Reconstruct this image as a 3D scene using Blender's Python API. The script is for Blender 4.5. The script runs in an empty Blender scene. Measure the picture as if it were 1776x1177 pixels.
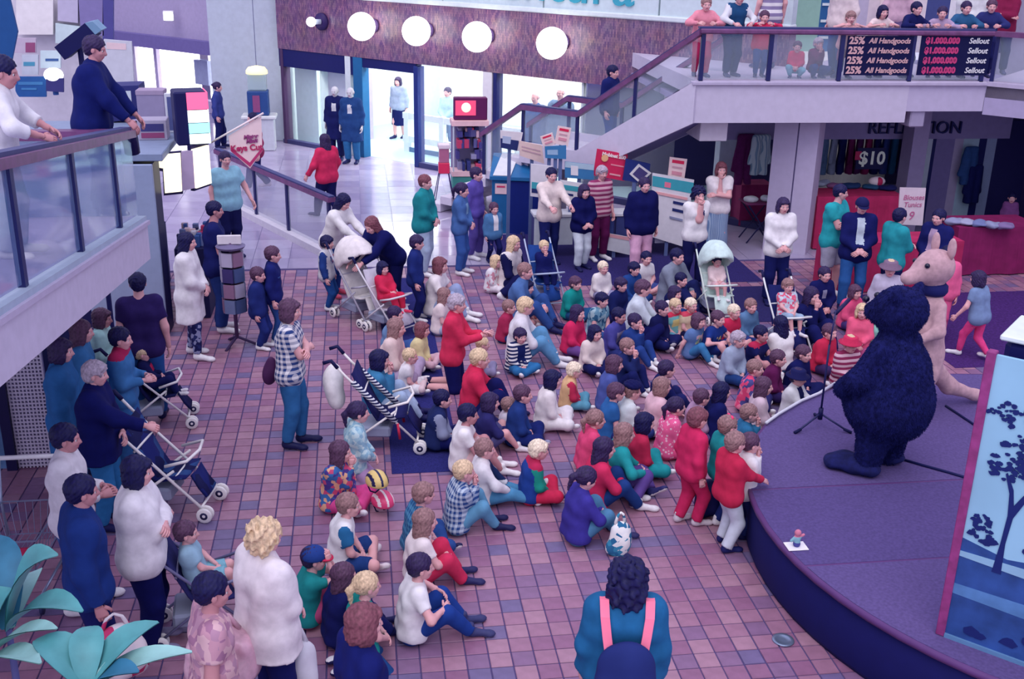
import bpy, math, random
import numpy as np
from mathutils import Matrix, Vector
random.seed(7); RNG = np.random.default_rng(7)
SC = bpy.context.scene
COL = SC.collection
# ------------------------------------------------------------------ camera
CAMH = 5.2; FPX = 1900.0; YAW, PITCH, ROLL = math.radians(8.2), math.radians(20.4), math.radians(1.2)
FW = np.array([math.sin(YAW)*math.cos(PITCH), math.cos(YAW)*math.cos(PITCH), -math.sin(PITCH)])
_rt = np.array([math.cos(YAW), -math.sin(YAW), 0.0]); _up = np.cross(_rt, FW)
RT = math.cos(ROLL)*_rt + math.sin(ROLL)*_up
UP = -math.sin(ROLL)*_rt + math.cos(ROLL)*_up
CPOS = np.array([0, 0, CAMH])
cam_data = bpy.data.cameras.new('camera'); cam = bpy.data.objects.new('camera', cam_data); COL.objects.link(cam)
cam_data.sensor_width = 36.0; cam_data.lens = FPX/1776*36.0; cam_data.clip_end = 200
M = Matrix.Identity(4)
for i in range(3):
    M[i][0] = RT[i]; M[i][1] = UP[i]; M[i][2] = -FW[i]; M[i][3] = CPOS[i]
cam.matrix_world = M
SC.camera = cam
# ------------------------------------------------------------------ light and exposure
SC.view_settings.view_transform = 'Standard'; SC.view_settings.look = 'None'
SC.view_settings.gamma = 1.0; SC.view_settings.use_curve_mapping = False
SC.view_settings.exposure = 0.62
world = bpy.data.worlds.new('world'); SC.world = world; world.use_nodes = True
_bg = world.node_tree.nodes['Background']; _bg.inputs[0].default_value = (0.72, 0.70, 1.0, 1); _bg.inputs[1].default_value = 0.80
sun_d = bpy.data.lights.new('skylight_sun', 'SUN'); sun_d.energy = 0.9; sun_d.angle = math.radians(50); sun_d.color = (1.0, 0.94, 0.98)
sun = bpy.data.objects.new('skylight_sun', sun_d); COL.objects.link(sun)
sun.rotation_euler = (math.radians(28), math.radians(-14), 0)   # soft daylight from the roof lights, from behind the viewer
def area_light(name, loc, rot, sx, sy, power, col=(1, 1, 1)):
    d = bpy.data.lights.new(name, 'AREA'); d.shape = 'RECTANGLE'; d.size = sx; d.size_y = sy; d.energy = power; d.color = col
    o = bpy.data.objects.new(name, d); COL.objects.link(o); o.location = loc; o.rotation_euler = rot
    return o

# ------------------------------------------------------------------ pixel helpers (photo taken as 1776 x 1177)
def ray(x, y):
    d = FW + RT*(x-888)/FPX - UP*(y-588.5)/FPX
    return d/np.linalg.norm(d)
def at_z(x, y, z=0.0):
    d = ray(x, y); return CPOS + d*((z-CAMH)/d[2])
def at_plane(x, y, n, k):
    n = np.array(n, float); d = ray(x, y); return CPOS + d*((k-n@CPOS)/(n@d))
def at_Y(x, y, Y): return at_plane(x, y, (0, 1, 0), Y)
def at_X(x, y, X): return at_plane(x, y, (1, 0, 0), X)
def to_px(p):
    d = np.asarray(p, float)-CPOS; z = d@FW
    return 888+FPX*(d@RT)/z, 588.5-FPX*(d@UP)/z, z

# ------------------------------------------------------------------ materials
def s2l(c): return c/12.92 if c <= 0.04045 else ((c+0.055)/1.055)**2.4
TINT = (0.90, 0.93, 1.10)
def lin(h, k=1.0):
    r = [s2l(int(h[i:i+2], 16)/255) for i in (0, 2, 4)]
    return tuple(min(max(v/t*k, 0.0), 0.93) for v, t in zip(r, TINT))+(1.0,)
_mats = {}
def mat(h, rough=0.75, spec=0.25, metal=0.0, noise=0.05, scale=9.0, bump=0.0, emit=None, estr=0.0, coat=0.0):
    key = ('m', h, rough, spec, metal, noise, scale, bump, emit, estr, coat)
    if key in _mats: return _mats[key]
    m = bpy.data.materials.new('mat_'+h); m.use_nodes = True; nt = m.node_tree; b = nt.nodes['Principled BSDF']
    c = lin(h)
    b.inputs['Roughness'].default_value = rough; b.inputs['Metallic'].default_value = metal
    b.inputs['Specular IOR Level'].default_value = spec
    if coat: b.inputs['Coat Weight'].default_value = coat; b.inputs['Coat Roughness'].default_value = 0.1
    if noise:
        tc = nt.nodes.new('ShaderNodeTexCoord'); n = nt.nodes.new('ShaderNodeTexNoise'); n.inputs['Scale'].default_value = scale; n.inputs['Detail'].default_value = 4
        nt.links.new(tc.outputs['Object'], n.inputs['Vector'])
        r = nt.nodes.new('ShaderNodeMapRange'); r.inputs[1].default_value = 0.3; r.inputs[2].default_value = 0.7
        r.inputs[3].default_value = 1-noise; r.inputs[4].default_value = 1+noise
        nt.links.new(n.outputs['Fac'], r.inputs[0])
        mx = nt.nodes.new('ShaderNodeMix'); mx.data_type = 'RGBA'; mx.blend_type = 'MULTIPLY'; mx.inputs[0].default_value = 1
        mx.inputs[6].default_value = c; nt.links.new(r.outputs[0], mx.inputs[7]); nt.links.new(mx.outputs[2], b.inputs['Base Color'])
        if bump:
            bp = nt.nodes.new('ShaderNodeBump'); bp.inputs['Strength'].default_value = bump; nt.links.new(n.outputs['Fac'], bp.inputs['Height']); nt.links.new(bp.outputs[0], b.inputs['Normal'])
    else: b.inputs['Base Color'].default_value = c
    if emit:
        b.inputs['Emission Color'].default_value = lin(emit); b.inputs['Emission Strength'].default_value = estr
    _mats[key] = m; return m
def pat(kind, cols, scale=20.0, rough=0.8):
    """procedural cloth / print patterns in object space"""
    key = ('p', kind, tuple(cols), scale)
    if key in _mats: return _mats[key]
    m = bpy.data.materials.new('pattern_'+kind); m.use_nodes = True; nt = m.node_tree; b = nt.nodes['Principled BSDF']
    b.inputs['Roughness'].default_value = rough; b.inputs['Specular IOR Level'].default_value = 0.2
    N = nt.nodes.new; L = nt.links.new
    tc = N('ShaderNodeTexCoord'); sx = N('ShaderNodeSeparateXYZ'); L(tc.outputs['Object'], sx.inputs[0])
    def math_(op, a, v=None, w=None):
        n = N('ShaderNodeMath'); n.operation = op
        for i, q in enumerate((a, v, w)):
            if q is None: continue
            if isinstance(q, (int, float)): n.inputs[i].default_value = q
            else: L(q, n.inputs[i])
        return n.outputs[0]
    def mix(f, a, c):
        n = N('ShaderNodeMix'); n.data_type = 'RGBA'
        L(f, n.inputs[0])
        for i, q in ((6, a), (7, c)):
            if isinstance(q, str): n.inputs[i].default_value = lin(q)
            else: L(q, n.inputs[i])
        return n.outputs[2]
    def stripes(ax, sc, duty=0.5):
        return math_('LESS_THAN', math_('FRACT', math_('MULTIPLY', ax, sc)), duty)
    if kind == 'stripe':
        out = mix(stripes(sx.outputs['Z'], scale), cols[0], cols[1])
    elif kind == 'vstripe':
        out = mix(stripes(math_('ADD', sx.outputs['X'], sx.outputs['Y']), scale), cols[0], cols[1])
    elif kind == 'plaid':
        u = math_('ADD', sx.outputs['X'], math_('MULTIPLY', sx.outputs['Y'], 0.8))
        a = stripes(u, scale); c2 = stripes(sx.outputs['Z'], scale)
        s = math_('MULTIPLY', math_('ADD', a, c2), 0.5)
        out = mix(s, cols[0], cols[1])
    elif kind in ('floral', 'print', 'camo', 'dots'):
        v = N('ShaderNodeTexVoronoi'); v.inputs['Scale'].default_value = scale; L(tc.outputs['Object'], v.inputs['Vector'])
        if kind == 'dots':
            out = mix(math_('LESS_THAN', v.outputs['Distance'], 0.32), cols[0], cols[1])
        else:
            cr = N('ShaderNodeValToRGB'); cr.color_ramp.interpolation = 'CONSTANT'
            sp = N('ShaderNodeSeparateColor'); L(v.outputs['Color'], sp.inputs[0]); L(sp.outputs[0], cr.inputs[0])
            e = cr.color_ramp.elements
            e[0].color = lin(cols[0]); e[0].position = 0; e[1].color = lin(cols[1]); e[1].position = 1/len(cols)
            for i in range(2, len(cols)):
                q = e.new(i/len(cols)); q.color = lin(cols[i])
            out = cr.outputs[0]
    elif kind == 'grid':
        u = math_('ADD', sx.outputs['X'], sx.outputs['Y'])
        a = math_('MAXIMUM', stripes(u, scale, 0.3), stripes(sx.outputs['Z'], scale, 0.3)); out = mix(a, cols[0], cols[1])
    L(out, b.inputs['Base Color'])
    _mats[key] = m; return m
def glass(h='b8c4e0', alpha=0.18, rough=0.05):
    key = ('g', h, alpha)
    if key in _mats: return _mats[key]
    m = bpy.data.materials.new('glass_sheet'); m.use_nodes = True; nt = m.node_tree; b = nt.nodes['Principled BSDF']
    b.inputs['Base Color'].default_value = lin(h); b.inputs['Roughness'].default_value = rough; b.inputs['Alpha'].default_value = alpha
    b.inputs['Specular IOR Level'].default_value = 0.5
    _mats[key] = m; return m
def emis(h, s):
    key = ('e', h, s)
    if key in _mats: return _mats[key]
    m = bpy.data.materials.new('lit_'+h); m.use_nodes = True; nt = m.node_tree; b = nt.nodes['Principled BSDF']
    b.inputs['Base Color'].default_value = lin(h); b.inputs['Emission Color'].default_value = lin(h); b.inputs['Emission Strength'].default_value = s
    _mats[key] = m; return m

# ------------------------------------------------------------------ mesh building
class MB:
    """collects vertices / faces (with material slots) for ONE mesh object"""
    def __init__(s): s.v = []; s.f = []; s.m = []; s.n = 0
    def add(s, v, f, mi=0):
        v = np.asarray(v, float).reshape(-1, 3); s.v.append(v)
        for q in f: s.f.append(tuple(int(i)+s.n for i in q)); s.m.append(mi)
        s.n += len(v); return s
    def box(s, lo, hi, mi=0, bev=0.0, R=None, T=None):
        x0, y0, z0 = lo; x1, y1, z1 = hi
        if bev > 0:
            b = min(bev, (x1-x0)*.45, (y1-y0)*.45, (z1-z0)*.45)
            v = []
            for z, i in ((z0, b), (z0+b, 0), (z1-b, 0), (z1, b)):
                e = [(x0+b, y0+i), (x1-b, y0+i), (x1-i, y0+b), (x1-i, y1-b), (x1-b, y1-i), (x0+b, y1-i), (x0+i, y1-b), (x0+i, y0+b)]
                v += [(p[0], p[1], z) for p in e]
            f = [tuple(range(7, -1, -1)), tuple(range(24, 32))]
            for l in range(3):
                for k in range(8): f.append((l*8+k, l*8+(k+1) % 8, (l+1)*8+(k+1) % 8, (l+1)*8+k))
        else:
            v = [(x, y, z) for z in (z0, z1) for y in (y0, y1) for x in (x0, x1)]
            f = [(0, 2, 3, 1), (4, 5, 7, 6), (0, 1, 5, 4), (2, 6, 7, 3), (0, 4, 6, 2), (1, 3, 7, 5)]
        v = np.array(v, float)
        if R is not None: v = v@np.asarray(R).T
        if T is not None: v = v+np.asarray(T)
        return s.add(v, f, mi)
    def tube(s, pts, r, n=8, mi=0, cap=True):
        pts = [np.asarray(p, float) for p in pts]; rr = r if hasattr(r, '__len__') else [r]*len(pts)
        v = []; prev = None
        for i, p in enumerate(pts):
            t = pts[min(i+1, len(pts)-1)]-pts[max(i-1, 0)]; t = t/(np.linalg.norm(t)+1e-9)
            a = np.array([0, 0, 1.]) if prev is None else prev
            u = a-t*(a@t)
            if np.linalg.norm(u) < 1e-3: u = np.array([1., 0, 0])-t*t[0]
            u /= np.linalg.norm(u); w = np.cross(t, u); prev = u
            for k in range(n):
                q = 2*math.pi*k/n; v.append(p+rr[i]*(math.cos(q)*u+math.sin(q)*w))
        f = []
        for i in range(len(pts)-1):
            for k in range(n): f.append((i*n+k, i*n+(k+1) % n, (i+1)*n+(k+1) % n, (i+1)*n+k))
        if cap: f += [tuple(range(n-1, -1, -1)), tuple(range((len(pts)-1)*n, len(pts)*n))]
        return s.add(v, f, mi)
    def lathe(s, prof, n=20, c=(0, 0, 0), mi=0, R=None):
        v = []; f = []
        for r, z in prof:
            for k in range(n):
                q = 2*math.pi*k/n; v.append((r*math.cos(q), r*math.sin(q), z))
        for i in range(len(prof)-1):
            for k in range(n): f.append((i*n+k, i*n+(k+1) % n, (i+1)*n+(k+1) % n, (i+1)*n+k))
        f += [tuple(range(n-1, -1, -1)), tuple(range((len(prof)-1)*n, len(prof)*n))]
        v = np.array(v)
        if R is not None: v = v@np.asarray(R).T
        return s.add(v+np.asarray(c), f, mi)
    def sphere(s, c, r, n=12, m=8, mi=0, R=None):
        r = np.array(r if hasattr(r, '__len__') else (r, r, r), float)
        pr = [(math.sin(math.pi*(i+.02)/(m+.04)), -math.cos(math.pi*(i+.02)/(m+.04))) for i in range(m+1)]
        b = MB().lathe(pr, n); v = b.v[0]*r
        if R is not None: v = v@np.asarray(R).T
        return s.add(v+np.asarray(c), b.f, mi)
    def prism(s, poly, vec, mi=0):
        """polygon (3D points, planar) extruded by vec"""
        p = np.array(poly, float); n = len(p); v = np.vstack([p, p+np.asarray(vec, float)])
        f = [tuple(range(n-1, -1, -1)), tuple(range(n, 2*n))]+[(i, (i+1) % n, n+(i+1) % n, n+i) for i in range(n)]
        return s.add(v, f, mi)
    def mesh(s, name, mats, smooth=False):
        me = bpy.data.meshes.new(name); V = np.vstack(s.v)
        me.from_pydata(V.tolist(), [], s.f)
        for q in (mats if isinstance(mats, (list, tuple)) else [mats]): me.materials.append(q)
        if len(me.polygons) and any(s.m): me.polygons.foreach_set('material_index', np.array(s.m, dtype=np.int32))
        if smooth: me.polygons.foreach_set('use_smooth', np.ones(len(me.polygons), dtype=bool))
        me.update(); return me
    def build(s, name, mats, parent=None, smooth=False, **tags):
        o = bpy.data.objects.new(name, s.mesh(name, mats, smooth)); COL.objects.link(o)
        if parent is not None: o.parent = parent
        for k, q in tags.items(): o[k] = q
        return o
def fix_normals(me):
    import bmesh
    b = bmesh.new(); b.from_mesh(me); bmesh.ops.recalc_face_normals(b, faces=b.faces); b.to_mesh(me); b.free()
def empty(name, loc=(0, 0, 0), rz=0.0, label=None, category=None, group=None, kind=None):
    o = bpy.data.objects.new(name, None); COL.objects.link(o); o.location = [float(q) for q in loc]; o.rotation_euler = (0, 0, rz); o.empty_display_size = 0.1
    if label: o['label'] = label
    if category: o['category'] = category
    if group: o['group'] = group
    if kind: o['kind'] = kind
    return o
def thing(mb, name, mats, label, category, group=None, smooth=False, kind=None):
    o = mb.build(name, mats, None, smooth); o['label'] = label; o['category'] = category
    if group: o['group'] = group
    if kind: o['kind'] = kind
    return o
def struct(mb, name, mats, parent=None, smooth=False):
    o = mb.build(name, mats, parent, smooth)
    if parent is None: o['kind'] = 'structure'
    return o
def rotz(a): c, s_ = math.cos(a), math.sin(a); return np.array([[c, -s_, 0], [s_, c, 0], [0, 0, 1.]])
def frame(x, y, z): return np.array([x, y, z], float).T
_txt_cache = {}
def text_obj(name, body, size, m, parent, loc, xdir, updir, ext=0.004, align='CENTER', shear=0.0, bold=0.0, ay='CENTER'):
    cu = bpy.data.curves.new('t', 'FONT'); cu.body = body; cu.size = size; cu.extrude = ext; cu.align_x = align; cu.align_y = ay; cu.shear = shear; cu.offset = bold; cu.resolution_u = 3
    o = bpy.data.objects.new('t', cu); COL.objects.link(o)
    dg = bpy.context.evaluated_depsgraph_get(); me = bpy.data.meshes.new_from_object(o.evaluated_get(dg))
    bpy.data.objects.remove(o); bpy.data.curves.remove(cu)
    me.materials.clear(); me.materials.append(m); me.name = name
    t = bpy.data.objects.new(name, me); COL.objects.link(t)
    x = np.array(xdir, float); x /= np.linalg.norm(x); u = np.array(updir, float); u -= x*(u@x); u /= np.linalg.norm(u); z = np.cross(x, u)
    W = Matrix.Identity(4)
    for i in range(3): W[i][0] = x[i]; W[i][1] = u[i]; W[i][2] = z[i]; W[i][3] = loc[i]
    if parent is not None:
        t.parent = parent
    t.matrix_local = W
    return t
# ================================================================== STRUCTURE
TP = 0.175                                   # tile pitch
TILE_M = [mat('966e8e', 0.42, 0.4, noise=.12), mat('8a6086', 0.42, 0.4, noise=.12), mat('80628c', 0.42, 0.4, noise=.12), mat('6c6090', 0.42, 0.4, noise=.12), mat('a07a96', .42, .4, noise=.12)]
STG_C = np.array([6.42, 7.70]); STG_R = 3.12; STG_H = 0.57
fl = empty('floor', kind='structure')
b = MB().box((-8.5, 2.0, -0.25), (12.6, 17.42, -0.007)); struct(b, 'grout_bed', mat('4d4478', .9), fl)
def tile_mesh(i):
    h = TP/2-0.0045
    return MB().box((-h, -h, -0.02), (h, h, 0.0), bev=0.004).mesh('tile', TILE_M[i])
_tm = [tile_mesh(i) for i in range(5)]
cells = []
for ix in range(int(-8.4/TP), int(12.5/TP)):
    for iy in range(int(2.1/TP), int(17.4/TP)):
        x, y = (ix+.5)*TP, (iy+.5)*TP
        if np.hypot(x-STG_C[0], y-STG_C[1]) < STG_R-0.25: continue
        if x < -5.2 or (y < 5.0 and not -2.5 < x < 5): continue
        px, py, z = to_px((x, y, 0))
        vis = -20 < px < 1796 and -20 < py < 1190
        r = RNG.random(); mi = 0 if r < .34 else 1 if r < .56 else 2 if r < .74 else 3 if r < .86 else 4
        open_floor = vis and not (px < 300 and py > 560) and not (470 < px < 860 and py > 860 and px < 690) and not (px > 1290)
        cells.append((z if open_floor else 99+z, x, y, mi))
cells.sort()
for z, x, y, mi in cells[:300]:
    o = bpy.data.objects.new('tile', _tm[mi]); COL.objects.link(o); o.parent = fl; o.location = (x, y, float(RNG.uniform(-.0008, .0008)))
b = MB()
h = TP/2-0.0045
for z, x, y, mi in cells[300:]:
    zz = RNG.uniform(-.0008, .0008)
    b.add([(x-h, y-h, zz-.012), (x+h, y-h, zz-.012), (x+h, y+h, zz-.012), (x-h, y+h, zz-.012), (x-h+.003, y-h+.003, zz), (x+h-.003, y-h+.003, zz), (x+h-.003, y+h-.003, zz), (x-h+.003, y+h-.003, zz)],
          [(4, 5, 6, 7), (0, 1, 5, 4), (1, 2, 6, 5), (2, 3, 7, 6), (3, 0, 4, 7)], mi)
o = b.build('tile_field', TILE_M, fl); o['kind'] = 'stuff'
# polished floor further back, in big slabs
fb = empty('floor_back', kind='structure')
struct(MB().box((-14, 17.42, -0.25), (16, 46, -0.006)), 'slab_bed', mat('6f6a9c', .6), fb)
slabm = [mat('a099c2', .14, .6, noise=.08, scale=3), mat('9890bc', .14, .6, noise=.08, scale=3), mat('a8a2ca', .16, .6, noise=.08, scale=3)]
sl = [MB().box((.004, .004, -.02), (.596, .596, 0)).mesh('slab', q) for q in slabm]
rest = MB()
for ix in range(-20, 18):
    for iy in range(0, 34):
        x, y = ix*.6, 17.42+iy*.6
        if x+y > 27.4: continue
        if -5.5 < x < 2.4 and y < 27.5:
            o = bpy.data.objects.new('slab', sl[RNG.integers(3)]); COL.objects.link(o); o.parent = fb; o.location = (x, y, 0)
        else: rest.box((x+.004, y+.004, -.02), (x+.596, y+.596, 0))
o = rest.build('slab_field', slabm[0], fb); o['kind'] = 'stuff'
# runner mat and dark display carpet
thing(MB().box((.24, 10.04, .0), (.96, 16.75, .006), bev=.003), 'runner_mat', mat('2a2c70', .95, .1, noise=.25, scale=60), 'long navy runner mat under the umbrella stroller and the children', 'mat')
thing(MB().box((2.3, 16.15, .0), (6.4, 19.3, .008), bev=.004), 'display_carpet', mat('2f2a68', .95, .1, noise=.25, scale=50), 'dark navy carpet under the poster boards by the stairs', 'carpet')
thing(MB().box((5.35, 14.25, .0), (6.75, 15.9, .010), bev=.004), 'floor_mat', mat('2c2960', .95, .1, noise=.2, scale=50), 'dark mat on the tiles behind the white stroller', 'mat')
b = MB().lathe([(.02, .004), (.055, .006), (.058, .009), (.085, .010), (.088, .002)], 20)
g = thing(b, 'floor_drain', mat('7f90b4', .35, .5, .6), 'round metal floor cap in the tiles near the stage', 'drain', smooth=True)
p = at_z(1358, 1110); g.location = (p[0], p[1], 0)

thing(MB().box((7.6, 12.3, .0), (12.4, 15.35, .006), bev=.003), 'carpet', mat('43286c', .9, .1, noise=.3, scale=30), 'dark plum floor patch in front of the dark red table at the right', 'carpet')  # thin plum sheet that darkens this zone of the tiles
# ---- stage
st = empty('stage', (STG_C[0], STG_C[1], 0), label='low round stage with dark carpet top and black skirt', category='stage')
b = MB().lathe([(STG_R-.05, 0), (STG_R-.03, .05), (STG_R-.03, STG_H-.05), (STG_R-.05, STG_H-.04)], 72); b.build('skirt', mat('0d1058', .8), st, True)
b = MB().lathe([(STG_R-.06, STG_H-.06), (STG_R, STG_H-.055), (STG_R+.005, STG_H-.03), (STG_R, STG_H-.006), (STG_R-.06, STG_H-.004)], 72); b.build('edge_trim', mat('5a3a78', .5), st, True)
# carpet decks in two halves with a dark joint, as on the photo
def deck(a0, a1, name):
    n = 48; R_ = STG_R-.03
    m = MB(); poly = []
    for q in range(n+1):
        a = a0+(a1-a0)*q/n; poly.append((R_*math.cos(a), R_*math.sin(a), STG_H-.03))
    m.prism(poly, (0, 0, .03)); return m.build(name, mat('5b4f88', .95, .1, noise=.15, scale=40), st)
deck(math.radians(12), math.radians(168), 'deck_panel'); deck(math.radians(-168), math.radians(-12), 'deck_panel')
m = MB(); R_ = STG_R-.03
poly = [(R_*math.cos(math.radians(a)), R_*math.sin(math.radians(a)), STG_H-.032) for a in (-11.5, 0, 11.5, 168.5, 174, 180, 186, 191.5)]
m.prism(poly, (0, 0, .03)); m.build('deck_panel', mat('554a84', .95, .1, noise=.15, scale=40), st)

# ---- shop front wall at 45 degrees (local x along the wall, y into the shop)
S0 = np.array([-1.84, 28.79]); RZ = -math.pi/4; R2 = math.sqrt(.5)
def shop(px, py, yl=0.0):
    k = 26.95+yl/R2
    P = at_plane(px, py, (1, 1, 0), k)
    return ((P[0]-S0[0])-(P[1]-S0[1]))*R2-0.0, P[2]
def shop_world(u, yl, z=0.0): return np.array([S0[0]+u*R2+yl*R2, S0[1]-u*R2+yl*R2, z])
wb = empty('wall_back', (S0[0], S0[1], 0), RZ, kind='structure')
def mosaic():
    m = bpy.data.materials.new('mosaic'); m.use_nodes = True; nt = m.node_tree; bs = nt.nodes['Principled BSDF']; N = nt.nodes.new; L = nt.links.new
    tc = N('ShaderNodeTexCoord'); mp = N('ShaderNodeMapping'); L(tc.outputs['Object'], mp.inputs[0]); mp.inputs['Rotation'].default_value = (math.radians(90), 0, 0)
    sx = N('ShaderNodeSeparateXYZ'); L(tc.outputs['Object'], sx.inputs[0]); cx = N('ShaderNodeCombineXYZ'); L(sx.outputs['Z'], cx.inputs[0]); L(sx.outputs['X'], cx.inputs[1])
    br = N('ShaderNodeTexBrick'); L(cx.outputs[0], br.inputs['Vector']); br.inputs['Scale'].default_value = 1.0
    br.inputs['Brick Width'].default_value = .10; br.inputs['Row Height'].default_value = .035; br.inputs['Mortar Size'].default_value = .003; br.inputs['Bias'].default_value = -.1
    br.inputs['Color1'].default_value = lin('8d6a86'); br.inputs['Color2'].default_value = lin('54386c'); br.inputs['Mortar'].default_value = lin('4a3868')
    nz = N('ShaderNodeTexNoise'); nz.inputs['Scale'].default_value = 3; L(tc.outputs['Object'], nz.inputs['Vector'])
    mx = N('ShaderNodeMix'); mx.data_type = 'RGBA'; mx.blend_type = 'OVERLAY'; mx.inputs[0].default_value = .35; L(br.outputs['Color'], mx.inputs[6]); L(nz.outputs['Color'], mx.inputs[7]); L(mx.outputs[2], bs.inputs['Base Color'])
    bp = N('ShaderNodeBump'); bp.inputs['Strength'].default_value = .4; L(br.outputs['Fac'], bp.inputs['Height']); L(bp.outputs[0], bs.inputs['Normal'])
    bs.inputs['Roughness'].default_value = .28; bs.inputs['Specular IOR Level'].default_value = .5
    return m
MB().box((0, -.12, 2.36), (13.5, .12, 3.66)).build('mosaic_fascia', mosaic(), wb)
PALE = mat('cfdcec', .5); NAVY = mat('141a62', .5); FRAME = mat('1d3f8c', .45, .5); WHITE = mat('dcdcee', .6); LILAC = mat('b9b4d6', .7); LIL2 = mat('a9a2cc', .75)
MB().box((-.0, -.16, 3.66), (13.5, .12, 3.76), bev=.02).build('sign_rail', PALE, wb)
for i in range(5): MB().box((i*2.7+.02, -.10, 3.76), (i*2.7+2.68, .10, 7.5)).build('sign_panel', mat('c6d8ea', .4, .4), wb)
text_obj('lettering', 'ventura', 1.25, mat('3fa3c4', .5), wb, (shop(965, 0)[0], -.12, shop(1000, 4)[1]), (1, 0, 0), (0, 0, 1), .02, ay='BOTTOM_BASELINE')
u0, z0 = shop(490, 125); u1, z1 = shop(606, 138)
MB().box((.0, -.10, 1.93), (2.62, .10, 2.36)).build('bulkhead', NAVY, wb)
# posts and door frames
def post(px, w, h=2.36, m=FRAME, d=.12):
    u, z = shop(px, 200); return MB().box((u-w/2, -d, 0), (u+w/2, d, h), bev=.01).build('post', m, wb), u
post(499, .10, m=mat('4a3560', .5)); _, uA = post(611, .18, m=PALE); _, uB = post(628, .30, m=mat('1f63a0', .4)); _, uC = post(727, .13, 2.3, mat('20307c', .4)); _, uD = post(850, .26, m=WHITE); _, uE = post(863, .10, m=mat('1c2468', .5))
MB().box((uB, -.10, 2.14), (uC, .10, 2.36)).build('door_head', NAVY, wb)
MB().box((0, -.1, 0), (uA, .06, .10)).build('sill', mat('3d3f74', .5), wb)
MB().box((uC, -.1, 0), (13.5, .06, .12)).build('sill', mat('3d3f74', .5), wb)
GL = glass('c8d4ea', .10)
for a, c in ((.08, uA-.1), (uC+.08, uD-.14), (uE+.06, uE+2.2), (uE+2.25, uE+4.4)): MB().box((a, -.02, .1), (c, -.005, 2.36 if a > 1 else 1.93)).build('glass_pane', GL, wb)
MB().box((uE+2.2, -.05, .1), (uE+2.25, .05, 2.36)).build('mullion', PALE, wb)
# shop interior
si = empty('wall_shop_interior', (S0[0], S0[1], 0), RZ, kind='structure')
MB().box((-.1, .12, -.02), (13.5, 6.2, .004)).build('shop_floor', mat('9fc0d8', .3, .5), si)
MB().box((-.1, 6.2, 0), (13.5, 6.4, 3.0)).build('rear_panel', mat('e6e6f2', .7), si)
MB().box((-.25, .12, 0), (-.1, 6.4, 3.0)).build('side_panel', mat('c4d4e6', .7), si)
MB().box((.05, .35, .0), (.85, .45, 1.93)).build('side_panel', mat('b8cfe4', .5), si)
MB().box((13.5, .12, 0), (13.6, 6.4, 3.0)).build('side_panel', mat('d8dcec', .7), si)
MB().box((-.25, .13, 2.9), (13.6, 6.4, 3.05)).build('shop_ceiling', mat('e6e6f2', .8), si)
for u in (1.5, 3.9, 6.3, 8.7, 11.1):
    for v in (.7, 2.6, 4.6):
        MB().box((u-.9, v-.14, 2.86), (u+.9, v+.14, 2.9)).build('light_tube', emis('ffffff', 22.0), si)
# white timber rail inside the shop door
rl = empty('shop_counter_rail', shop_world(uB+.3, 1.2), RZ, 'white wooden barrier rail inside the shop doorway', 'rail')
wm = mat('d3dcee', .5)
for i in range(4): MB().box((i*1.15, -.06, 0), (i*1.15+.14, .06, .98)).build('upright', wm, rl)
for z in (.25, .82): MB().box((-.05, -.045, z), (3.65, .045, z+.15)).build('rail_board', wm, rl)
MB().box((.14, -.02, 0), (3.5, .02, .12)).build('kick_board', mat('5b78a8', .6), rl)
# globe lamps
GLOBE = emis('fffdf6', 2.6)
for k, (px, py) in enumerate(((627, 46), (722, 54), (827, 64), (957, 75))):
    u, z = shop(px, py, -.55)
    g = empty('globe_lamp', shop_world(u, -.55, z), RZ, ['white globe lamp next to the bare bulb on the mosaic fascia', 'second globe lamp from the bare bulb, above the shop doorway', 'third globe lamp from the bare bulb on the mosaic fascia', 'globe lamp nearest the staircase on the mosaic fascia'][k], 'lamp', 'globe lamps on the mosaic fascia')
    MB().sphere((0, 0, 0), .315, 24, 16).build('globe', GLOBE, g, True)
    bk_ = MB().tube([(0, .25, 0), (0, .43, 0)], .06, 12).build('bracket', mat('b8b4d0', .4), g, True)
    MB().tube([(0, .38, 0), (0, .425, 0)], .15, 20).build('wall_plate', mat('55407a', .5), bk_, True)
u, z = shop(550, 38, -.3)
g = empty('bare_bulb_lamp', shop_world(u, -.3, z), RZ, 'bare lit bulb in a dark round wall plate without its globe', 'lamp')
MB().sphere((-.1, -.1, 0), .115, 16, 12).build('bulb', emis('ffffff', 3.0), g, True)
MB().tube([(-.05, -.02, 0), (.02, .1, 0)], .06, 12).build('socket', mat('b0bcd8', .4), g, True)
MB().tube([(0, .10, 0), (0, .18, 0)], .2, 24).build('wall_plate', mat('2e1f5c', .5), g, True)

# ---- tall pale column panel left of the shop, and far wall with bright windows
struct(MB().box((-3.62, 28.95, 0), (-1.86, 29.6, 9), bev=.02), 'column', mat('b4c0da', .6))
KF = 29.2
def farw(px, py):
    P_ = at_plane(px, py, (1, 1, 0), KF); return (P_[0]-(-4.4))*2*R2-((P_[0]+P_[1])-KF)*R2, P_[2]
wl = empty('wall_far', (-4.4, KF+4.4, 0), RZ, kind='structure')
fw = mat('a79fca', .75)
ub, zb_ = farw(195, 52); _, zb2 = farw(195, 73)
MB().box((-14, .0, zb2), (6.5, .3, 9)).build('plaster_upper', fw, wl)
MB().box((-14, -.25, zb2), (6.5, .0, zb_)).build('beam', mat('6d66a6', .6), wl)
E_ = [farw(p, 100)[0] for p in (232, 264, 269, 333, 356, 372)]
MB().box((-14, .05, 0), (E_[0], .3, zb2)).build('pier', mat('b8b4d4', .7), wl)
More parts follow.
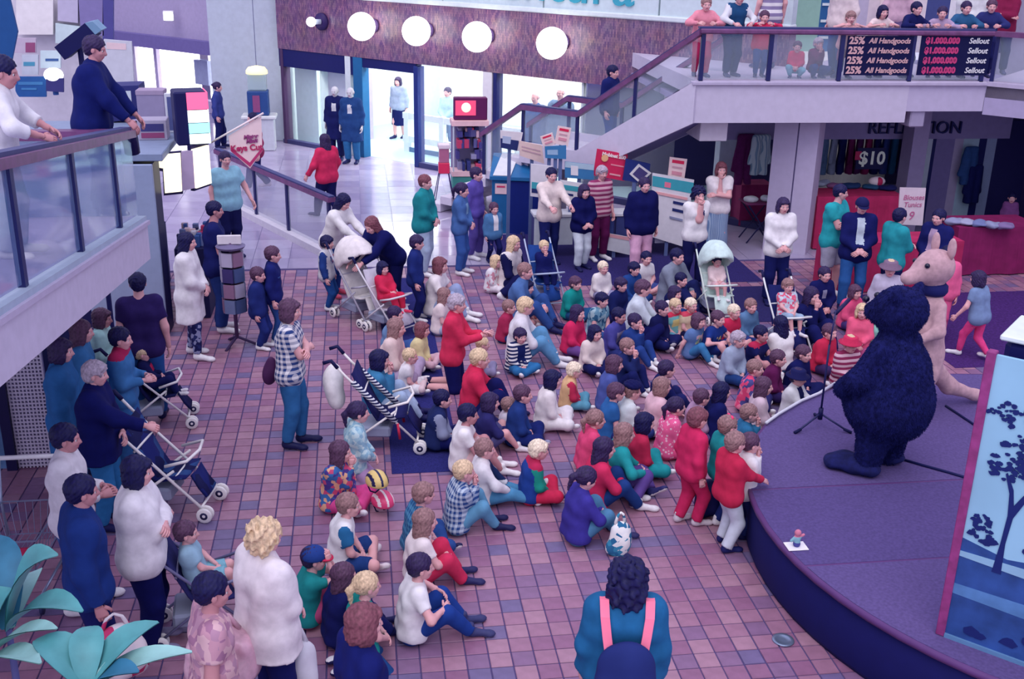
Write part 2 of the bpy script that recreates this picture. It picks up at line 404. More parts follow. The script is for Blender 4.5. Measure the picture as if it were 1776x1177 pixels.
MB().box((E_[1], .05, 0), (E_[2], .3, zb2)).build('pier', fw, wl); MB().box((E_[3], .05, .8), (E_[4], .3, 1.5)).build('pier', mat('8f9ac4', .7), wl); MB().box((E_[5], .05, 0), (6.5, .3, zb2)).build('pier', fw, wl)
MB().box((E_[0], .05, 0), (E_[5], .3, .35)).build('window_base', fw, wl)
for a, c in ((E_[0], E_[1]), (E_[2], E_[3]+.1), (E_[4]-.1, E_[5])): MB().box((a, .18, .35), (c, .2, zb2)).build('lit_window', emis('ffffff', 2.2), wl)
struct(MB().box((-16, 24, 0), (-15.8, 44, 8)), 'wall_left_far', fw)
struct(MB().box((-16, 40.5, 0), (2, 40.7, 9)), 'wall_end', fw)
u = np.array([-1.9, 31.2])
sp = empty('ceiling_spot', at_Y(292, 28, 34.0), 0, 'small bright square light on the lilac wall beside the tall column', 'lamp')
MB().box((-.13, -.05, -.12), (.13, .02, .12), bev=.02).build('lens', emis('eefaff', 2.5), sp)
MB().box((-.16, .0, -.15), (.16, .12, .15), bev=.02).build('housing', mat('c8c8e0', .5), sp)

# ---- left access ramp with glass balustrade, sloping down away from the viewer
RX = -2.1; RSL = .128; RY1 = 10.98
def rdk(y): return 2.50+RSL*(10.95-y)
ra = empty('floor_ramp', kind='structure')
Y0 = 3.0
def ramp_slab(x0, x1, za, zb, y0=Y0, y1=RY1):
    return MB().add([(x0, y0, rdk(y0)+za), (x1, y0, rdk(y0)+za), (x1, y1, rdk(y1)+za), (x0, y1, rdk(y1)+za), (x0, y0, rdk(y0)+zb), (x1, y0, rdk(y0)+zb), (x1, y1, rdk(y1)+zb), (x0, y1, rdk(y1)+zb)],
                    [(0, 3, 2, 1), (4, 5, 6, 7), (0, 1, 5, 4), (1, 2, 6, 5), (2, 3, 7, 6), (3, 0, 4, 7)])
RW = mat('c2bde0', .7, noise=.05)
ramp_slab(-6.2, RX-.0, -.44, -.085).build('ramp_edge_beam', RW, ra)
ramp_slab(-6.2, RX-.10, -.085, -.0).build('ramp_deck', mat('a49cc8', .7), ra)
ramp_slab(RX-.13, RX+.03, -.085, -.045).build('ledge', mat('b5aed4', .6), ra)
ramp_slab(RX-.10, RX+.0, -.045, .0).build('kerb', mat('9fb0cf', .6), ra)
WOOD = mat('6a3f72', .4, .4, noise=.2, scale=9); RAILTOP = mat('3a3f78', .5); DPOST = mat('161c5e', .45, .4)
bl = empty('balustrade', (0, 0, 0), 0, 'sloping glass balustrade with timber handrail on the left ramp', 'railing')
o = ramp_slab(RX-.17, RX-.02, .775, .845).build('handrail', WOOD, bl); ramp_slab(RX-.165, RX-.06, .845, .875).build('rail_cap', RAILTOP, o)
for px, py in ((-70, 560), (40, 492), (140, 432), (207, 390)):
    y = at_X(px, py, RX-.07)[1]; MB().box((RX-.095, y-.035, rdk(y)), (RX-.045, y+.035, rdk(y)+.79)).build('post', DPOST, bl)
ys = [Y0]+[at_X(px, py, RX-.07)[1] for px, py in ((-70, 560), (40, 492), (140, 432), (207, 390))]+[RY1-.02]
for a, c in zip(ys[:-1], ys[1:]): ramp_slab(RX-.075, RX-.065, .02, .77, a+.04, c-.04).build('glass_pane', glass('6f88c0', .42), bl)
MB().tube([(RX-.1, RY1-.06, rdk(RY1)+.80), (RX-.1, RY1+.10, rdk(RY1)+.76), (RX-.1, RY1+.14, rdk(RY1)+.60)], .075, 12).build('rail_end', mat('10144e', .4), bl, True)
# back edge of the ramp
b2 = empty('balustrade', (0, 0, 0), 0, 'far balustrade across the bottom end of the left ramp', 'railing')
MB().box((-6.2, RY1-.16, rdk(RY1)+.77), (RX-.16, RY1-.02, rdk(RY1)+.86)).build('handrail', WOOD, b2)
MB().box((-6.2, RY1-.09, rdk(RY1)+.02), (RX-.16, RY1-.08, rdk(RY1)+.77)).build('glass_pane', glass('6f88c0', .42), b2)
# shop front under the ramp: dark frame, lattice and glass
un = empty('wall_left', kind='structure')
YW = 10.55
x0 = at_Y(52, 690, YW)[0]
MB().box((-7.5, YW, 0), (x0-.28, YW+.02, 2.35)).build('glass_pane', mat('5a7fb4', .15, .5, noise=.5, scale=2.5), un)
MB().box((x0-.30, YW-.06, 0), (x0-.20, YW+.06, 2.5)).build('post', mat('140f46', .5), un)
MB().box((x0-.20, YW+.02, 0), (x0+.16, YW+.05, 2.5)).build('lattice_back', mat('7c76b0', .7), un)
for i in range(11): MB().box((x0-.20+i*.0345, YW-.005, .0), (x0-.186+i*.0345, YW+.02, 2.45)).build('lattice_slat', mat('c9c4e2', .6), un)
for i in range(60): MB().box((x0-.20, YW-.01, .02+i*.04), (x0+.16, YW+.006, .036+i*.04)).build('lattice_slat', mat('c9c4e2', .6), un)
MB().box((-8.5, YW+.9, 0), (-3.0, YW+1.0, 2.2)).build('shop_back', mat('39407e', .8), un)

# ---- right mezzanine
MY = 17.2; MZ = 3.04
bend = at_Y(1712, 145, MY)
fx0 = at_Y(1207, 140, MY)[0]; fxs = at_Y(1568, 215, MY)[0]; bx = bend[0]
mz = empty('floor_upper', kind='structure')
MW = mat('c3bfdf', .7, noise=.04)
MB().box((fx0, MY+.02, 2.78), (bx+.0, 22.5, MZ)).build('upper_slab', mat('b8b2d4', .7), mz)
MB().box((fx0-.02, MY, 2.37), (fxs, MY+.35, MZ-.05)).build('edge_beam', MW, mz)
MB().box((fxs, MY+.01, 2.55), (bx, MY+.35, MZ-.05)).build('edge_beam', mat('bab5da', .7, noise=.04), mz)
MB().box((fx0-.06, MY-.05, MZ-.07), (bx, MY+.12, MZ-.01), bev=.01).build('ledge', mat('b4aed2', .6), mz)
# part beyond the bend, running towards the viewer at 45 degrees
def diag(u0, u1, d0, d1, z0, z1):
    q = R2
    P = [(bx+u*q+d*q, MY-u*q+d*q) for u, d in ((u0, d0), (u1, d0), (u1, d1), (u0, d1))]
    return MB().prism([(x, y, z0) for x, y in P], (0, 0, z1-z0))
diag(0, 5, 0, .3, 2.5, MZ-.05).build('edge_beam', mat('a9a3cf', .7), mz); diag(0, 5, .0, 5, 2.78, MZ).build('upper_slab', mat('b8b2d4', .7), mz); diag(0, 5, -.05, .12, MZ-.07, MZ-.01).build('ledge', mat('b4aed2', .6), mz)
MB().box((fx0, MY+.35, 2.56), (13, 24, 2.66)).build('soffit', mat('8f88b8', .8), mz)
br = empty('balustrade', (0, 0, 0), 0, 'glass balustrade with timber handrail along the upper gallery', 'railing')
zr = at_Y(1300, 48, MY)[2]
o = MB().box((fx0+.0, MY-.03, zr-.10), (bx, MY+.13, zr-.02), bev=.02).build('handrail', WOOD, br); MB().box((fx0, MY-.0, zr-.02), (bx, MY+.10, zr+.01)).build('rail_cap', RAILTOP, o)
px_ = [1214, 1331, 1453, 1575, 1700]
pxs = [at_Y(p, 140, MY+.05)[0] for p in px_]
for x in pxs: MB().box((x-.035, MY+.02, MZ-.01), (x+.035, MY+.07, zr-.09)).build('post', DPOST, br)
for a, c in zip(pxs[:-1], pxs[1:]): MB().box((a+.04, MY+.04, MZ+.02), (c-.04, MY+.05, zr-.1)).build('glass_pane', glass('b4c8e4', .16), br)
brd = empty('balustrade', (0, 0, 0), 0, 'angled end of the upper gallery balustrade at the right edge', 'railing')
diag(0, 5, -.03, .13, zr-.10, zr-.02).build('handrail', WOOD, brd); diag(0.05, 5, .04, .05, MZ+.02, zr-.1).build('glass_pane', glass('b4c8e4', .16), brd)
for u in (.02, .9, 1.9): diag(u, u+.06, .02, .07, MZ-.01, zr-.09).build('post', DPOST, brd)
# sale banners hung on the glass
def banner(px0, px1, py0, py1, label):
    A = at_Y(px0, py0, MY-.0); B = at_Y(px1, py1, MY-.0)
    e = empty('sale_banner', ((A[0]+B[0])/2, MY+.015, (A[2]+B[2])/2), 0, label, 'banner'); w = (B[0]-A[0])/2; h_ = (A[2]-B[2])/2
    cl_ = MB().box((-w, 0, -h_), (w, .012, h_)).build('cloth', mat('0c1046', .8), e); return cl_, w, h_
e, w, h_ = banner(1472, 1577, 62, 131, 'black banner with four orange lines of lettering on the gallery glass')
OR = mat('cfa8b4', .6); PK = mat('c2407e', .6); WT = mat('dfe2f2', .6)
for i in range(4):
    z = h_*(.75-.5*i)
    text_obj('lettering', '25%', .155, OR, e, (-w*.72, -.004, z), (1, 0, 0), (0, 0, 1), .003, bold=.006); text_obj('lettering', 'All Handgoods', .118, OR, e, (w*.27, -.004, z), (1, 0, 0), (0, 0, 1), .003, shear=.2, bold=.003)
e, w, h_ = banner(1600, 1712, 62, 131, 'dark banner with four pink and white lines of lettering on the gallery glass')
for i in range(4):
    z = h_*(.75-.5*i)
    text_obj('lettering', '$1,000,000', .13, PK, e, (-w*.40, -.004, z), (1, 0, 0), (0, 0, 1), .003, bold=.008); text_obj('lettering', 'Sellout', .125, WT, e, (w*.62, -.004, z), (1, 0, 0), (0, 0, 1), .003, shear=.2, bold=.002)
# gallery back wall with shop fronts
gw = empty('wall_upper_gallery', kind='structure')
GY = 21.8
def gp(p0, p1, m, name='wall_panel', y=GY, zt=6.5):
    a = at_Y(p0, 60, y)[0]; c = at_Y(p1, 60, y)[0]; MB().box((a, y, MZ), (c, y+.1, zt)).build(name, m, gw)
for p0, p1, m in ((1150, 1160, LILAC), (1160, 1182, mat('22408c', .3)), (1182, 1195, PALE), (1195, 1240, mat('5f8cc0', .25)), (1240, 1262, mat('d8d8ea', .6)), (1262, 1300, mat('e6e4f0', .6)), (1300, 1312, mat('9088b8')), (1312, 1345, mat('dedcec')), (1345, 1366, LIL2), (1366, 1418, mat('8fb8b4', .6)), (1418, 1460, mat('2c5f9c', .5)), (1460, 1500, LILAC), (1500, 1560, mat('d9cfe2', .6)), (1560, 1600, mat('e4dcea', .6)), (1600, 1640, mat('45508f', .5)), (1640, 1700, mat('e4e6f4', .6)), (1700, 1780, mat('2b2a68', .5)), (1780, 1900, LIL2)): gp(p0, p1, m)
for zz in np.arange(3.3, 5.4, .32):
    a = at_Y(1420, 60, GY)[0]; c = at_Y(1458, 60, GY)[0]; MB().box((a, GY-.03, zz), (c, GY, zz+.05)).build('shelf_edge', PALE, gw)
sg = empty('sale_sign', at_Y(1557, 2, GY-.4), 0, 'white card with red letters on the gallery shop wall', 'sign')
cd_ = MB().box((-.36, 0, -.2), (.36, .02, .2)).build('card', mat('e8d4e0', .6), sg); text_obj('lettering', 'SALE', .26, mat('d0387c', .6), cd_, (0, -.006, 0), (1, 0, 0), (0, 0, 1), .004, bold=.01)

# ---- staircase from the gallery corner, running back at 45 degrees down to a landing, then to the floor
LZ = 1.50; U1, U2 = 2.22, 3.44; STW = 1.5; SRZ = math.radians(135)
sc_ = empty('staircase', (fx0, MY, 0), SRZ, 'white sided staircase rising to the upper gallery', 'staircase')
STEPM = mat('c6c2de', .6)
nst = 8; run = U1/nst; rise = (MZ-LZ)/nst
for i in range(nst): MB().box((i*run, -STW, MZ-(i+1)*rise-.16), ((i+1)*run+.02, -.06, MZ-(i+1)*rise), bev=.008).build('step', STEPM, sc_)
def stringer(y): MB().prism([(-.02, y, MZ), (U1, y, LZ+.14), (U2, y, LZ+.14), (U2, y, LZ-.22), (U1-.2, y, LZ-.22), (-.02, y, 2.37)], (0, -.10, 0)).build('stringer', MW, sc_)
stringer(.04); stringer(-STW+.02)
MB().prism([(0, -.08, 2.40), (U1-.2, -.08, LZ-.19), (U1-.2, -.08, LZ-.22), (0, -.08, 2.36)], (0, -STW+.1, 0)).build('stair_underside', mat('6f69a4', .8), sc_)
MB().box((U1, -STW, LZ-.18), (U2, -.04, LZ), bev=.01).build('landing', STEPM, sc_)
for i in range(8): MB().box((U2+i*.28, -STW, max(LZ-(i+1)*.1667-.16, 0)), (U2+(i+1)*.28+.01, -.04, max(LZ-(i+1)*.1667, .02)), bev=.008).build('step', STEPM, sc_)
MB().box((U2-.1, -STW+.1, 0), (U2, -STW+.2, LZ-.18)).build('support_post', MW, sc_); MB().box((U2-.1, -.2, 0), (U2, -.1, LZ-.18)).build('support_post', MW, sc_)
def stair_rail(y, label):
    e = empty('stair_rail', (fx0, MY, 0), SRZ, label, 'railing')
    zt_, zl = zr-.03, 2.31
    pts = [(-.02, y, zt_), (U1, y, zl), (U2, y, zl), (4.36, y, 1.70)]
    for a, c in zip(pts[:-1], pts[1:]):
        a = np.array(a); c = np.array(c)
        hr_ = MB().prism([a+(0, -.07, -.09), c+(0, -.07, -.09), c+(0, -.07, .0), a+(0, -.07, .0)], (0, .14, 0)).build('handrail', WOOD, e)
        MB().prism([a+(0, -.05, .0), c+(0, -.05, .0), c+(0, -.05, .02), a+(0, -.05, .02)], (0, .1, 0)).build('rail_cap', RAILTOP, hr_)
    for x, z0_, z1_ in ((U2-.03, LZ-.18, zl-.05), (U1+.02, LZ-.2, zl-.05), (U1*.5, (LZ+MZ)/2, (zl+zt_)/2-.08), (4.3, .92, 1.66)): MB().box((x-.03, y-.02, z0_), (x+.03, y+.02, z1_)).build('post', DPOST, e)
    g = glass('b4c8e4', .14)
    MB().prism([(.03, y, MZ+.0), (U1-.03, y, LZ+.17), (U1-.03, y, zl-.1), (.03, y, zt_-.1)], (0, .01, 0)).build('glass_pane', g, e)
    MB().prism([(U1+.05, y, LZ+.17), (U2-.05, y, LZ+.17), (U2-.05, y, zl-.1), (U1+.05, y, zl-.1)], (0, .01, 0)).build('glass_pane', g, e)
    MB().prism([(U2+.02, y, LZ+.0), (4.28, y, 1.0), (4.28, y, 1.64), (U2+.02, y, zl-.12)], (0, .01, 0)).build('glass_pane', g, e)
stair_rail(-.02, 'timber stair handrail with glass infill on the near side of the stairs')
stair_rail(-STW+.02, 'timber stair handrail on the far side of the stairs')
# ---- columns and ground floor shop under the gallery
c1 = at_z(1322, 432); c2 = at_z(1396, 442)
ang = math.atan2(c2[1]-c1[1], c2[0]-c1[0]); wcol = np.hypot(*(c2-c1)[:2])
co = empty('column', ((c1[0]+c2[0])/2, (c1[1]+c2[1])/2, 0), ang, kind='structure')
MB().box((-wcol/2, 0, 0), (.02, .55, 2.45)).build('column_panel', mat('b5afd6', .7, noise=.04), co); MB().box((.045, 0, 0), (wcol/2, .55, 2.45)).build('column_panel', mat('b9b3da', .7, noise=.04), co); MB().box((-wcol/2+.02, .03, 0), (wcol/2-.02, .53, 2.45)).build('column_core', mat('6a6398', .8), co)
p = at_z(1262, 378); struct(MB().box((p[0]-.28, p[1], 0), (p[0]+.18, p[1]+.3, 2.4), bev=.01), 'column', mat('a8b6d2', .7))
A = at_Y(1217, 215, MY+.4); B_ = at_Y(1300, 258, MY+.4); struct(MB().box((A[0]-.05, MY+.3, 2.02), (A[0]+.42, MY+2.6, 2.45), bev=.01), 'trim_1', mat('cfcae4', .7))
p = at_Y(1583, 330, 19.0); struct(MB().box((p[0]-.14, 19.0, 0), (p[0]+.16, 19.4, 2.45)), 'column', mat('9a92c2', .7))
p = at_Y(1588, 212, MY+.1); sb = struct(MB().box((p[0]-.13, MY+.05, 2.28), (p[0]+.13, MY+.4, 2.58), bev=.02), 'trim_2', mat('9d97be', .5)); 
rf = empty('wall_right', kind='structure')
RYW = 19.6
zb0 = at_Y(1500, 241, RYW)[2]
MB().box((fx0+1.0, RYW-.02, zb0), (12.4, RYW+.2, 2.5)).build('sign_bulkhead', mat('8a83bc', .7), rf)
pr = at_Y(1587, 222, RYW-.05)
text_obj('lettering', 'REFLECTION', .33, mat('1a2064', .5), rf, (pr[0], RYW-.06, pr[2]), (1, 0, 0), (0, 0, 1), .03)
for a, c, m in ((1600, 1612, mat('b8c8e0', .3)), (1612, 1618, NAVY), (1618, 1650, mat('7a73ae', .6)), (1650, 1665, LIL2), (1665, 1692, mat('a6c4de', .2)), (1692, 1705, NAVY), (1705, 1722, mat('8fa2cc', .3)), (1722, 1800, mat('20205c', .5))):
    xa = at_Y(a, 300, RYW)[0]; xc = at_Y(c, 300, RYW)[0]; MB().box((xa, RYW+.05, 0), (xc, RYW+.15, 2.0)).build('wall_panel', m, rf)
MB().box((fx0-.5, 23.2, 0), (13, 23.4, 2.5)).build('shop_back', mat('2f2c66', .8), rf)
MB().box((12.9, 14, 0), (13.1, 24, 2.6)).build('shop_side', mat('3a3470', .8), rf)
for x in (8.0, 9.8, 11.2):
    MB().box((x-.5, 20.6, 2.38), (x+.5, 20.9, 2.42)).build('light_tube', emis('ffffff', 3.0), rf)
# closing walls on the sides of the hall, out of view
struct(MB().box((13.4, 2, MZ-.5), (13.6, 24, 9)), 'wall_right_upper', LILAC)
# ================================================================== FIGURES: implicit surfaces turned into one continuous mesh
def surface_nets(F, org, h):
    nx, ny, nz = F.shape; S = F < 0
    c = np.zeros((nx-1, ny-1, nz-1), np.int8)
    for dx in (0, 1):
        for dy in (0, 1):
            for dz in (0, 1): c += S[dx:nx-1+dx, dy:ny-1+dy, dz:nz-1+dz]
    act = (c > 0) & (c < 8); idx = np.full(act.shape, -1, np.int64); I, J, K = np.nonzero(act); n = len(I)
    if n == 0: return np.zeros((0, 3)), []
    idx[I, J, K] = np.arange(n); acc = np.zeros((n, 3)); cnt = np.zeros(n)
    for ax in range(3):
        o1, o2 = [a for a in range(3) if a != ax]
        for p in (0, 1):
            for q in (0, 1):
                d0 = [0, 0, 0]; d0[o1] = p; d0[o2] = q; d1 = list(d0); d1[ax] = 1
                a = F[I+d0[0], J+d0[1], K+d0[2]]; b_ = F[I+d1[0], J+d1[1], K+d1[2]]
                mk = (a < 0) != (b_ < 0); t = np.zeros(n); t[mk] = a[mk]/(a[mk]-b_[mk])
                acc[mk, ax] += t[mk]; acc[mk, o1] += p; acc[mk, o2] += q; cnt[mk] += 1
    V = (np.stack([I, J, K], 1)+acc/cnt[:, None])*h+org
    quads = []
    for ax in range(3):
        o1, o2 = (ax+1) % 3, (ax+2) % 3
        sl0 = [slice(None)]*3; sl1 = [slice(None)]*3; sl0[ax] = slice(0, -1); sl1[ax] = slice(1, None)
        for o in (o1, o2): sl0[o] = slice(1, -1); sl1[o] = slice(1, -1)
        a = S[tuple(sl0)]; b_ = S[tuple(sl1)]
        for flip, mk in ((0, a & ~b_), (1, ~a & b_)):
            E_ = np.array(np.nonzero(mk))
            if E_.shape[1] == 0: continue
            base = E_.copy(); base[o1] += 1; base[o2] += 1
            def cell(da, db):
                q = base.copy(); q[o1] += da-1; q[o2] += db-1; return idx[q[0], q[1], q[2]]
            Q = np.stack([cell(0, 0), cell(1, 0), cell(1, 1), cell(0, 1)], 1)
            quads.append(Q if not flip else Q[:, ::-1])
    return V, np.vstack(quads)
def cone(a, b, r1, r2=None, tag=0, cut=None):
    return ('c', np.asarray(a, float), np.asarray(b, float), r1, r1 if r2 is None else r2, tag, cut)
def ell(c, r, R=None, tag=0, cut=None):
    return ('e', np.asarray(c, float), np.asarray(r, float), R, None, tag, cut)
def pdist(p, P):
    if p[0] == 'c':
        a, b_ = p[1], p[2]; d = b_-a; L = d@d
        t = np.clip(((P-a)@d)/L, 0, 1) if L > 1e-12 else np.zeros(P.shape[:-1])
        r = np.linalg.norm(P-a-t[..., None]*d, axis=-1)-(p[3]+(p[4]-p[3])*t)
    else:
        q = P-p[1]
        if p[3] is not None: q = q@p[3]
        k0 = np.linalg.norm(q/p[2], axis=-1); k1 = np.linalg.norm(q/(p[2]**2), axis=-1); r = k0*(k0-1)/np.maximum(k1, 1e-6)
    if p[6] is not None:
        for n_, k in p[6]: r = np.maximum(r, P@np.asarray(n_, float)-k)
    return r
def pbox(p):
    if p[0] == 'c':
        r = max(p[3], p[4]); return np.minimum(p[1], p[2])-r, np.maximum(p[1], p[2])+r
    r = max(p[2]); return p[1]-r, p[1]+r
def implicit(prims, h, k=0.03, namp=0.0, seed=0, nfreq=38.0, sub=()):
    lo = np.min([pbox(p)[0] for p in prims], 0)-2.5*h-namp; hi = np.max([pbox(p)[1] for p in prims], 0)+2.5*h+namp
    n = np.ceil((hi-lo)/h).astype(int)+1
    F = np.full(n, 0.25, np.float64); ax = [lo[i]+h*np.arange(n[i]) for i in range(3)]
    for p in prims:
        a, c = pbox(p); m = k+3*h
        s = [slice(max(int((a[i]-m-lo[i])/h), 0), min(int((c[i]+m-lo[i])/h)+2, n[i])) for i in range(3)]
        P = np.stack(np.meshgrid(ax[0][s[0]], ax[1][s[1]], ax[2][s[2]], indexing='ij'), -1)
        d = pdist(p, P); f = F[s[0], s[1], s[2]]
        hh = np.maximum(k-np.abs(f-d), 0)/k; F[s[0], s[1], s[2]] = np.minimum(f, d)-hh*hh*k*.25
    for p in sub:
        a, c = pbox(p); m = 2*h
        s = [slice(max(int((a[i]-m-lo[i])/h), 0), min(int((c[i]+m-lo[i])/h)+2, n[i])) for i in range(3)]
        if any(q.stop <= q.start for q in s): continue
        P = np.stack(np.meshgrid(ax[0][s[0]], ax[1][s[1]], ax[2][s[2]], indexing='ij'), -1)
        F[s[0], s[1], s[2]] = np.maximum(F[s[0], s[1], s[2]], -pdist(p, P))
    if namp:
        r = np.random.default_rng(seed); X, Y, Z = np.meshgrid(*ax, indexing='ij', sparse=True)
        for i in range(4):
            d = r.normal(size=3); d[2] *= .7; d /= np.linalg.norm(d); w = nfreq*r.uniform(.6, 1.4); ph = r.uniform(0, 6)
            F += namp*.5*np.sin(w*(d[0]*X+d[1]*Y+d[2]*Z)+ph)
    V, Q = surface_nets(F, lo, h)
    return V, Q
def near_tag(prims, C):
    D = np.stack([pdist(p, C) for p in prims], 1); return np.array([p[5] for p in prims])[D.argmin(1)]
def np_mesh(name, V, Q, mats, mi=None, smooth=True):
    me = bpy.data.meshes.new(name); n = len(Q); me.vertices.add(len(V)); me.vertices.foreach_set('co', V.astype(np.float32).ravel())
    me.loops.add(4*n); me.loops.foreach_set('vertex_index', np.asarray(Q, np.int32).ravel())
    me.polygons.add(n); me.polygons.foreach_set('loop_start', np.arange(0, 4*n, 4, dtype=np.int32))
    for m in mats: me.materials.append(m)
    if mi is not None: me.polygons.foreach_set('material_index', np.asarray(mi, np.int32))
    me.polygons.foreach_set('use_smooth', np.full(n, smooth)); me.update(calc_edges=True)
    return me

# ---- head (unit: head height 1, centre at 0, face towards +Y)
def head_prims():
    return [ell((0, -.07, .12), (.355, .42, .385)), ell((0, .10, -.12), (.285, .29, .36)), ell((0, .19, -.35), (.17, .15, .13)), ell((0, .30, .09), (.25, .1, .06)),
            cone((0, .37, .03), (0, .445, -.115), .04, .065), ell((-.17, .26, -.10), (.11, .1, .09)), ell((.17, .26, -.10), (.11, .1, .09)), ell((0, .345, -.255), (.105, .055, .05))]
HEAD_SUB = [ell((-.155, .40, .005), (.095, .10, .065)), ell((.155, .40, .005), (.095, .10, .065))]
def make_head():
    hp = head_prims(); nu, nv = 34, 26
    th = np.pi*(np.arange(nv+1))/nv
    ph = np.linspace(0, 2*np.pi, nu, endpoint=False)
    ph = ph-0.45*np.sin(ph*1.0)*0.9           # crowd columns towards the face (phi=0 is the face)
    D = np.stack([np.sin(th)[:, None]*np.sin(ph)[None], np.sin(th)[:, None]*np.cos(ph)[None], np.cos(th)[:, None]*np.ones(nu)[None]], -1).reshape(-1, 3)
    lo = np.zeros(len(D)); hi = np.full(len(D), .75)
    def f(P):
        d = np.full(len(P), 9.)
        for p in hp:
            q = pdist(p, P); k = .07; hh = np.maximum(k-np.abs(d-q), 0)/k; d = np.minimum(d, q)-hh*hh*k*.25
        for p in HEAD_SUB: d = np.maximum(d, -pdist(p, P))
        return d
    for _ in range(22):
        m = (lo+hi)/2; ins = f(D*m[:, None]) < 0; lo = np.where(ins, m, lo); hi = np.where(ins, hi, m)
    V = D*lo[:, None]; Q = []
    for i in range(nv):
        for j in range(nu): Q.append((i*nu+j, (i+1)*nu+j, (i+1)*nu+(j+1) % nu, i*nu+(j+1) % nu))
    C = V[np.array(Q)].mean(1)
    mi = np.zeros(len(Q), int)
    mi[(np.abs(C[:, 0]) < .105) & (C[:, 1] > .25) & (np.abs(C[:, 2]+.255) < .042)] = 2        # lips
    mi[(np.abs(np.abs(C[:, 0])-.155) < .085) & (C[:, 1] > .2) & (np.abs(C[:, 2]-.095) < .02)] = 4  # brows
    V = list(map(tuple, V)); Q = [tuple(q) for q in Q]; mi = list(mi)
    b = MB()
    for s in (-1, 1):
        b.sphere((s*.15, .292, .0), .062, 8, 6, 1); b.sphere((s*.15, .343, .0), (.03, .018, .032), 8, 5, 3)
        b.sphere((s*.365, -.02, -.03), (.04, .085, .125), 8, 6, 0)
    o = len(V); V += [tuple(v) for v in np.vstack(b.v)]
    for q, m in zip(b.f, b.m): Q.append(tuple(i+o for i in q)); mi.append(m)
    return np.array(V), Q, mi
HEAD_V, HEAD_Q, HEAD_M = make_head()
# ---- hand (unit: length 1 from wrist, fingers +Y, palm faces -Z, thumb +X); three poses
def make_hand(curl):
    b = MB()
    b.tube([(0, -.06, 0), (0, .04, 0)], [.13, .15], 8)
    n = 8
    def ring(y, w, t, z=0): return [(w*math.cos(2*math.pi*k/n), y, z+t*math.sin(2*math.pi*k/n)) for k in range(n)]
    v = ring(-.02, .14, .10)+ring(.2, .2, .11)+ring(.42, .235, .10, -.01)+ring(.5, .22, .085, -.015); f = []
    for i in range(3):
        for k in range(n): f.append((i*n+k, i*n+(k+1) % n, (i+1)*n+(k+1) % n, (i+1)*n+k))
    f += [tuple(range(n-1, -1, -1)), tuple(range(3*n, 4*n))]; b.add(v, f)
    for x, L, w in ((.165, .43, .052), (.055, .49, .055), (-.058, .45, .053), (-.165, .35, .047)):
        p = np.array([x, .46, -.01]); a = 0.12+curl*.25; pts = [p]; rr = [w*1.05]
        for s, ln in enumerate((.42, .33, .25)):
            p = p+np.array([x*.12*(1-curl), math.cos(a), -math.sin(a)])*L*ln; pts.append(p); rr.append(w*(1-.1*s)); a += curl*(.75 if s == 0 else .6)+.08
        b.tube(pts, rr, 6)
    p = np.array([.15, .12, -.02]); b.tube([p, p+(.12, .14, -.05), p+(.17, .27, -.09-.06*curl), p+(.16-.06*curl, .38, -.12-.1*curl)], [.085, .07, .058, .045], 6)
    return np.vstack(b.v), b.f
HANDS = {'relax': make_hand(.55), 'grip': make_hand(1.25), 'flat': make_hand(.12)}
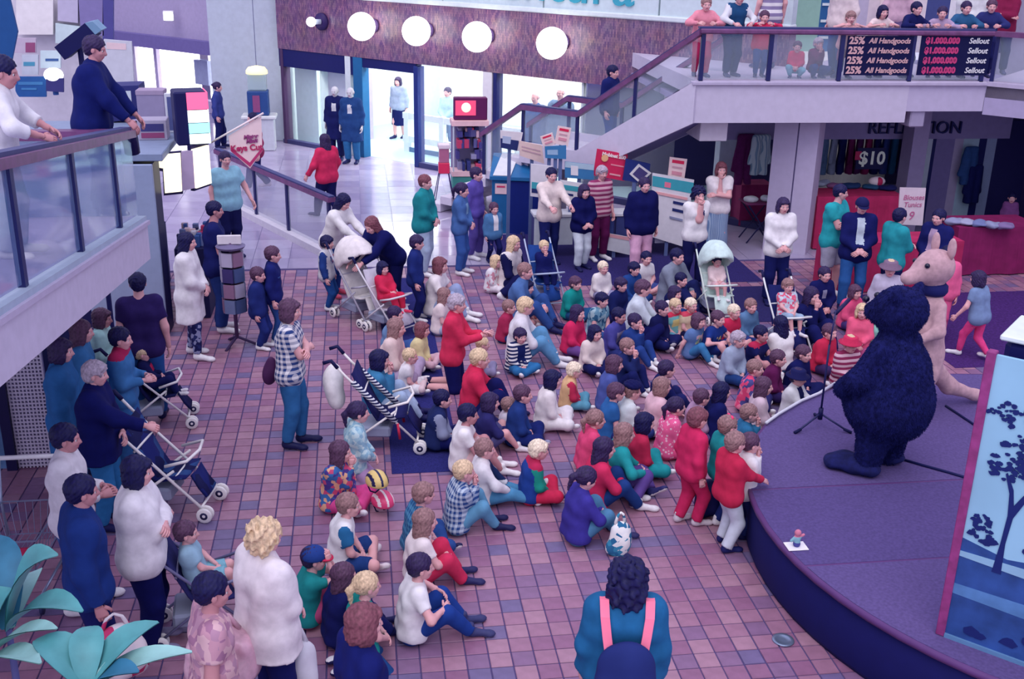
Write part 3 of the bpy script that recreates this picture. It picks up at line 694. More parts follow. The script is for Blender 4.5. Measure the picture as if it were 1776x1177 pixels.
# ---- shared hair, hat and shoe meshes (head units / foot units), one material slot linked to the object
CAP = ell((0, -.085, .145), (.41, .475, .43))
FACE_CUT = [ell((0, .40, -.14), (.325, .36, .39)), ell((0, .30, -.50), (.40, .44, .30))]
EARS = [ell((-.42, .12, -.13), (.2, .21, .23)), ell((.42, .12, -.13), (.2, .21, .23))]
def hair_proto(style, seed=1):
    r = np.random.default_rng(seed); na = .014; k = .08; h = .032
    pr = [CAP]; sub = list(FACE_CUT)
    if style == 'short': pr += [ell((0, -.25, -.08), (.31, .24, .27))]; sub += EARS
    elif style == 'bowl': pr = [ell((0, -.06, .13), (.43, .475, .44)), ell((0, -.2, -.08), (.41, .30, .30)), ell((0, .26, .27), (.30, .16, .14))]; sub = [ell((0, .42, -.16), (.31, .34, .36)), ell((0, .30, -.50), (.40, .44, .30))]+EARS
    elif style == 'bob': pr += [ell((-.33, -.05, -.17), (.13, .28, .38)), ell((.33, -.05, -.17), (.13, .28, .38)), ell((0, -.3, -.18), (.36, .22, .42)), ell((0, .27, .29), (.28, .15, .12))]
    elif style == 'long': pr += [ell((-.31, -.08, -.3), (.14, .27, .6)), ell((.31, -.08, -.3), (.14, .27, .6)), ell((0, -.32, -.45), (.37, .19, .8))]
    elif style == 'vlong': pr += [ell((-.29, -.10, -.3), (.14, .25, .6)), ell((.29, -.10, -.3), (.14, .25, .6)), ell((0, -.36, -.75), (.40, .2, 1.1))]
    elif style == 'pony': pr += [ell((0, -.28, -.02), (.28, .22, .24)), cone((0, -.5, .12), (0, -.66, -.1), .12, .13), cone((0, -.66, -.1), (0, -.58, -.7), .13, .05)]
    elif style == 'curly': pr = [ell((0, -.10, .14), (.47, .52, .47)), ell((0, -.24, -.15), (.44, .32, .36))]; na = .05
    elif style == 'bigcurly': pr = [ell((0, -.12, .12), (.52, .55, .50)), ell((0, -.28, -.35), (.55, .36, .62))]; na = .055
    elif style == 'bun': pr += [ell((0, -.28, -.02), (.28, .22, .24)), ell((0, -.55, .18), (.17, .15, .16))]
    elif style == 'bald': pr = [ell((0, -.2, -.02), (.385, .34, .26))]
    nf = 26 if 'curly' in style else 45
    V, Q = implicit(pr, h, k, na, seed, nf, sub)
    if 'curly' not in style:        # combed grooves
        a = np.arctan2(V[:, 0], V[:, 1]+.1); g = 1+.012*np.sin(a*38+2*np.sin(V[:, 2]*7)); V[:, :2] *= g[:, None]
    return np_mesh('hair', V, Q, [mat('302050')])
_hair = {}
def hair_mesh(style):
    if style not in _hair: _hair[style] = hair_proto(style)
    return _hair[style]
def cap_mesh():
    V, Q = implicit([ell((0, -.06, .14), (.44, .49, .44), cut=[((0, 0, -1), -.06)])], .035, .03)
    b = MB(); b.v = [V]; b.f = [tuple(q) for q in Q]; b.m = [0]*len(b.f); b.n = len(V)
    n = 12; v = []
    for z in (.10, .065):
        for i in range(n+1):
            a = math.pi*i/n; v.append((.36*math.cos(a), .28+.44*math.sin(a), z-.06*math.sin(a)))
    f = [tuple(range(n+1)), tuple(range(2*n+1, n, -1))]+[(i, n+1+i, n+2+i, i+1) for i in range(n)]
    b.add(v, f, 1); return b
def foot_mesh():
    V, Q = implicit([cone((0, .12, .2), (0, .72, .13), .17, .12), cone((0, .0, .2), (0, .1, .2), .17, .17), cone((0, 0, .25), (0, .02, .48), .15, .15), ell((0, .72, .12), (.18, .24, .13))], .055, .08)
    V[:, 2] = np.maximum(V[:, 2], 0.0)
    C = V[Q].mean(1); return np_mesh('shoe', V, Q, [mat('dcdcee'), mat('e8e8f4')], (C[:, 2] < .055).astype(int))
FOOT = foot_mesh()
SKIN = {'l': 'd8a4b0', 'm': 'be8896', 'd': '7a4a66', 'p': 'c4c4d8'}
HAIRC = {'k': '100f48', 'b': '533858', 'd': '2e2150', 'l': '8c6c74', 'y': 'd0b8a0', 'w': 'e0d2c6', 'g': 'a69cb6', 'r': '744456'}
def norm(v): return v/(np.linalg.norm(v)+1e-9)
def ik(a, t, L1, L2, pole):
    d = t-a; D = np.linalg.norm(d); D = min(max(D, abs(L1-L2)+.01), L1+L2-.004); d = norm(d); t = a+d*D
    x = (L1*L1-L2*L2+D*D)/(2*D); y = math.sqrt(max(L1*L1-x*x, 0)); p = np.asarray(pole, float); p = norm(p-d*(p@d)); return a+d*x+p*y, t
REST = [.9]
def skeleton(S, pose, arms, lean, hyaw, hpitch, rs, fat, seat=None):
    c = min(max((1.5-S)/.5, 0), 1); J = {}; J['c'] = c
    HH = .19+.035*(1-c); HH *= min(1, .55+.45*S/1.0); J['HH'] = HH
    Lt, Ls = .245*S, .235*S*(1-.06*c); ak = .04*S; hw = .052*S
    tl = .308*S; nb = S*(.823-.05*c)
    hipz = nb-tl
    j = lambda a: rs.uniform(-a, a)
    legpole = None
    if pose == 'stand':
        P = np.array([0, 0, hipz]); w = rs.uniform(.05, .075)*S; st_ = j(.05)*S
        A = [np.array([-w, st_+.0, ak]), np.array([w, -st_, ak])]; pole = [(-.15, 1, 0), (.15, 1, 0)]
    elif pose == 'walk':
        P = np.array([0, 0, hipz-.01*S]); A = [np.array([-.045*S, .15*S, ak]), np.array([.045*S, -.15*S, ak+.03*S])]; pole = [(0, 1, 0)]*2
    elif pose == 'sit':
        P = np.array([0, 0, .068*S]); kx = .185*S+j(.02)*S
        A = [np.array([.06*S, .22*S, .035*S]), np.array([-.06*S, .17*S, .035*S])]; pole = [(-1, .55, .35), (1, .55, .35)]
    elif pose == 'knees':
        P = np.array([0, 0, .068*S]); y = rs.uniform(.27, .33)*S
        A = [np.array([-.06*S, y, ak*.8]), np.array([.06*S, y+.02*S, ak*.8])]; pole = [(-.25, .3, 1), (.25, .3, 1)]
    elif pose == 'legs':
        P = np.array([0, 0, .068*S]); A = [np.array([-.07*S, .465*S, ak]), np.array([.08*S, .455*S, ak])]; pole = [(-.1, 0, 1), (.1, 0, 1)]
    elif pose == 'side':
        P = np.array([0, 0, .068*S]); A = [np.array([.10*S, .26*S, .035*S]), np.array([.26*S, .08*S, .035*S])]; pole = [(-.4, 1, .25), (1, .9, .2)]
    elif pose == 'kneel':
        P = np.array([0, 0, .275*S]); A = [np.array([-.06*S, -.2*S, .03*S]), np.array([.06*S, -.2*S, .03*S])]; pole = [(-.1, 1, -.4), (.1, 1, -.4)]
    elif pose == 'heels':
        P = np.array([0, 0, .13*S]); A = [np.array([-.06*S, -.06*S, .03*S]), np.array([.06*S, -.06*S, .03*S])]; pole = [(-.2, 1, -.1), (.2, 1, -.1)]
    elif pose == 'crouch':
        P = np.array([0, 0, .16*S]); A = [np.array([-.08*S, .06*S, ak]), np.array([.08*S, .1*S, ak])]; pole = [(-.4, 1, .6), (.4, 1, .6)]
    elif pose == 'chair':
        P = np.array([0, 0, 0.0]); A = [np.array([-.06*S, .30*S, -.16*S]), np.array([.06*S, .32*S, -.14*S])]; pole = [(-.15, .6, 1), (.15, .6, 1)]
    J['P'] = P
    la = math.radians(lean)
    tu = np.array([0, math.sin(la), math.cos(la)]); tf = np.array([0, math.cos(la), -math.sin(la)]); X = np.array([1., 0, 0])
    J['tu'], J['tf'] = tu, tf
    J['waist'] = P+tu*tl*.36-tf*(.018*S if pose in ('sit', 'knees', 'side', 'chair') else -.004*S)
    J['chest'] = P+tu*tl*.72-tf*(.008*S if pose in ('sit', 'knees', 'side') else 0)
    J['nb'] = P+tu*tl
    hu = norm(tu*.5+np.array([0, 0, .5])); hf0 = norm(np.array([0, 1, 0])-hu*hu[1])
    hd = S-nb-HH/2
    J['hc'] = J['nb']+hu*(hd*.9)+hf0*(.012*S+.1*hd)
    hy, hp = math.radians(hyaw), math.radians(hpitch)
    f = np.array([math.sin(hy)*math.cos(hp), math.cos(hy)*math.cos(hp), math.sin(hp)]); r = np.array([math.cos(hy), -math.sin(hy), 0]); u = np.cross(r, f)
    J['hR'] = frame(r, f, u)
    J['sh'] = [J['nb']-tu*.022*S-X*.098*S*fat**.3, J['nb']-tu*.022*S+X*.098*S*fat**.3]
    J['hip'] = [P-X*hw, P+X*hw]
    J['knee'] = []; J['ank'] = []
    for i in range(2):
        k_, a = ik(J['hip'][i], A[i], Lt, Ls, pole[i]); J['knee'].append(k_); J['ank'].append(a)
    La, Lf = .168*S, .148*S
    seated = pose in ('sit', 'knees', 'legs', 'side', 'heels', 'chair', 'crouch')
    sh = J['sh']; el = []; wr = []
    def T(i, t, pole_): e, w_ = ik(sh[i], np.asarray(t, float), La, Lf, pole_); el.append(e); wr.append(w_)
    kn = J['knee']; out = [(-1, -.4, -.3), (1, -.4, -.3)]; dn = [(-.5, -.6, -1), (.5, -.6, -1)]
    chin = J['hc']+J['hR'][:, 1]*.42*HH-J['hR'][:, 2]*.48*HH
    for i, s in ((0, -1), (1, 1)):
        a = arms if isinstance(arms, str) else arms[i]
        if a == 'down': T(i, sh[i]+np.array([s*.05*S, .02*S+j(.02)*S, -.305*S]), (s*.4, -1, 0))
        elif a == 'lap': T(i, P+tf*(.15*S)+np.array([s*.03*S, 0, .055*S+j(.01)*S]), out[i])
        elif a == 'clasp': T(i, P+tf*(.125*S)+tu*.05*S+X*s*.015*S, out[i])
        elif a == 'fold': T(i, J['chest']+tf*.12*S-X*s*(.055*S)-tu*(.06*S+.02*S*i), (s, .2, -.8))
        elif a == 'knees': T(i, (kn[0]+kn[1])/2+np.array([s*.03*S, .035*S, -.04*S]), out[i])
        elif a == 'knee': T(i, kn[i]+np.array([-s*.0*S, -.02*S, .035*S]), out[i])
        elif a == 'chin': T(i, chin+np.array([s*.012*S, .012*S, -.02*S]), dn[i])
        elif a == 'mouth': T(i, chin+np.array([s*.02*S, .025*S, .0]), dn[i])
        elif a == 'eye': T(i, J['hc']+J['hR'][:, 1]*.5*HH+np.array([s*.03*S, 0, -.01*S]), dn[i])
        elif a == 'push': T(i, J['waist']+np.array([s*.11*S, .27*S, .03*S]), dn[i])
        elif a == 'reach': T(i, J['chest']+np.array([s*.06*S, .36*S, -.20*S]), dn[i])
        elif a == 'rail': T(i, J['chest']+np.array([s*.06*S, .26*S, -.02*S]), out[i])
        elif a == 'rest': T(i, np.array([s*.11*S, .23*S, REST[0]]), out[i])
        elif a == 'hip': T(i, P+np.array([s*.11*S, .03*S, .07*S]), (s, -.6, 0))
        elif a == 'clap': T(i, J['chest']+tf*.22*S+X*s*.015*S-tu*.04*S, dn[i])
        elif a == 'floor': T(i, np.array([s*.16*S, -.10*S, P[2]-.03*S]), (s, -.6, 0))
        elif a == 'up': T(i, sh[i]+np.array([s*.1*S, .10*S, .26*S]), (s, -.2, -.5))
        elif a == 'hold': T(i, J['chest']+tf*.15*S+X*s*.05*S-tu*.10*S, dn[i])
        elif a == 'back': T(i, P+np.array([-s*.01*S, -.10*S, .05*S]), (s, -1, 0))
        elif a == 'side': T(i, sh[i]+np.array([s*.10*S, .10*S, -.27*S]), (s*.5, -1, 0))
    J['el'], J['wr'] = el, wr
    return J
def body_prims(J, S, fat, g=0.0, parts='all', sleeve=None, leg=None, hem=None, topseg=None):
    """prims for body (g=0) or for a garment (g = thickness in metres)"""
    X = np.array([1., 0, 0]); P, wa, ch, nb = J['P'], J['waist'], J['chest'], J['nb']; c = J['c']; tb = fat*(1+.10*c); q = []
    return q
def torso(J, S, fat, g, lo_cut=None, tag=0):
    X = np.array([1., 0, 0]); P, wa, ch, nb, tu, tf = J['P'], J['waist'], J['chest'], J['nb'], J['tu'], J['tf']; tb = fat*(1+.12*J['c'])
    cut = [lo_cut] if lo_cut else None
    q = [cone(P-X*.045*S*tb, P+X*.045*S*tb, .066*S*tb+g*1.15+(.010*S if g > 0 else 0), tag=tag, cut=cut), cone(wa-X*.04*S*tb, wa+X*.04*S*tb, .062*S*tb+g, tag=tag, cut=cut), cone(ch-X*.052*S*tb, ch+X*.052*S*tb, .064*S*tb+g, tag=tag),
         cone(J['sh'][0]+X*.012*S, J['sh'][1]-X*.012*S, .040*S+g, tag=tag)]
    if g > 0:
        for s_ in (-1, 1): q.append(cone(ch+X*s_*.045*S*tb, P+X*s_*.046*S*tb, .058*S*tb+g, .062*S*tb+g, tag, cut))
    return q
def upper_arm(J, S, i, g, tag=0, frac=1.0, fat=1.0):
    a, b_ = J['sh'][i], J['el'][i]; e = a+(b_-a)*frac; n = norm(b_-a)
    return cone(a, b_ if frac >= 1 else a+(b_-a)*min(frac+.2, 1), .0335*S*fat**.5+g, .0265*S*fat**.5+g, tag, [(n, n@e)] if frac < 1 else None)
def fore_arm(J, S, i, g, tag=0, frac=1.0):
    a, b_ = J['el'][i], J['wr'][i]; n = norm(b_-a); e = a+(b_-a)*frac
    return cone(a, b_, .0265*S+g, .0175*S+g, tag, [(n, n@e)] if g > 0 else None)
def leg_prims(J, S, i, g, tag=0, frac=2.0, fat=1.0, flare=0.0):
    h, k_, a = J['hip'][i], J['knee'][i], J['ank'][i]; q = []
    n1 = norm(k_-h); e1 = h+(k_-h)*min(frac, 1)
    q.append(cone(h, k_, .058*S*fat+g, .038*S*fat**.5+g, tag, [(n1, n1@e1)] if frac < 1 else None))
    if frac > 1:
        n2 = norm(a-k_); f2 = frac-1; e2 = k_+(a-k_)*f2
        q.append(cone(k_, a, .040*S*fat**.5+g, .0235*S+g+flare, tag, [(n2, n2@e2)] if g > 0 else None))
    return q
NPEOPLE = [0]
def obj(name, me, parent, m=None):
    o = bpy.data.objects.new(name, me); COL.objects.link(o); o.parent = parent
    if m is not None:
        for i, q in enumerate(m if isinstance(m, (list, tuple)) else [m]):
            o.material_slots[i].link = 'OBJECT'; o.material_slots[i].material = q
    return o
def cloth(spec):
    """'type:hex' or 'type:kind/hex/hex..@scale' -> (type, material)"""
    t, c = spec.split(':')
    if '/' in c:
        sc = 20.0
        if '@' in c: c, sc = c.split('@')
        q = c.split('/'); return t, pat(q[0], q[1:], float(sc))
    return t, mat(c, .85, .15, noise=.10, scale=16, bump=.35)
def P(hx, hy, S, pose, arms, face, hair, top, bottom, shoe, label, **o):
    """one person: head top seen at photo pixel (hx, hy), stature S, facing angle in degrees (0 right, 90 away, -90 to viewer, None towards the stage)"""
    NPEOPLE[0] += 1; seed = NPEOPLE[0]; rs = np.random.default_rng(seed)
    fat = o.get('fat', 1.0); z0 = o.get('z', 0.0); lean = o.get('lean', {'sit': 8, 'knees': 6, 'legs': 2, 'side': 5, 'kneel': 2, 'heels': 4, 'chair': -12, 'crouch': 25}.get(pose, 0))
    hyaw, hp = o.get('hyaw', 0), o.get('hp', {True: -6, False: -3}[pose in ('stand', 'walk')]); 
    J = skeleton(S, pose, arms, lean, 0, hp, np.random.default_rng(seed), fat)
    top_l = J['hc']+np.array([0, 0, .5*J['HH']]); seat = o.get('seat', 0.0)
    zt = 0 if callable(z0) else z0+seat+top_l[2]
    if 'Y' in o or 'X' in o:                     # standing against a known plane: its height follows from the pixel
        w = at_Y(hx, hy, o['Y']) if 'Y' in o else at_X(hx, hy, o['X'])
        if callable(z0): z0 = z0(w[1])
        for _ in range(3):
            S = S*(w[2]-z0)/top_l[2] if not o.get('fixS') else S
            J = skeleton(S, pose, arms, lean, 0, hp, np.random.default_rng(seed), fat); top_l = J['hc']+np.array([0, 0, .5*J['HH']])
        zt = w[2] = z0+top_l[2]
    else: w = at_z(hx, hy, zt)
    if face is None: fa = math.degrees(math.atan2(9.0-w[1], 5.3-w[0]))+o.get('df', 0)
    else: fa = face
    if hyaw == 'stage': 
        hyaw = fa-math.degrees(math.atan2(9.0-w[1], 5.3-w[0])); hyaw = (hyaw+180) % 360-180; hyaw = max(-65, min(65, hyaw))
    J = skeleton(S, pose, arms, lean, hyaw, hp, np.random.default_rng(seed), fat)
    if .2 < w[0] < 1.0 and 10 < w[1] < 16.8 and z0 == 0: z0 = .006
    rz = math.radians(fa-90); off = rotz(rz)@top_l
    base = (w[0]-off[0], w[1]-off[1], z0)
    name = o.get('name', 'person'); root = empty(name, base, rz, label, o.get('cat', 'person'), o.get('group'))
    Z = np.linalg.norm(w-CPOS); vx = min(max(Z/1900*2.7, .0115), .0215)
    if seat:                                     # lift the figure onto its seat
        for k_ in ('P', 'waist', 'chest', 'nb', 'hc'): J[k_] = J[k_]+np.array([0, 0, seat])
        for k_ in ('sh', 'hip', 'knee', 'ank', 'el', 'wr'): J[k_] = [q+np.array([0, 0, seat]) for q in J[k_]]
    skin = mat(SKIN[o.get('skin', 'l')], .55, .35, noise=.05); hs, hc = hair.split(':') if hair else (None, 'b'); hcol = HAIRC.get(hc, hc)
    tt, tm = cloth(top); bt, bm = cloth(bottom) if bottom else (None, None)
    HH = J['HH']
    # ---- clothing
    gp = []; gs = {'tee': .012, 'long': .015, 'jacket': .022, 'coat': .024, 'vest': .012, 'dress': .014}[tt]*(.6+.4*S)
    tu = J['tu']; P_ = J['P']
    hemd = {'tee': .075, 'long': .07, 'jacket': .085, 'coat': .10, 'vest': .05, 'dress': .10}[tt]*S*(.35 if pose in ('sit', 'knees', 'legs', 'side', 'heels', 'chair', 'crouch') else 1)
    gp = torso(J, S, fat, gs, (-tu, -tu@(P_-tu*hemd)))
    sl = {'tee': (.62, 0), 'vest': (.0, 0), 'dress': (.5, 0)}.get(tt, (1, .93)); sl = o.get('sleeve', sl); stag = 1 if 'sleevecol' in o else 0
    for i in range(2):
        if sl[0] > 0: gp.append(upper_arm(J, S, i, gs*.9, stag, sl[0], fat))
        if sl[1] > 0: gp.append(fore_arm(J, S, i, gs*.85, stag, sl[1]))
    if tt in ('long', 'jacket', 'coat'): gp.append(cone(J['nb']-tu*.02*S, J['nb']+tu*.012*S, .040*S+gs, .036*S+gs*.6, 0))
    if tt in ('coat', 'dress') and pose in ('stand', 'walk'):
        ln = o.get('coatlen', .22)*S; lo = P_-np.array([0, 0, ln])
        for s in (-1, 1): gp.append(cone(P_+np.array([s*.045*S, 0, 0]), lo+np.array([s*.05*S, 0, 0]), .066*S*fat+gs, .082*S*fat+gs, 0, [((0, 0, -1), -lo[2])]))
    if tt == 'dress' and pose not in ('stand', 'walk'):
        for i in range(2): gp += leg_prims(J, S, i, .02, 0, .95, fat)
    if o.get('hood'): gp.append(ell(J['nb']-J['tf']*.06*S+tu*.0*S, (.07*S, .05*S, .045*S)))
    mats_ = [tm, mat(o['sleevecol'], .85, .15) if 'sleevecol' in o else tm, cloth('x:'+o['chest'])[1] if 'chest' in o else tm, mat(o['collar'], .85, .15) if 'collar' in o else tm]
    V, Q = implicit(gp, vx, .035*S**.5, .0030*S if not o.get('bulky') else .007, seed, 34)
    C = V[Q].mean(1); mi = near_tag(gp, C) if stag else np.zeros(len(Q), int)
    if 'chest' in o:
        rel = C-J['chest']; m_ = (rel@J['tf'] > .02*S) & (np.abs(rel[:, 0]) < o.get('cw', .075)*S) & (np.abs(rel@tu+.015*S) < o.get('chh', .055)*S) & (mi == 0); mi[m_] = 2
    if 'collar' in o: mi[(C-J['nb'])@tu > -.012*S] = 3
    tn = {'tee': 't_shirt', 'long': 'sweater', 'jacket': 'jacket', 'coat': 'long_jacket', 'vest': 'vest', 'dress': 'dress'}[tt]
    obj(tn, np_mesh(tn, V, Q, mats_, mi), root)
    lowp = []
    if bt:
        g2 = {'trousers': .014, 'jeans': .012, 'shorts': .018, 'leggings': .005, 'skirt': .012}[bt]*(.6+.4*S)
        X = np.array([1., 0, 0]); tb = fat*(1+.12*J['c'])
        lowp = [cone(P_-X*.043*S*tb, P_+X*.043*S*tb, .068*S*tb+g2*.6), cone(P_+tu*.05*S-X*.04*S*tb, P_+tu*.05*S+X*.04*S*tb, .062*S*tb+g2*.5, cut=[(tu, tu@(P_+tu*.07*S))])]
        if bt == 'skirt' and pose in ('stand', 'walk'):
            ln = o.get('skirtlen', .30)*S; lo = P_-np.array([0, 0, ln])
            for s in (-1, 1): lowp.append(cone(P_+np.array([s*.04*S, 0, 0]), lo+np.array([s*.045*S, 0, 0]), .068*S*fat+g2, .078*S*fat+g2, 0, [((0, 0, -1), -lo[2])]))
        else:
            fr = {'shorts': .92, 'skirt': 1.15}.get(bt, 1.93); fr = o.get('legfrac', fr)
            for i in range(2): lowp += leg_prims(J, S, i, g2, 0, fr, fat, .008*S if bt == 'trousers' else .003*S)
        V, Q = implicit(lowp, vx, .022*S**.5, .0025*S, seed+500, 30); obj(bt, np_mesh(bt, V, Q, [bm]), root)
    # ---- body: one mesh, skin faces hidden well inside the clothes are dropped
    bp = torso(J, S, fat*.94, -.004)
    for i in range(2): bp += [upper_arm(J, S, i, 0, fat=fat), fore_arm(J, S, i, 0)]+leg_prims(J, S, i, 0, fat=fat)
    bp.append(cone(J['nb']-tu*.01*S, J['hc']-np.array([0, 0, .1*HH]), .034*S+.006*J['c'], .030*S+.004*J['c']))
    vb = min(max(.0170*S, .0145), .0235); V, Q = implicit(bp, vb, .02*S**.5)
    b = MB(); b.v = [V]; b.f = [tuple(q) for q in Q.tolist()]; b.m = [0]*len(b.f); b.n = len(V)
    hv = HEAD_V@J['hR'].T*HH+J['hc']; o0 = b.n
    b.v.append(hv); b.f += [tuple(i+o0 for i in q) for q in HEAD_Q]; b.m += list(HEAD_M); b.n += len(hv)
    for i, s in ((0, -1), (1, 1)):
        a = arms if isinstance(arms, str) else arms[i]
        hd = norm(J['wr'][i]-J['el'][i]); ps = 'relax'
        if a in ('push', 'hip', 'rail', 'rest'): ps = 'grip' if a == 'push' else 'relax'
        if a in ('clap', 'floor', 'reach'): ps = 'flat'
        if a in ('chin', 'mouth', 'eye'): hd = norm(hd*.4+np.array([0, .1, 1.])); ps = 'grip'
        if a in ('lap', 'clasp', 'fold', 'knees'): hd = norm(hd+np.array([-s*.7, .15, -.1]))
        pn = norm(np.array([-s*.6, -.55, -.55]) if a not in ('down', 'side') else np.array([-s*1., .2, 0.])); pn = norm(pn-hd*(pn@hd))
        z_ = -pn; y_ = hd; x_ = np.cross(y_, z_)
        hv, hf = HANDS[ps]; hv = hv.copy(); hl = .108*S
        inward = np.array([0, 0, 1.]) if a in ('fold', 'clasp', 'lap', 'knees') else np.array([-s*.3, 1, .4])
        if (x_@inward) < 0: hv[:, 0] *= -1; hf = [q[::-1] for q in hf]
        b.add(hv@frame(x_, y_, z_).T*hl+J['wr'][i], hf, 0)
    if shoe is None:
        pass
    brow = mat(hcol, .8)
    bo = b.build('body', [skin, mat('e4e2ee', .4), mat('b8607e' if o.get('skin') != 'd' else '6e3858', .5), mat('140f3c', .3), brow], root, True)
    # ---- shoes
    if shoe:
        sm = mat(shoe, .6, .3); so = mat('dcdcec' if shoe not in ('0c1050', '141a66') else '1a1a50', .6)
        for i in range(2):
            a, k_ = J['ank'][i], J['knee'][i]; sh_ = norm(a-k_)
            if pose in ('stand', 'walk', 'knees', 'crouch'): fd = norm(np.array([(-1, 1)[i]*.18, 1, 0])); up = np.array([0, 0, 1.])
            elif pose in ('kneel', 'heels'): fd = np.array([0, -1., -.15]); up = np.array([0, .3, -1.]); up = norm(up)
            else: up = norm(-sh_*.8+np.array([0, 0, .35])); fd = norm(np.cross(np.array([1., 0, 0])*(1 if pose != 'sit' else 1), -up)); fd = norm(np.array([(-1, 1)[i]*.2, .25, 1])-up*(np.array([(-1, 1)[i]*.2, .25, 1])@up)) if pose in ('legs', 'chair') else norm(np.array([(1, -1)[i]*.9, .8, .25])-up*(np.array([(1, -1)[i]*.9, .8, .25])@up))
            up = norm(up-fd*(up@fd)); r_ = np.cross(fd, up); L = .155*S*(1+.1*J['c'])
            loc = a-up*(.26*L)-fd*.05*L
            if pose in ('stand', 'walk', 'knees', 'crouch'): loc[2] = max(a[2]-.04*S, 0) if pose == 'walk' else seat
            so_ = obj('shoe', FOOT, root, [sm, so]); W = Matrix.Identity(4)
            for q in range(3): W[q][0] = r_[q]*L; W[q][1] = fd[q]*L; W[q][2] = up[q]*L; W[q][3] = loc[q]
            so_.matrix_local = W
    # ---- hair / hat
    def on_head(ob, sc=1.0, dz=0):
        W = Matrix.Identity(4)
        for q in range(3):
            for w_ in range(3): W[q][w_] = J['hR'][q, w_]*HH*sc
            W[q][3] = J['hc'][q]+J['hR'][q, 2]*dz*HH
        ob.matrix_local = W
    if hs:
        ho = obj('hair', hair_mesh(hs), root, mat(hcol, .6, .3, noise=.35, scale=9)); on_head(ho)
    if 'hat' in o:
        kind, c1_, c2_ = o['hat']
        if kind == 'cap': q = cap_mesh().build('cap', [mat(c1_, .8), mat(c2_, .8)], root, True); on_head(q)
        elif kind == 'brim':
            q = MB().lathe([(.40, .02), (.68, -.02), (.69, .02), (.46, .08), (.43, .34), (.3, .42), (.02, .4)], 20, c=(0, -.04, .1)).build('hat', [mat(c1_, .8)], root, True); on_head(q)
        elif kind == 'fur':
            V, Q = implicit([ell((0, -.04, .40), (.52, .50, .24))], .05, .04, .03, 3, 30); q = obj('hat', np_mesh('hat', V, Q, [mat(c1_, .95)]), root); on_head(q)
        elif kind == 'bow':
            q = MB().sphere((-.14, 0, .5), (.15, .07, .1), 10, 6).sphere((.14, 0, .5), (.15, .07, .1), 10, 6).build('hair_bow', [mat(c1_, .7)], root, True); on_head(q)
    root['_w'] = 0
    del root['_w']
    return root, J, base, fa
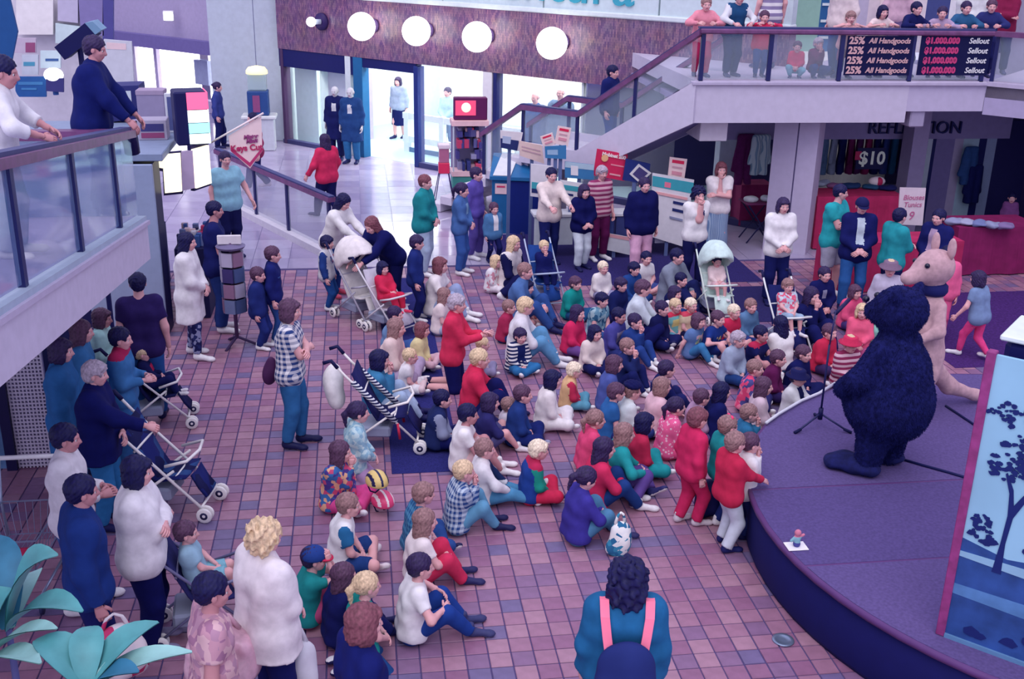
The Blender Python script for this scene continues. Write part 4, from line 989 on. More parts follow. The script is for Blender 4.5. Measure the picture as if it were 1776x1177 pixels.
# ================================================================== OBJECTS
def V3(*a): return np.array(a, float)
def stroller(base, face, seat, label, framec='dfe2f0', canopy=None, back=.25, scale=1.0, bag=None, hood=None, wheelc='e4e4f0', name='stroller', handle='10124a', accent=False):
    e = empty(name, base, math.radians(face-90), label, 'stroller'); e.scale = (scale,)*3
    fm = mat(framec, .35, .5); sm = cloth('x:'+seat)[1]; hm = mat(handle, .6); wm = mat(wheelc, .5); tm = mat('2a2a58', .7)
    for s in (-1, 1):
        MB().tube([(s*.20, -.50, .98), (s*.20, -.36, .82), (s*.20, .34, .12)], .013, 8).build('frame_tube', fm, e, True)
        MB().tube([(s*.20, -.34, .10), (s*.20, .12, .46)], .012, 8).build('frame_tube', fm, e, True)
        MB().tube([(s*.20, -.58, .96), (s*.20, -.50, .985), (s*.20, -.44, .91)], .02, 8).build('handle', hm, e, True)
        for y, x in ((.36, .20), (-.36, .20)):
            for dx in (-.03, .03):
                b = MB(); R_ = np.array([[0, 0, 1.], [0, 1, 0], [-1, 0, 0]])
                b.lathe([(.03, -.012), (.062, -.012), (.068, -.006), (.068, .006), (.062, .012), (.03, .012)], 14, (s*x+dx, y, .07), 0, R_); wo_ = b.build('wheel', wm, e, True); MB().lathe([(.001, -.011), (.034, -.0135), (.034, .0135), (.001, .011)], 10, (s*x+dx, y, .07), 0, R_).build('hub', tm, wo_, True)
    for (y, z) in ((.10, .36), (-.20, .62), (.33, .13)): MB().tube([(-.2, y, z), (.2, y, z)], .011, 8).build('cross_bar', fm, e, True)
    if accent:
        for s in (-1, 1):
            MB().tube([(s*.20, -.30, .765), (s*.20, .12, .345)], .03, 10).build('frame_sleeve', pat('stripe', ['11144e', 'c8cce0'], 34), e, True); MB().tube([(s*.205, .14, .33), (s*.205, .16, .16)], .014, 8).build('strap', mat('c83058', .7), e, True)
    # sling seat, back and foot rest
    def sheet(pts, w, name_, m_):
        b = MB(); v = []; n = len(pts)
        for (y, z) in pts:
            for x in (-w, -w*.4, w*.4, w): v.append((x, y, z-.02*(1-(x/w)**2)))
        m2 = len(v); v += [(x, y-.012, z-.018) for x, y, z in v]; f = []
        for i in range(n-1):
            for k in range(3):
                a = i*4+k; f += [(a, a+1, a+5, a+4), (m2+a, m2+a+4, m2+a+5, m2+a+1)]
        for i in range(n-1): f += [(i*4, i*4+4, m2+i*4+4, m2+i*4), (i*4+3, m2+i*4+3, m2+i*4+7, i*4+7)]
        f += [(0, m2, m2+1, 1), (1, m2+1, m2+2, 2), (2, m2+2, m2+3, 3)]; q = (n-1)*4; f += [(q, q+1, m2+q+1, m2+q), (q+1, q+2, m2+q+2, m2+q+1), (q+2, q+3, m2+q+3, m2+q+2)]
        b.add(v, f); return b.build(name_, m_, e, True)
    sheet([(.22, .40), (.12, .385), (.0, .36), (-.06, .36)], .185, 'seat', sm)
    sheet([(-.06, .36), (-.12, .46), (-.20, .64), (-.30, .86)], .185, 'backrest', sm)
    sheet([(.24, .40), (.30, .28), (.36, .20)], .12, 'leg_rest', sm)
    MB().tube([(-.2, .05, .50), (-.2, .24, .56), (0, .28, .57), (.2, .24, .56), (.2, .05, .50)], .014, 8).build('bumper_bar', fm, e, True)
    if canopy:
        cm = cloth('x:'+canopy)[1]; V, Q = implicit([ell((0, -.14, .80), (.235, .34, .32), cut=[((0, .55, -.83), -.70)])], .028, .03, .006, 3, 24, sub=[ell((0, -.05, .70), (.195, .33, .27))]); obj('canopy', np_mesh('canopy', V, Q, [cm]), e)
    if bag:
        V, Q = implicit([ell((0, -.52, .66), (.17, .10, .22)), ell((0, -.50, .50), (.15, .09, .12))], .025, .05, .01, 5, 22); obj('hanging_bag', np_mesh('bag', V, Q, [cloth('x:'+bag)[1]]), e)
    b = MB().box((-.17, -.26, .15), (.17, .06, .27), bev=.02); b.build('basket', mat('8f98bc', .8), e)
    return e
def quad_board(px, Y, m, name, label, cat, thick=.03, group=None, parts=(), stand=None):
    """flat board whose outline was read off the photo, standing in the plane Y"""
    pts = [at_Y(x, y, Y) for x, y in px]; c = np.mean(pts, 0); pts = [p-c for p in pts]
    e = empty(name, c, 0, label, cat, group)
    bo_ = MB().prism(pts, (0, thick, 0)).build('board', m, e)
    for ip, (u0, u1, v0, v1, mm, nm) in enumerate(parts):
        def uv(u, v): return pts[0]*(1-u)*(1-v)+pts[1]*u*(1-v)+pts[2]*u*v+pts[3]*(1-u)*v+V3(0, -.005-.003*ip, 0)
        MB().prism([uv(u0, v0), uv(u1, v0), uv(u1, v1), uv(u0, v1)], (0, .004+.003*ip, 0)).build(nm, mm, bo_)
    if stand is not None:
        lo = (pts[2]+pts[3])/2; MB().box((lo[0]-.03, thick, stand-c[2]), (lo[0]+.03, thick+.02, lo[2]+.12)).build('stand', mat('5a6aa0', .6), e)
    return e, pts
def rpx(x0, y0, x1, y1, sk=0): return [(x0, y0), (x1, y0+sk), (x1, y1+sk), (x0, y1)]
# ---- kerb, rail and glass beside the polished floor
A = at_z(403, 360); B_ = at_z(577, 449); d = norm((B_-A)); n_ = V3(d[1], -d[0], 0)
if n_[1] > 0: n_ = -n_
kb = empty('balustrade', A, 0, 'timber rail with glass panels on a pale kerb behind the standing families', 'railing'); L_ = np.linalg.norm(B_-A)
def along(t, z, w=0): return d*t+n_*w+V3(0, 0, z)
def bar(t0, t1, z0, z1, w): return MB().prism([along(t0, z0, -w/2), along(t1, z0, -w/2), along(t1, z0, w/2), along(t0, z0, w/2)], (0, 0, z1-z0))
bar(-.6, L_, 0, .12, .22).build('kerb', mat('c4c2dc', .6), kb); bar(-.6, L_+.05, .98, 1.06, .14).build('handrail', WOOD, kb); bar(-.6, L_+.05, 1.06, 1.085, .1).build('rail_cap', RAILTOP, kb)
for t in (-.5, 1.15, 2.55, L_-.1): bar(t, t+.07, .12, .98, .05).build('post', DPOST, kb)
for a, c in ((-.42, 1.13), (1.24, 2.53), (2.64, L_-.12)): bar(a, c, .14, .97, .01).build('glass_pane', glass('b8c0e0', .22), kb)
# ---- key cutting kiosk
KX, KY = at_z(292, 585)[:2]
kk = empty('kiosk', (KX, KY, 0), 0, 'grey key cutting kiosk with lit signs at the end of the ramp', 'kiosk')
MB().box((-.95, 0, 0), (0, .05, 2.34), bev=.01).build('end_panel', mat('8f9fc8', .5), kk); MB().box((-.02, .05, 0), (.0, .50, 2.34)).build('side_panel', mat('0f124e', .5), kk); MB().box((-.97, .06, 0), (-.03, .5, 2.3)).build('cabinet', mat('141858', .6), kk)
MB().box((-2.6, .5, 0), (-.35, 2.6, .95), bev=.01).build('counter', mat('1d1f5c', .6), kk)
MB().box((-2.6, .1, 2.36), (.12, 2.7, 2.46), bev=.01).build('roof', mat('7f8fb6', .5), kk)
def ksign(px, Y, m, name='lit_sign'):
    pts = [at_Y(x, y, Y)-V3(KX, KY, 0) for x, y in px]; return MB().prism(pts, (0, .05, 0)).build(name, m, kk)
KS = KY+.58
ksign([(243, 272), (312, 266), (315, 332), (286, 335), (283, 292), (243, 285)], KS, emis('ffe8d4', .85)); ksign([(240, 269), (314, 262), (317, 336), (284, 339), (282, 297), (240, 290)], KS+.06, mat('1a1550', .5), 'sign_frame')
ksign([(314, 263), (334, 261), (338, 326), (316, 331)], KS, mat('b6a6d0', .6), 'fascia_panel')
a0 = at_Y(336, 262, KS)-V3(KX, KY, 0); v_ = V3(.38, .75, 0)*.42
P0 = a0+V3(0, 0, -.50)
MB().prism([P0, P0+v_, P0+v_+V3(0, 0, .52), P0+V3(0, 0, .52)], (-.04, .02, 0)).build('lit_sign', emis('ffe8d8', .8), kk)
MB().prism([P0-V3(.0, .0, .04)+v_*-.04, P0+v_*1.06-V3(0, 0, .04), P0+v_*1.06+V3(0, 0, .57), P0+V3(0, 0, .57)+v_*-.04], (-.05, .03, 0)).build('sign_frame', mat('1a1550', .5), kk).location = (-.03, .03, 0)
for i in range(16):
    x, z = RNG.uniform(-.5, -.05), .95; 
rs_ = np.random.default_rng(4)
bk = empty('key_display', (KX+.05, KY+.75, 0), 0, 'dark display stand of small tools and key blanks beside the kiosk', 'display stand')
MB().box((.0, .0, 0), (.42, .62, 1.02), bev=.01).build('stand', mat('17184e', .7), bk)
for i in range(26):
    x, y = rs_.uniform(.02, .36), rs_.uniform(.02, .5); hh = rs_.uniform(.05, .16); z = 1.02+ (y*.35)
    MB().box((x, y, 1.02), (x+rs_.uniform(.04, .09), y+rs_.uniform(.04, .1), z+hh), bev=.006).build('packet', mat(['c8c8e0', 'b03468', '3858a0', '1c1c50', 'd0b8c8', '6a78b0'][rs_.integers(6)], .6), bk)
def box_on(px, py, Y, w, dpt, h, m, name, label, cat, rz=0, parts=None, z=None):
    p = at_Y(px, py, Y); 
    if z is not None: p[2] = z
    e = empty(name, p, rz, label, cat); MB().box((-w/2, 0, 0), (w/2, dpt, h), bev=.008).build('carton' if 'box' in name else 'body', m, e); return e
ZR = 2.46
def roof_pt(px, py): p = at_z(px, py, ZR); return p
q = roof_pt(266, 243); e = empty('cardboard_box', q, .05, 'lower cardboard box with printed label on the kiosk roof', 'box'); MB().box((-.19, 0, 0), (.19, .32, .27), bev=.008).build('carton', mat('a09cbc', .8), e); MB().box((-.15, -.006, .12), (.15, 0, .22)).build('label', mat('3a3a78', .7), e); MB().box((-.15, -.006, .03), (.15, 0, .10)).build('label', mat('8a4474', .7), e)
q = roof_pt(258, 226)+V3(0, .38, 0); e = empty('cardboard_box', q, 0, 'tall grey cardboard box standing behind the labelled box on the kiosk roof', 'box'); MB().box((-.2, 0, 0), (.18, .3, .50), bev=.008).build('carton', mat('8d86ae', .8), e); MB().box((-.205, -.008, .44), (.185, .31, .506), bev=.004).build('lid', mat('9a8cb0', .8), e)
q = roof_pt(293, 235)+V3(0, .2, 0); e = empty('white_panel', q, .1, 'pale open frame panel leaning on the kiosk roof', 'panel'); MB().box((-.05, 0, 0), (.2, .04, .55), bev=.01).build('frame', mat('c9d0e6', .5), e); MB().box((-.02, -.004, .04), (.17, .0, .5)).build('infill', mat('525c98', .5), e)
q = roof_pt(338, 252); e = empty('light_box', q, .25, 'lit advertising box in red white and teal on the kiosk roof', 'sign'); MB().box((-.22, .0, 0), (.2, .42, .70), bev=.02).build('cabinet', mat('101252', .5), e)
for z0_, z1_, m_ in ((.47, .69, emis('e85a8c', .75)), (.30, .46, emis('e8f4ff', .9)), (.16, .29, emis('8fd8e8', .8)), (.02, .15, emis('d8f0f4', .85))):
    MB().prism([(-.06, -.012, z0_), (.20, -.012, z0_), (.20, -.012, z1_), (-.06, -.012, z1_)], (0, .012, 0)).build('lit_panel', m_, e)
    MB().prism([(.20, -.0, z0_), (.20, .42, z0_), (.20, .42, z1_), (.20, .0, z1_)], (.012, 0, 0)).build('lit_panel', m_, e)
# key cutting pennant
YP = KY+1.2
fl_ = [(395, 238), (452, 200), (457, 258), (433, 292), (398, 268)]
pts = [at_Y(x, y, YP) for x, y in ((396, 236), (453, 201), (455, 262), (434, 292), (400, 262))]; c = np.mean(pts, 0)
pn_ = empty('pennant', c, 0, 'white pointed pennant with red border advertising key cutting', 'pennant')
MB().prism([p-c for p in pts], (0, .01, 0)).build('cloth', mat('e6cfe0', .7), pn_)
ins = [(p-c)*.99 for p in pts]
MB().prism([ins[2]+V3(0, -.006, .05), ins[2]+V3(0, -.006, .0), ins[3]+V3(0, -.006, .02), ins[4]+V3(0, -.006, 0), ins[4]+V3(0, -.006, .05), ins[3]+V3(0, -.006, .08)], (0, .004, 0)).build('border', mat('b83a78', .7), pn_)
text_obj('lettering', 'Keys Cut', .115, mat('b02a68', .7), pn_, (.0, -.012, -.045), (1, 0, .06), (0, 0, 1), .003, bold=.004); text_obj('lettering', 'Mister', .075, mat('8c3a80', .7), pn_, (.06, -.012, .11), (1, 0, .12), (0, 0, 1), .003, shear=.3, bold=.004); text_obj('lettering', 'Minit', .075, mat('8c3a80', .7), pn_, (.07, -.012, .05), (1, 0, .12), (0, 0, 1), .003, shear=.3, bold=.004)
pa = at_Y(366, 247, YP-.02)-c; pb = at_Y(457, 196, YP-.02)-c; MB().tube([pa, pb], .014, 8).build('pole', mat('e0d4e4', .5), pn_, True)
# revolving card stand
b0 = at_z(412, 598)
e = empty('revolving_stand', b0, 0, 'revolving display stand of cards next to the two boys in navy', 'display stand')
for a in range(3): MB().tube([(0, 0, .12), (.26*math.cos(a*2.1), .26*math.sin(a*2.1), .0)], .018, 8).build('foot', mat('3a2a58', .6), e)
MB().tube([(0, 0, .1), (0, 0, 1.4)], .025, 10).build('pole', mat('5a4470', .5), e, True)
for k in range(4):
    for a in range(6):
        q = a*math.pi/3+.2; R_ = rotz(q); MB().box((.12, -.07, .48+k*.21), (.15, .07, .66+k*.21), R=R_).build('card', mat(['6a78a8', '3c3470', 'a8a4c8', '23245e', '8a6a90', '48588e'][rs_.integers(6)], .6), e)
MB().lathe([(.17, 1.33), (.19, 1.36), (.02, 1.38)], 18).build('top_disc', mat('6a6490', .5), e); MB().box((-.16, -.02, 1.38), (.14, .02, 1.50), bev=.008).build('sign_card', mat('d4d0e2', .6), e)
# ---- things seen behind the ramp, top left
def back_board(px, Y, m, label, cat='panel', name='wall_board', zb=None, parts=()): return quad_board(px, Y, m, name, label, cat, .06, parts=parts)
wl2 = empty('wall_left_upper', kind='structure')
for q_, m_ in (([(-60, -60), (190, -60), (190, 260), (-60, 330)], mat('c6c4dc', .7)),):
    p_ = [at_Y(x, y, 22.0) for x, y in q_]; MB().prism(p_, (0, .1, 0)).build('shop_panel', m_, wl2)
for px, m_ in (([(28, -5), (92, -5), (92, 60), (28, 60)], mat('dedcea', .6)), ([(100, -5), (135, -5), (135, 40), (100, 36)], mat('b4b0d4', .6)), ([(136, -5), (178, -5), (180, 62), (140, 60)], mat('7d76b0', .7)), ([(178, -5), (196, -5), (196, 75), (178, 72)], mat('4c4a92', .7)), ([(96, 40), (140, 46), (132, 75), (96, 75)], mat('c0d4e4', .6))):
    p_ = [at_Y(x, y, 21.8) for x, y in px]; MB().prism(p_, (0, .1, 0)).build('shop_panel', m_, wl2)
back_board([(10, 66), (62, 66), (62, 92), (10, 92)], 21.5, mat('b6aac8', .7), 'lilac shelf panel with a small red sign, upper left', parts=[(.66, .98, .3, .95, mat('8a4a78', .7), 'small_sign')])
back_board([(38, 95), (66, 95), (66, 130), (38, 130)], 21.4, mat('b6bed8', .6), 'pale panel with a teal strip above the dark blue board', parts=[(.1, .8, .35, .55, mat('4a90b8', .6), 'strip')])
back_board([(70, 88), (105, 88), (105, 118), (70, 118)], 21.4, mat('b8cce0', .6), 'pale blue leaflet panel behind the man in the dark jacket', parts=[(.25, .9, .45, .6, mat('3a5a98', .6), 'strip')])
back_board([(26, 133), (79, 133), (80, 168), (27, 168)], 21.2, mat('24559c', .6), 'dark blue notice board behind the man in the dark jacket', parts=[(.1, .9, .25, .4, mat('3f7ab8', .6), 'text_line'), (.2, .7, .55, .65, mat('3f7ab8', .6), 'text_line')])
back_board([(-4, -4), (16, -4), (30, 55), (20, 105), (-4, 120)], 15.5, mat('1f4f92', .7), 'blue hanging banner at the upper left edge', 'banner', 'banner')
e = empty('table_lamp', at_Y(93, 130, 21.0), 0, 'round glowing lamp on the shop shelf behind the man', 'lamp'); MB().sphere((0, 0, 0), (.17, .15, .13), 16, 10).build('shade', emis('fffdf2', 1.8), e, True); MB().tube([(0, 0, -.1), (0, 0, -.35)], .05, 10).build('stem', mat('28509a', .5), e)
back_board([(80, 134), (110, 136), (110, 160), (80, 158)], 20.9, mat('3a3a7c', .7), 'dark shelf block under the round glowing lamp')
back_board([(180, 68), (228, 72), (232, 145), (178, 150)], 20.5, mat('c3c8de', .6), 'pale notice panel right of the man in the dark jacket', parts=[(.1, .8, .06, .2, mat('dcc6d4', .6), 'heading')])
p_ = at_Y(132, 75, 12.6)
e = empty('speaker_box', p_, 0, 'dark box tilted on a post behind the head of the man', 'box')
b = MB(); b.prism([at_Y(94, 82, 12.6)-p_, at_Y(147, 40, 12.6)-p_, at_Y(166, 62, 12.6)-p_, at_Y(112, 104, 12.6)-p_], (0, .3, 0)); b.build('case', mat('0c1050', .6), e)
b = MB(); b.prism([at_Y(147, 40, 12.6)-p_, at_Y(160, 37, 12.6)-p_, at_Y(176, 52, 12.6)-p_, at_Y(165, 60, 12.6)-p_], (0, .28, 0)); b.build('end_cap', mat('6f94bc', .5), e)
MB().tube([(.0, .15, .1), (.0, .15, -p_[2])], .03, 8).build('post', mat('141858', .6), e)
# dark display case and goods right of him
e, _ = quad_board([(183, 150), (240, 148), (246, 205), (188, 212)], 16.8, mat('2b2f72', .6), 'display_case', 'dark counter case with a white bag, behind the right end of the ramp rail', 'counter', .5, parts=[(.25, .75, .15, .85, mat('c0cce0', .6), 'white_bag'), (.35, .6, .45, .75, mat('7a3a70', .6), 'bag_print')])
# popcorn style vending machine at the tall column
b0 = at_z(452, 262)
e = empty('vending_machine', b0, 0, 'small vending cabinet with glowing amber dome in front of the pale column', 'vending machine')
hgt = (262-100)/72.0
MB().box((-.36, 0, 0), (.36, .5, .78), bev=.02).build('base', mat('c0c6de', .5), e); MB().box((-.42, -.05, .78), (.42, .55, .86), bev=.02).build('counter_top', mat('d2d8e8', .4), e); MB().box((-.25, .02, .86), (.25, .45, 1.45), bev=.02).build('picture_panel', mat('2a4a8e', .5), e); MB().box((-.12, .005, .95), (.05, .02, 1.35)).build('picture', mat('8a4a80', .5), e)
MB().box((-.22, .04, 1.45), (.22, .42, 1.85), bev=.02).build('glass_case', glass('a8c4dc', .5), e); MB().lathe([(.26, 1.85), (.26, 1.92), (.2, 2.0), (.02, 2.04)], 20, (0, .23, 0)).build('amber_dome', emis('ffd8a0', 1.1), e, True); MB().tube([(0, .23, 2.04), (0, .23, 5.5)], .008, 6).build('cord', mat('5a6090', .6), e)
# ---- display rack, gumball stand and travel boards by the stairs
b0 = at_z(815, 340)
e = empty('display_rack', b0, 0, 'tall glass fronted rack of small red and blue goods by the shop entrance', 'display rack')
s_ = 1/78.0
MB().box((-.36, 0, .0), (.36, .5, .42), bev=.02).build('base', mat('3f8a8c', .6), e)
for x in (-.36, .33): MB().box((x, 0, .42), (x+.03, .03, 1.5)).build('upright', mat('b8c4dc', .5), e)
MB().box((-.36, .45, .42), (.36, .5, 1.5)).build('back', mat('8a86b8', .6), e); MB().box((-.38, -.02, .42), (.38, .5, .52)).build('shelf', mat('d8b8c8', .6), e); MB().box((-.38, -.02, 1.46), (.38, .5, 1.56)).build('shelf', mat('dcb8c8', .6), e)
for i in range(34):
    x, z = rs_.uniform(-.31, .22), .52+.23*rs_.integers(4); MB().box((x, rs_.uniform(.02, .2), z), (x+rs_.uniform(.05, .12), .4, z+rs_.uniform(.1, .2)), bev=.008).build('packet', mat(['5a5a98', 'b8406c', '2c3478', '8a8ab8', 'c8a8c0', '44408a'][rs_.integers(6)], .6), e)
MB().box((-.33, .1, 1.56), (.36, .3, 2.02), bev=.02).build('sign_box', mat('5a1a58', .5), e); MB().box((-.30, .085, 1.66), (.12, .1, 1.96)).build('sign_picture', emis('d84878', .35), e); MB().sphere((-.08, .085, 1.82), (.1, .015, .1), 14, 8).build('sign_star', emis('ffd0c8', .6), e, True)
b0 = at_z(770, 350)
e = empty('gumball_machine', b0, 0, 'red and clear gumball machine on black wire legs', 'gumball machine')
for sx, sy in ((-1, -1), (1, -1), (1, 1), (-1, 1)): MB().tube([(sx*.09, sy*.09, .62), (sx*.2, sy*.2, .0)], .01, 6).build('leg', mat('2a2060', .5), e)
MB().box((-.11, -.11, .60), (.11, .11, .82), bev=.015).build('base', mat('cc2458', .4, .5), e); MB().box((-.10, -.10, .82), (.10, .10, 1.1), bev=.01).build('globe_case', mat('a8648c', .3, .5), e); MB().box((-.12, -.12, 1.1), (.12, .12, 1.19), bev=.015).build('lid', mat('d8cce0', .5), e)
YB = 17.75
tb = empty('display_table', (at_Y(960, 400, YB)[0], YB, 0), 0, 'long white fronted display table behind the standing women', 'table')
xa = at_Y(925, 400, YB)[0]-tb.location.x; xb = at_Y(1205, 400, YB)[0]-tb.location.x
MB().box((xa, 0, .70), (xb, .38, .76), bev=.01).build('table_top', mat('ccd0e4', .5), tb)
for i in range(4):
    u = xa+(xb-xa)*i/4; MB().box((u+.02, .02, .22), (u+(xb-xa)/4-.02, .05, .70)).build('front_panel', mat(['c8d2e6', '3a4a90', '37407e', 'c6cce2'][i], .6), tb)
for u in (xa+.05, (xa+xb)/2, xb-.05): MB().box((u-.03, .06, 0), (u+.03, .34, .70)).build('leg', mat('3a3a78', .6), tb)
# teal desk with sloping lid
p_ = at_z(852, 404); xl, xw = 0.0, .95
e = empty('display_desk', (p_[0], p_[1], 0), math.radians(-12), 'teal display desk with sloping lid at the foot of the stairs', 'desk')
MB().box((xl, 0, 0), (xw, .7, 1.0), bev=.01).build('cabinet', mat('1c5f9e', .5), e); MB().box((xl+.33, -.012, .0), (xw, 0, .98)).build('side_panel', mat('11247a', .5), e)
MB().prism([(xl-.04, -.05, 1.0), (xl-.04, .75, 1.28), (xl-.04, .75, 1.34), (xl-.04, -.05, 1.06)], (xw-xl+.1, 0, 0)).build('lid', mat('2068a8', .35, .5), e)
MB().prism([(xl+.02, -.03, 1.075), (xl+.34, -.03, 1.075), (xl+.44, .7, 1.335), (xl+.12, .7, 1.335)], (0, 0, .012)).build('leaflet_sheet', mat('d4d8ea', .6), e)
MB().box((xl+.06, -.015, .74), (xl+.27, 0, .93)).build('price_card', mat('e0c4d4', .6), e); MB().box((xl+.09, -.02, .86), (xl+.24, -.014, .89)).build('print_line', mat('c83a6c', .6), e)
TEAL = mat('3fa0b8', .5); RED = mat('d02a58', .6); PINKP = mat('e4ccd6', .6); SEA = mat('3a78b4', .4); PNAV = mat('24306e', .5)
def card(px, Y, label, red=True): return quad_board(px, Y, PINKP, 'price_card', label, 'card', .02, 'price cards on the travel display', stand=.76, parts=[(.15, .85, .1, .24, RED if red else PNAV, 'print_line'), (.2, .8, .38, .46, mat('c8a0b4', .6), 'print_line'), (.2, .8, .6, .75, mat('d090a8', .6), 'print_line')])
card([(937, 237), (958, 230), (964, 250), (943, 257)], YB+.30, 'small tilted price card on top of the boards, nearest the stairs')
card([(968, 218), (991, 222), (985, 254), (962, 249)], YB+.28, 'tall price card standing highest above the travel boards')
card([(1162, 272), (1192, 276), (1186, 316), (1158, 310)], YB+.05, 'price card standing on the teal and white leaflet board')
def pic(px, Y, label, base, parts): return quad_board(px, Y, base, 'poster_board', label, 'poster', .03, 'travel poster boards', parts=parts, stand=.76 if Y < YB+.4 and Y > YB else 0.0)
pic([(868, 226), (907, 230), (900, 262), (868, 256)], YB+.9, 'poster with blue picture under white heading at the foot of the stair rail', mat('d8d4e4', .6), [(.0, .9, .45, 1, PNAV, 'picture'), (.1, .5, .3, .7, mat('a8b8dc'), 'picture')])
pic([(900, 244), (940, 252), (944, 284), (902, 270)], YB+.7, 'cream printed poster beside the teal desk', mat('dcc4c8', .6), [(.1, .9, .3, .38, mat('c0a0b4'), 'print_line'), (.1, .9, .5, .58, mat('c0a0b4'), 'print_line')])
pic([(945, 254), (982, 252), (982, 276), (946, 274)], YB+.25, 'blue sea poster below the price cards', SEA, [(.1, .6, .3, .7, mat('8fb0d8'), 'picture')])
pic([(921, 284), (958, 288), (956, 345), (920, 340)], YB+.15, 'white poster with a teal horizon left of the cream sweater woman', mat('d4d4e8', .6), [(.05, .95, .55, .75, TEAL, 'picture'), (.05, .95, .75, .88, PNAV, 'picture')])
pic([(972, 312), (1010, 318), (1008, 352), (972, 348)], YB+.1, 'white poster with teal boat picture right of the cream sweater woman', mat('d8dcec', .6), [(.1, .9, .2, .45, TEAL, 'picture'), (.1, .6, .6, .7, PNAV, 'print_line')])
pic([(980, 280), (1030, 286), (1030, 312), (980, 308)], YB+.3, 'wide blue seascape board between the two women', SEA, [(.0, 1, .0, .35, mat('a4c0dc'), 'picture'), (.2, .45, .2, .8, mat('d8d8ea'), 'small_card')])
e, pts = pic([(1036, 258), (1089, 268), (1083, 314), (1029, 304)], YB+.36, 'large red poster with white heading and yellow disc', mat('c8285c', .6), [(.5, .92, .45, .5, mat('e08aa4'), 'print_line'), (.5, .85, .8, .86, mat('e0a0b4'), 'print_line')])
text_obj('lettering', 'Mobinet 200', .082, mat('eedce6', .6), e, (pts[0]*.42+pts[1]*.58)*.72+V3(0, -.012, 0), pts[1]-pts[0], (0, 0, 1), .003, bold=.004); MB().lathe([(.06, 0), (.06, .008), (.001, .008)], 16, pts[0]*.62+V3(.04, -.012, -.05), R=[[1, 0, 0], [0, 0, -1], [0, 1, 0]]).build('disc', mat('e0b088', .6), e)
pic([(1086, 275), (1128, 284), (1124, 320), (1080, 312)], YB+.3, 'dark blue board carrying a tilted photograph', mat('23327e', .5), [])
pic([(1108, 284), (1130, 300), (1110, 318), (1092, 302)], YB+.28, 'tilted white bordered photograph on the dark blue board', mat('dcdce8', .6), [(.15, .85, .15, .85, mat('4a4480'), 'picture')])
pic([(1132, 300), (1204, 312), (1186, 428), (1128, 410)], YB-.08, 'big white leaflet board with teal header right of the man in the black jacket', mat('d6d6e8', .6), [(.0, 1, .04, .2, TEAL, 'header'), (.3, .45, .1, .18, mat('e07a9c'), 'print_spot'), (.55, .9, .36, .4, PNAV, 'print_line'), (.55, .9, .47, .51, PNAV, 'print_line'), (.1, .9, .27, .31, mat('e0a8b4'), 'print_line'), (.5, .85, .6, .63, mat('8890b8'), 'print_line')])
pic([(1040, 402), (1096, 412), (1092, 442), (1038, 430)], YB-.12, 'low white box panel at the feet of the man in the black jacket', mat('ccd0e2', .6), [(.0, 1, .0, .2, mat('d8a0b0'), 'stripe')])
# ---- clothes stall under the gallery: draped tables, racks, signs
CLR = mat('a8285e', .8, noise=.15, scale=6); CLD = mat('7a1c5a', .8, noise=.15, scale=6)
def draped(px0, px1, ybase, h, dep, m, label):
    a = at_z(px0, ybase); c = at_z(px1, ybase); e = empty('draped_table', (a[0], a[1], 0), math.atan2(c[1]-a[1], c[0]-a[0])*0, label, 'table'); w = c[0]-a[0]
    n = 26; b = MB(); top = []; bot = []
    for i in range(n+1):
        t = i/n; top.append((w*t, 0, h)); bot.append((w*t, -.03-.02*math.sin(t*w*14), .02))
    v = top+bot+[(p[0], dep, p[2]) for p in top]; f = [(i, n+1+i, n+2+i, i+1) for i in range(n)]+[(i, i+1, 2*(n+1)+i+1, 2*(n+1)+i) for i in range(n)]
    k = len(v); v += [(0, dep, .02), (w, dep, .02)]; f += [(0, 2*(n+1), k, n+1), (n, 2*n+1, k+1, 3*n+2)]; b.add(v, f); b.build('cloth', m, e)
    for x in (.08, w-.14):
        for y in (.06, dep-.12): MB().box((x, y, 0), (x+.05, y+.05, h-.02)).build('leg', mat('2a2a60', .6), e)
    MB().box((.02, .02, h-.05), (w-.02, dep-.02, h-.012)).build('table_top', mat('5a4a78', .7), e)
    return e, w
t1, w1 = draped(1436, 1668, 508, .80, .62, CLR, 'red draped table behind the man in the teal polo shirt')
t2, w2 = draped(1650, 1800, 478, .82, .8, CLD, 'dark red draped table with folded clothes at the right')
t3, w3 = draped(1408, 1560, 432, .95, .7, CLR, 'red draped table behind the column, under the clothes racks')
t4, w4 = draped(1280, 1335, 392, .80, .5, CLD, 'small dark table left of the column')
rs_ = np.random.default_rng(11)
def pile(px, py, zz, c, label, w=.26, n=1):
    p = at_z(px, py, zz+.04); V, Q = implicit([ell((0, 0, .045), (w*.55, .14, .05)), cone((-w*.4, 0, .04), (w*.4, .03, .04), .045)], .02, .03, .012, int(px), 28); o_ = thing(MB(), 'x', [mat(c)], '', '') if 0 else None
    me = np_mesh('folded_clothes', V, Q, [mat(c, .85)]); o_ = bpy.data.objects.new('folded_clothes', me); COL.objects.link(o_); o_.location = (p[0], p[1], zz); o_['label'] = label; o_['category'] = 'clothes'; o_['group'] = 'clothes on the stall tables'
for i, (px, py, c) in enumerate(((1655, 384, '8a90bc'), (1678, 386, '9aa0c8'), (1700, 388, '6c78b0'), (1722, 390, '8890bc'), (1745, 392, '7a6aa0'))): pile(px, py, .82, c, ['grey blue folded clothes heap nearest the shop door on the dark red table', 'pale folded clothes heap, second along the dark red table', 'blue folded clothes heap in the middle of the dark red table', 'grey folded clothes heap, fourth along the dark red table', 'mauve folded clothes heap at the right end of the dark red table'][i])
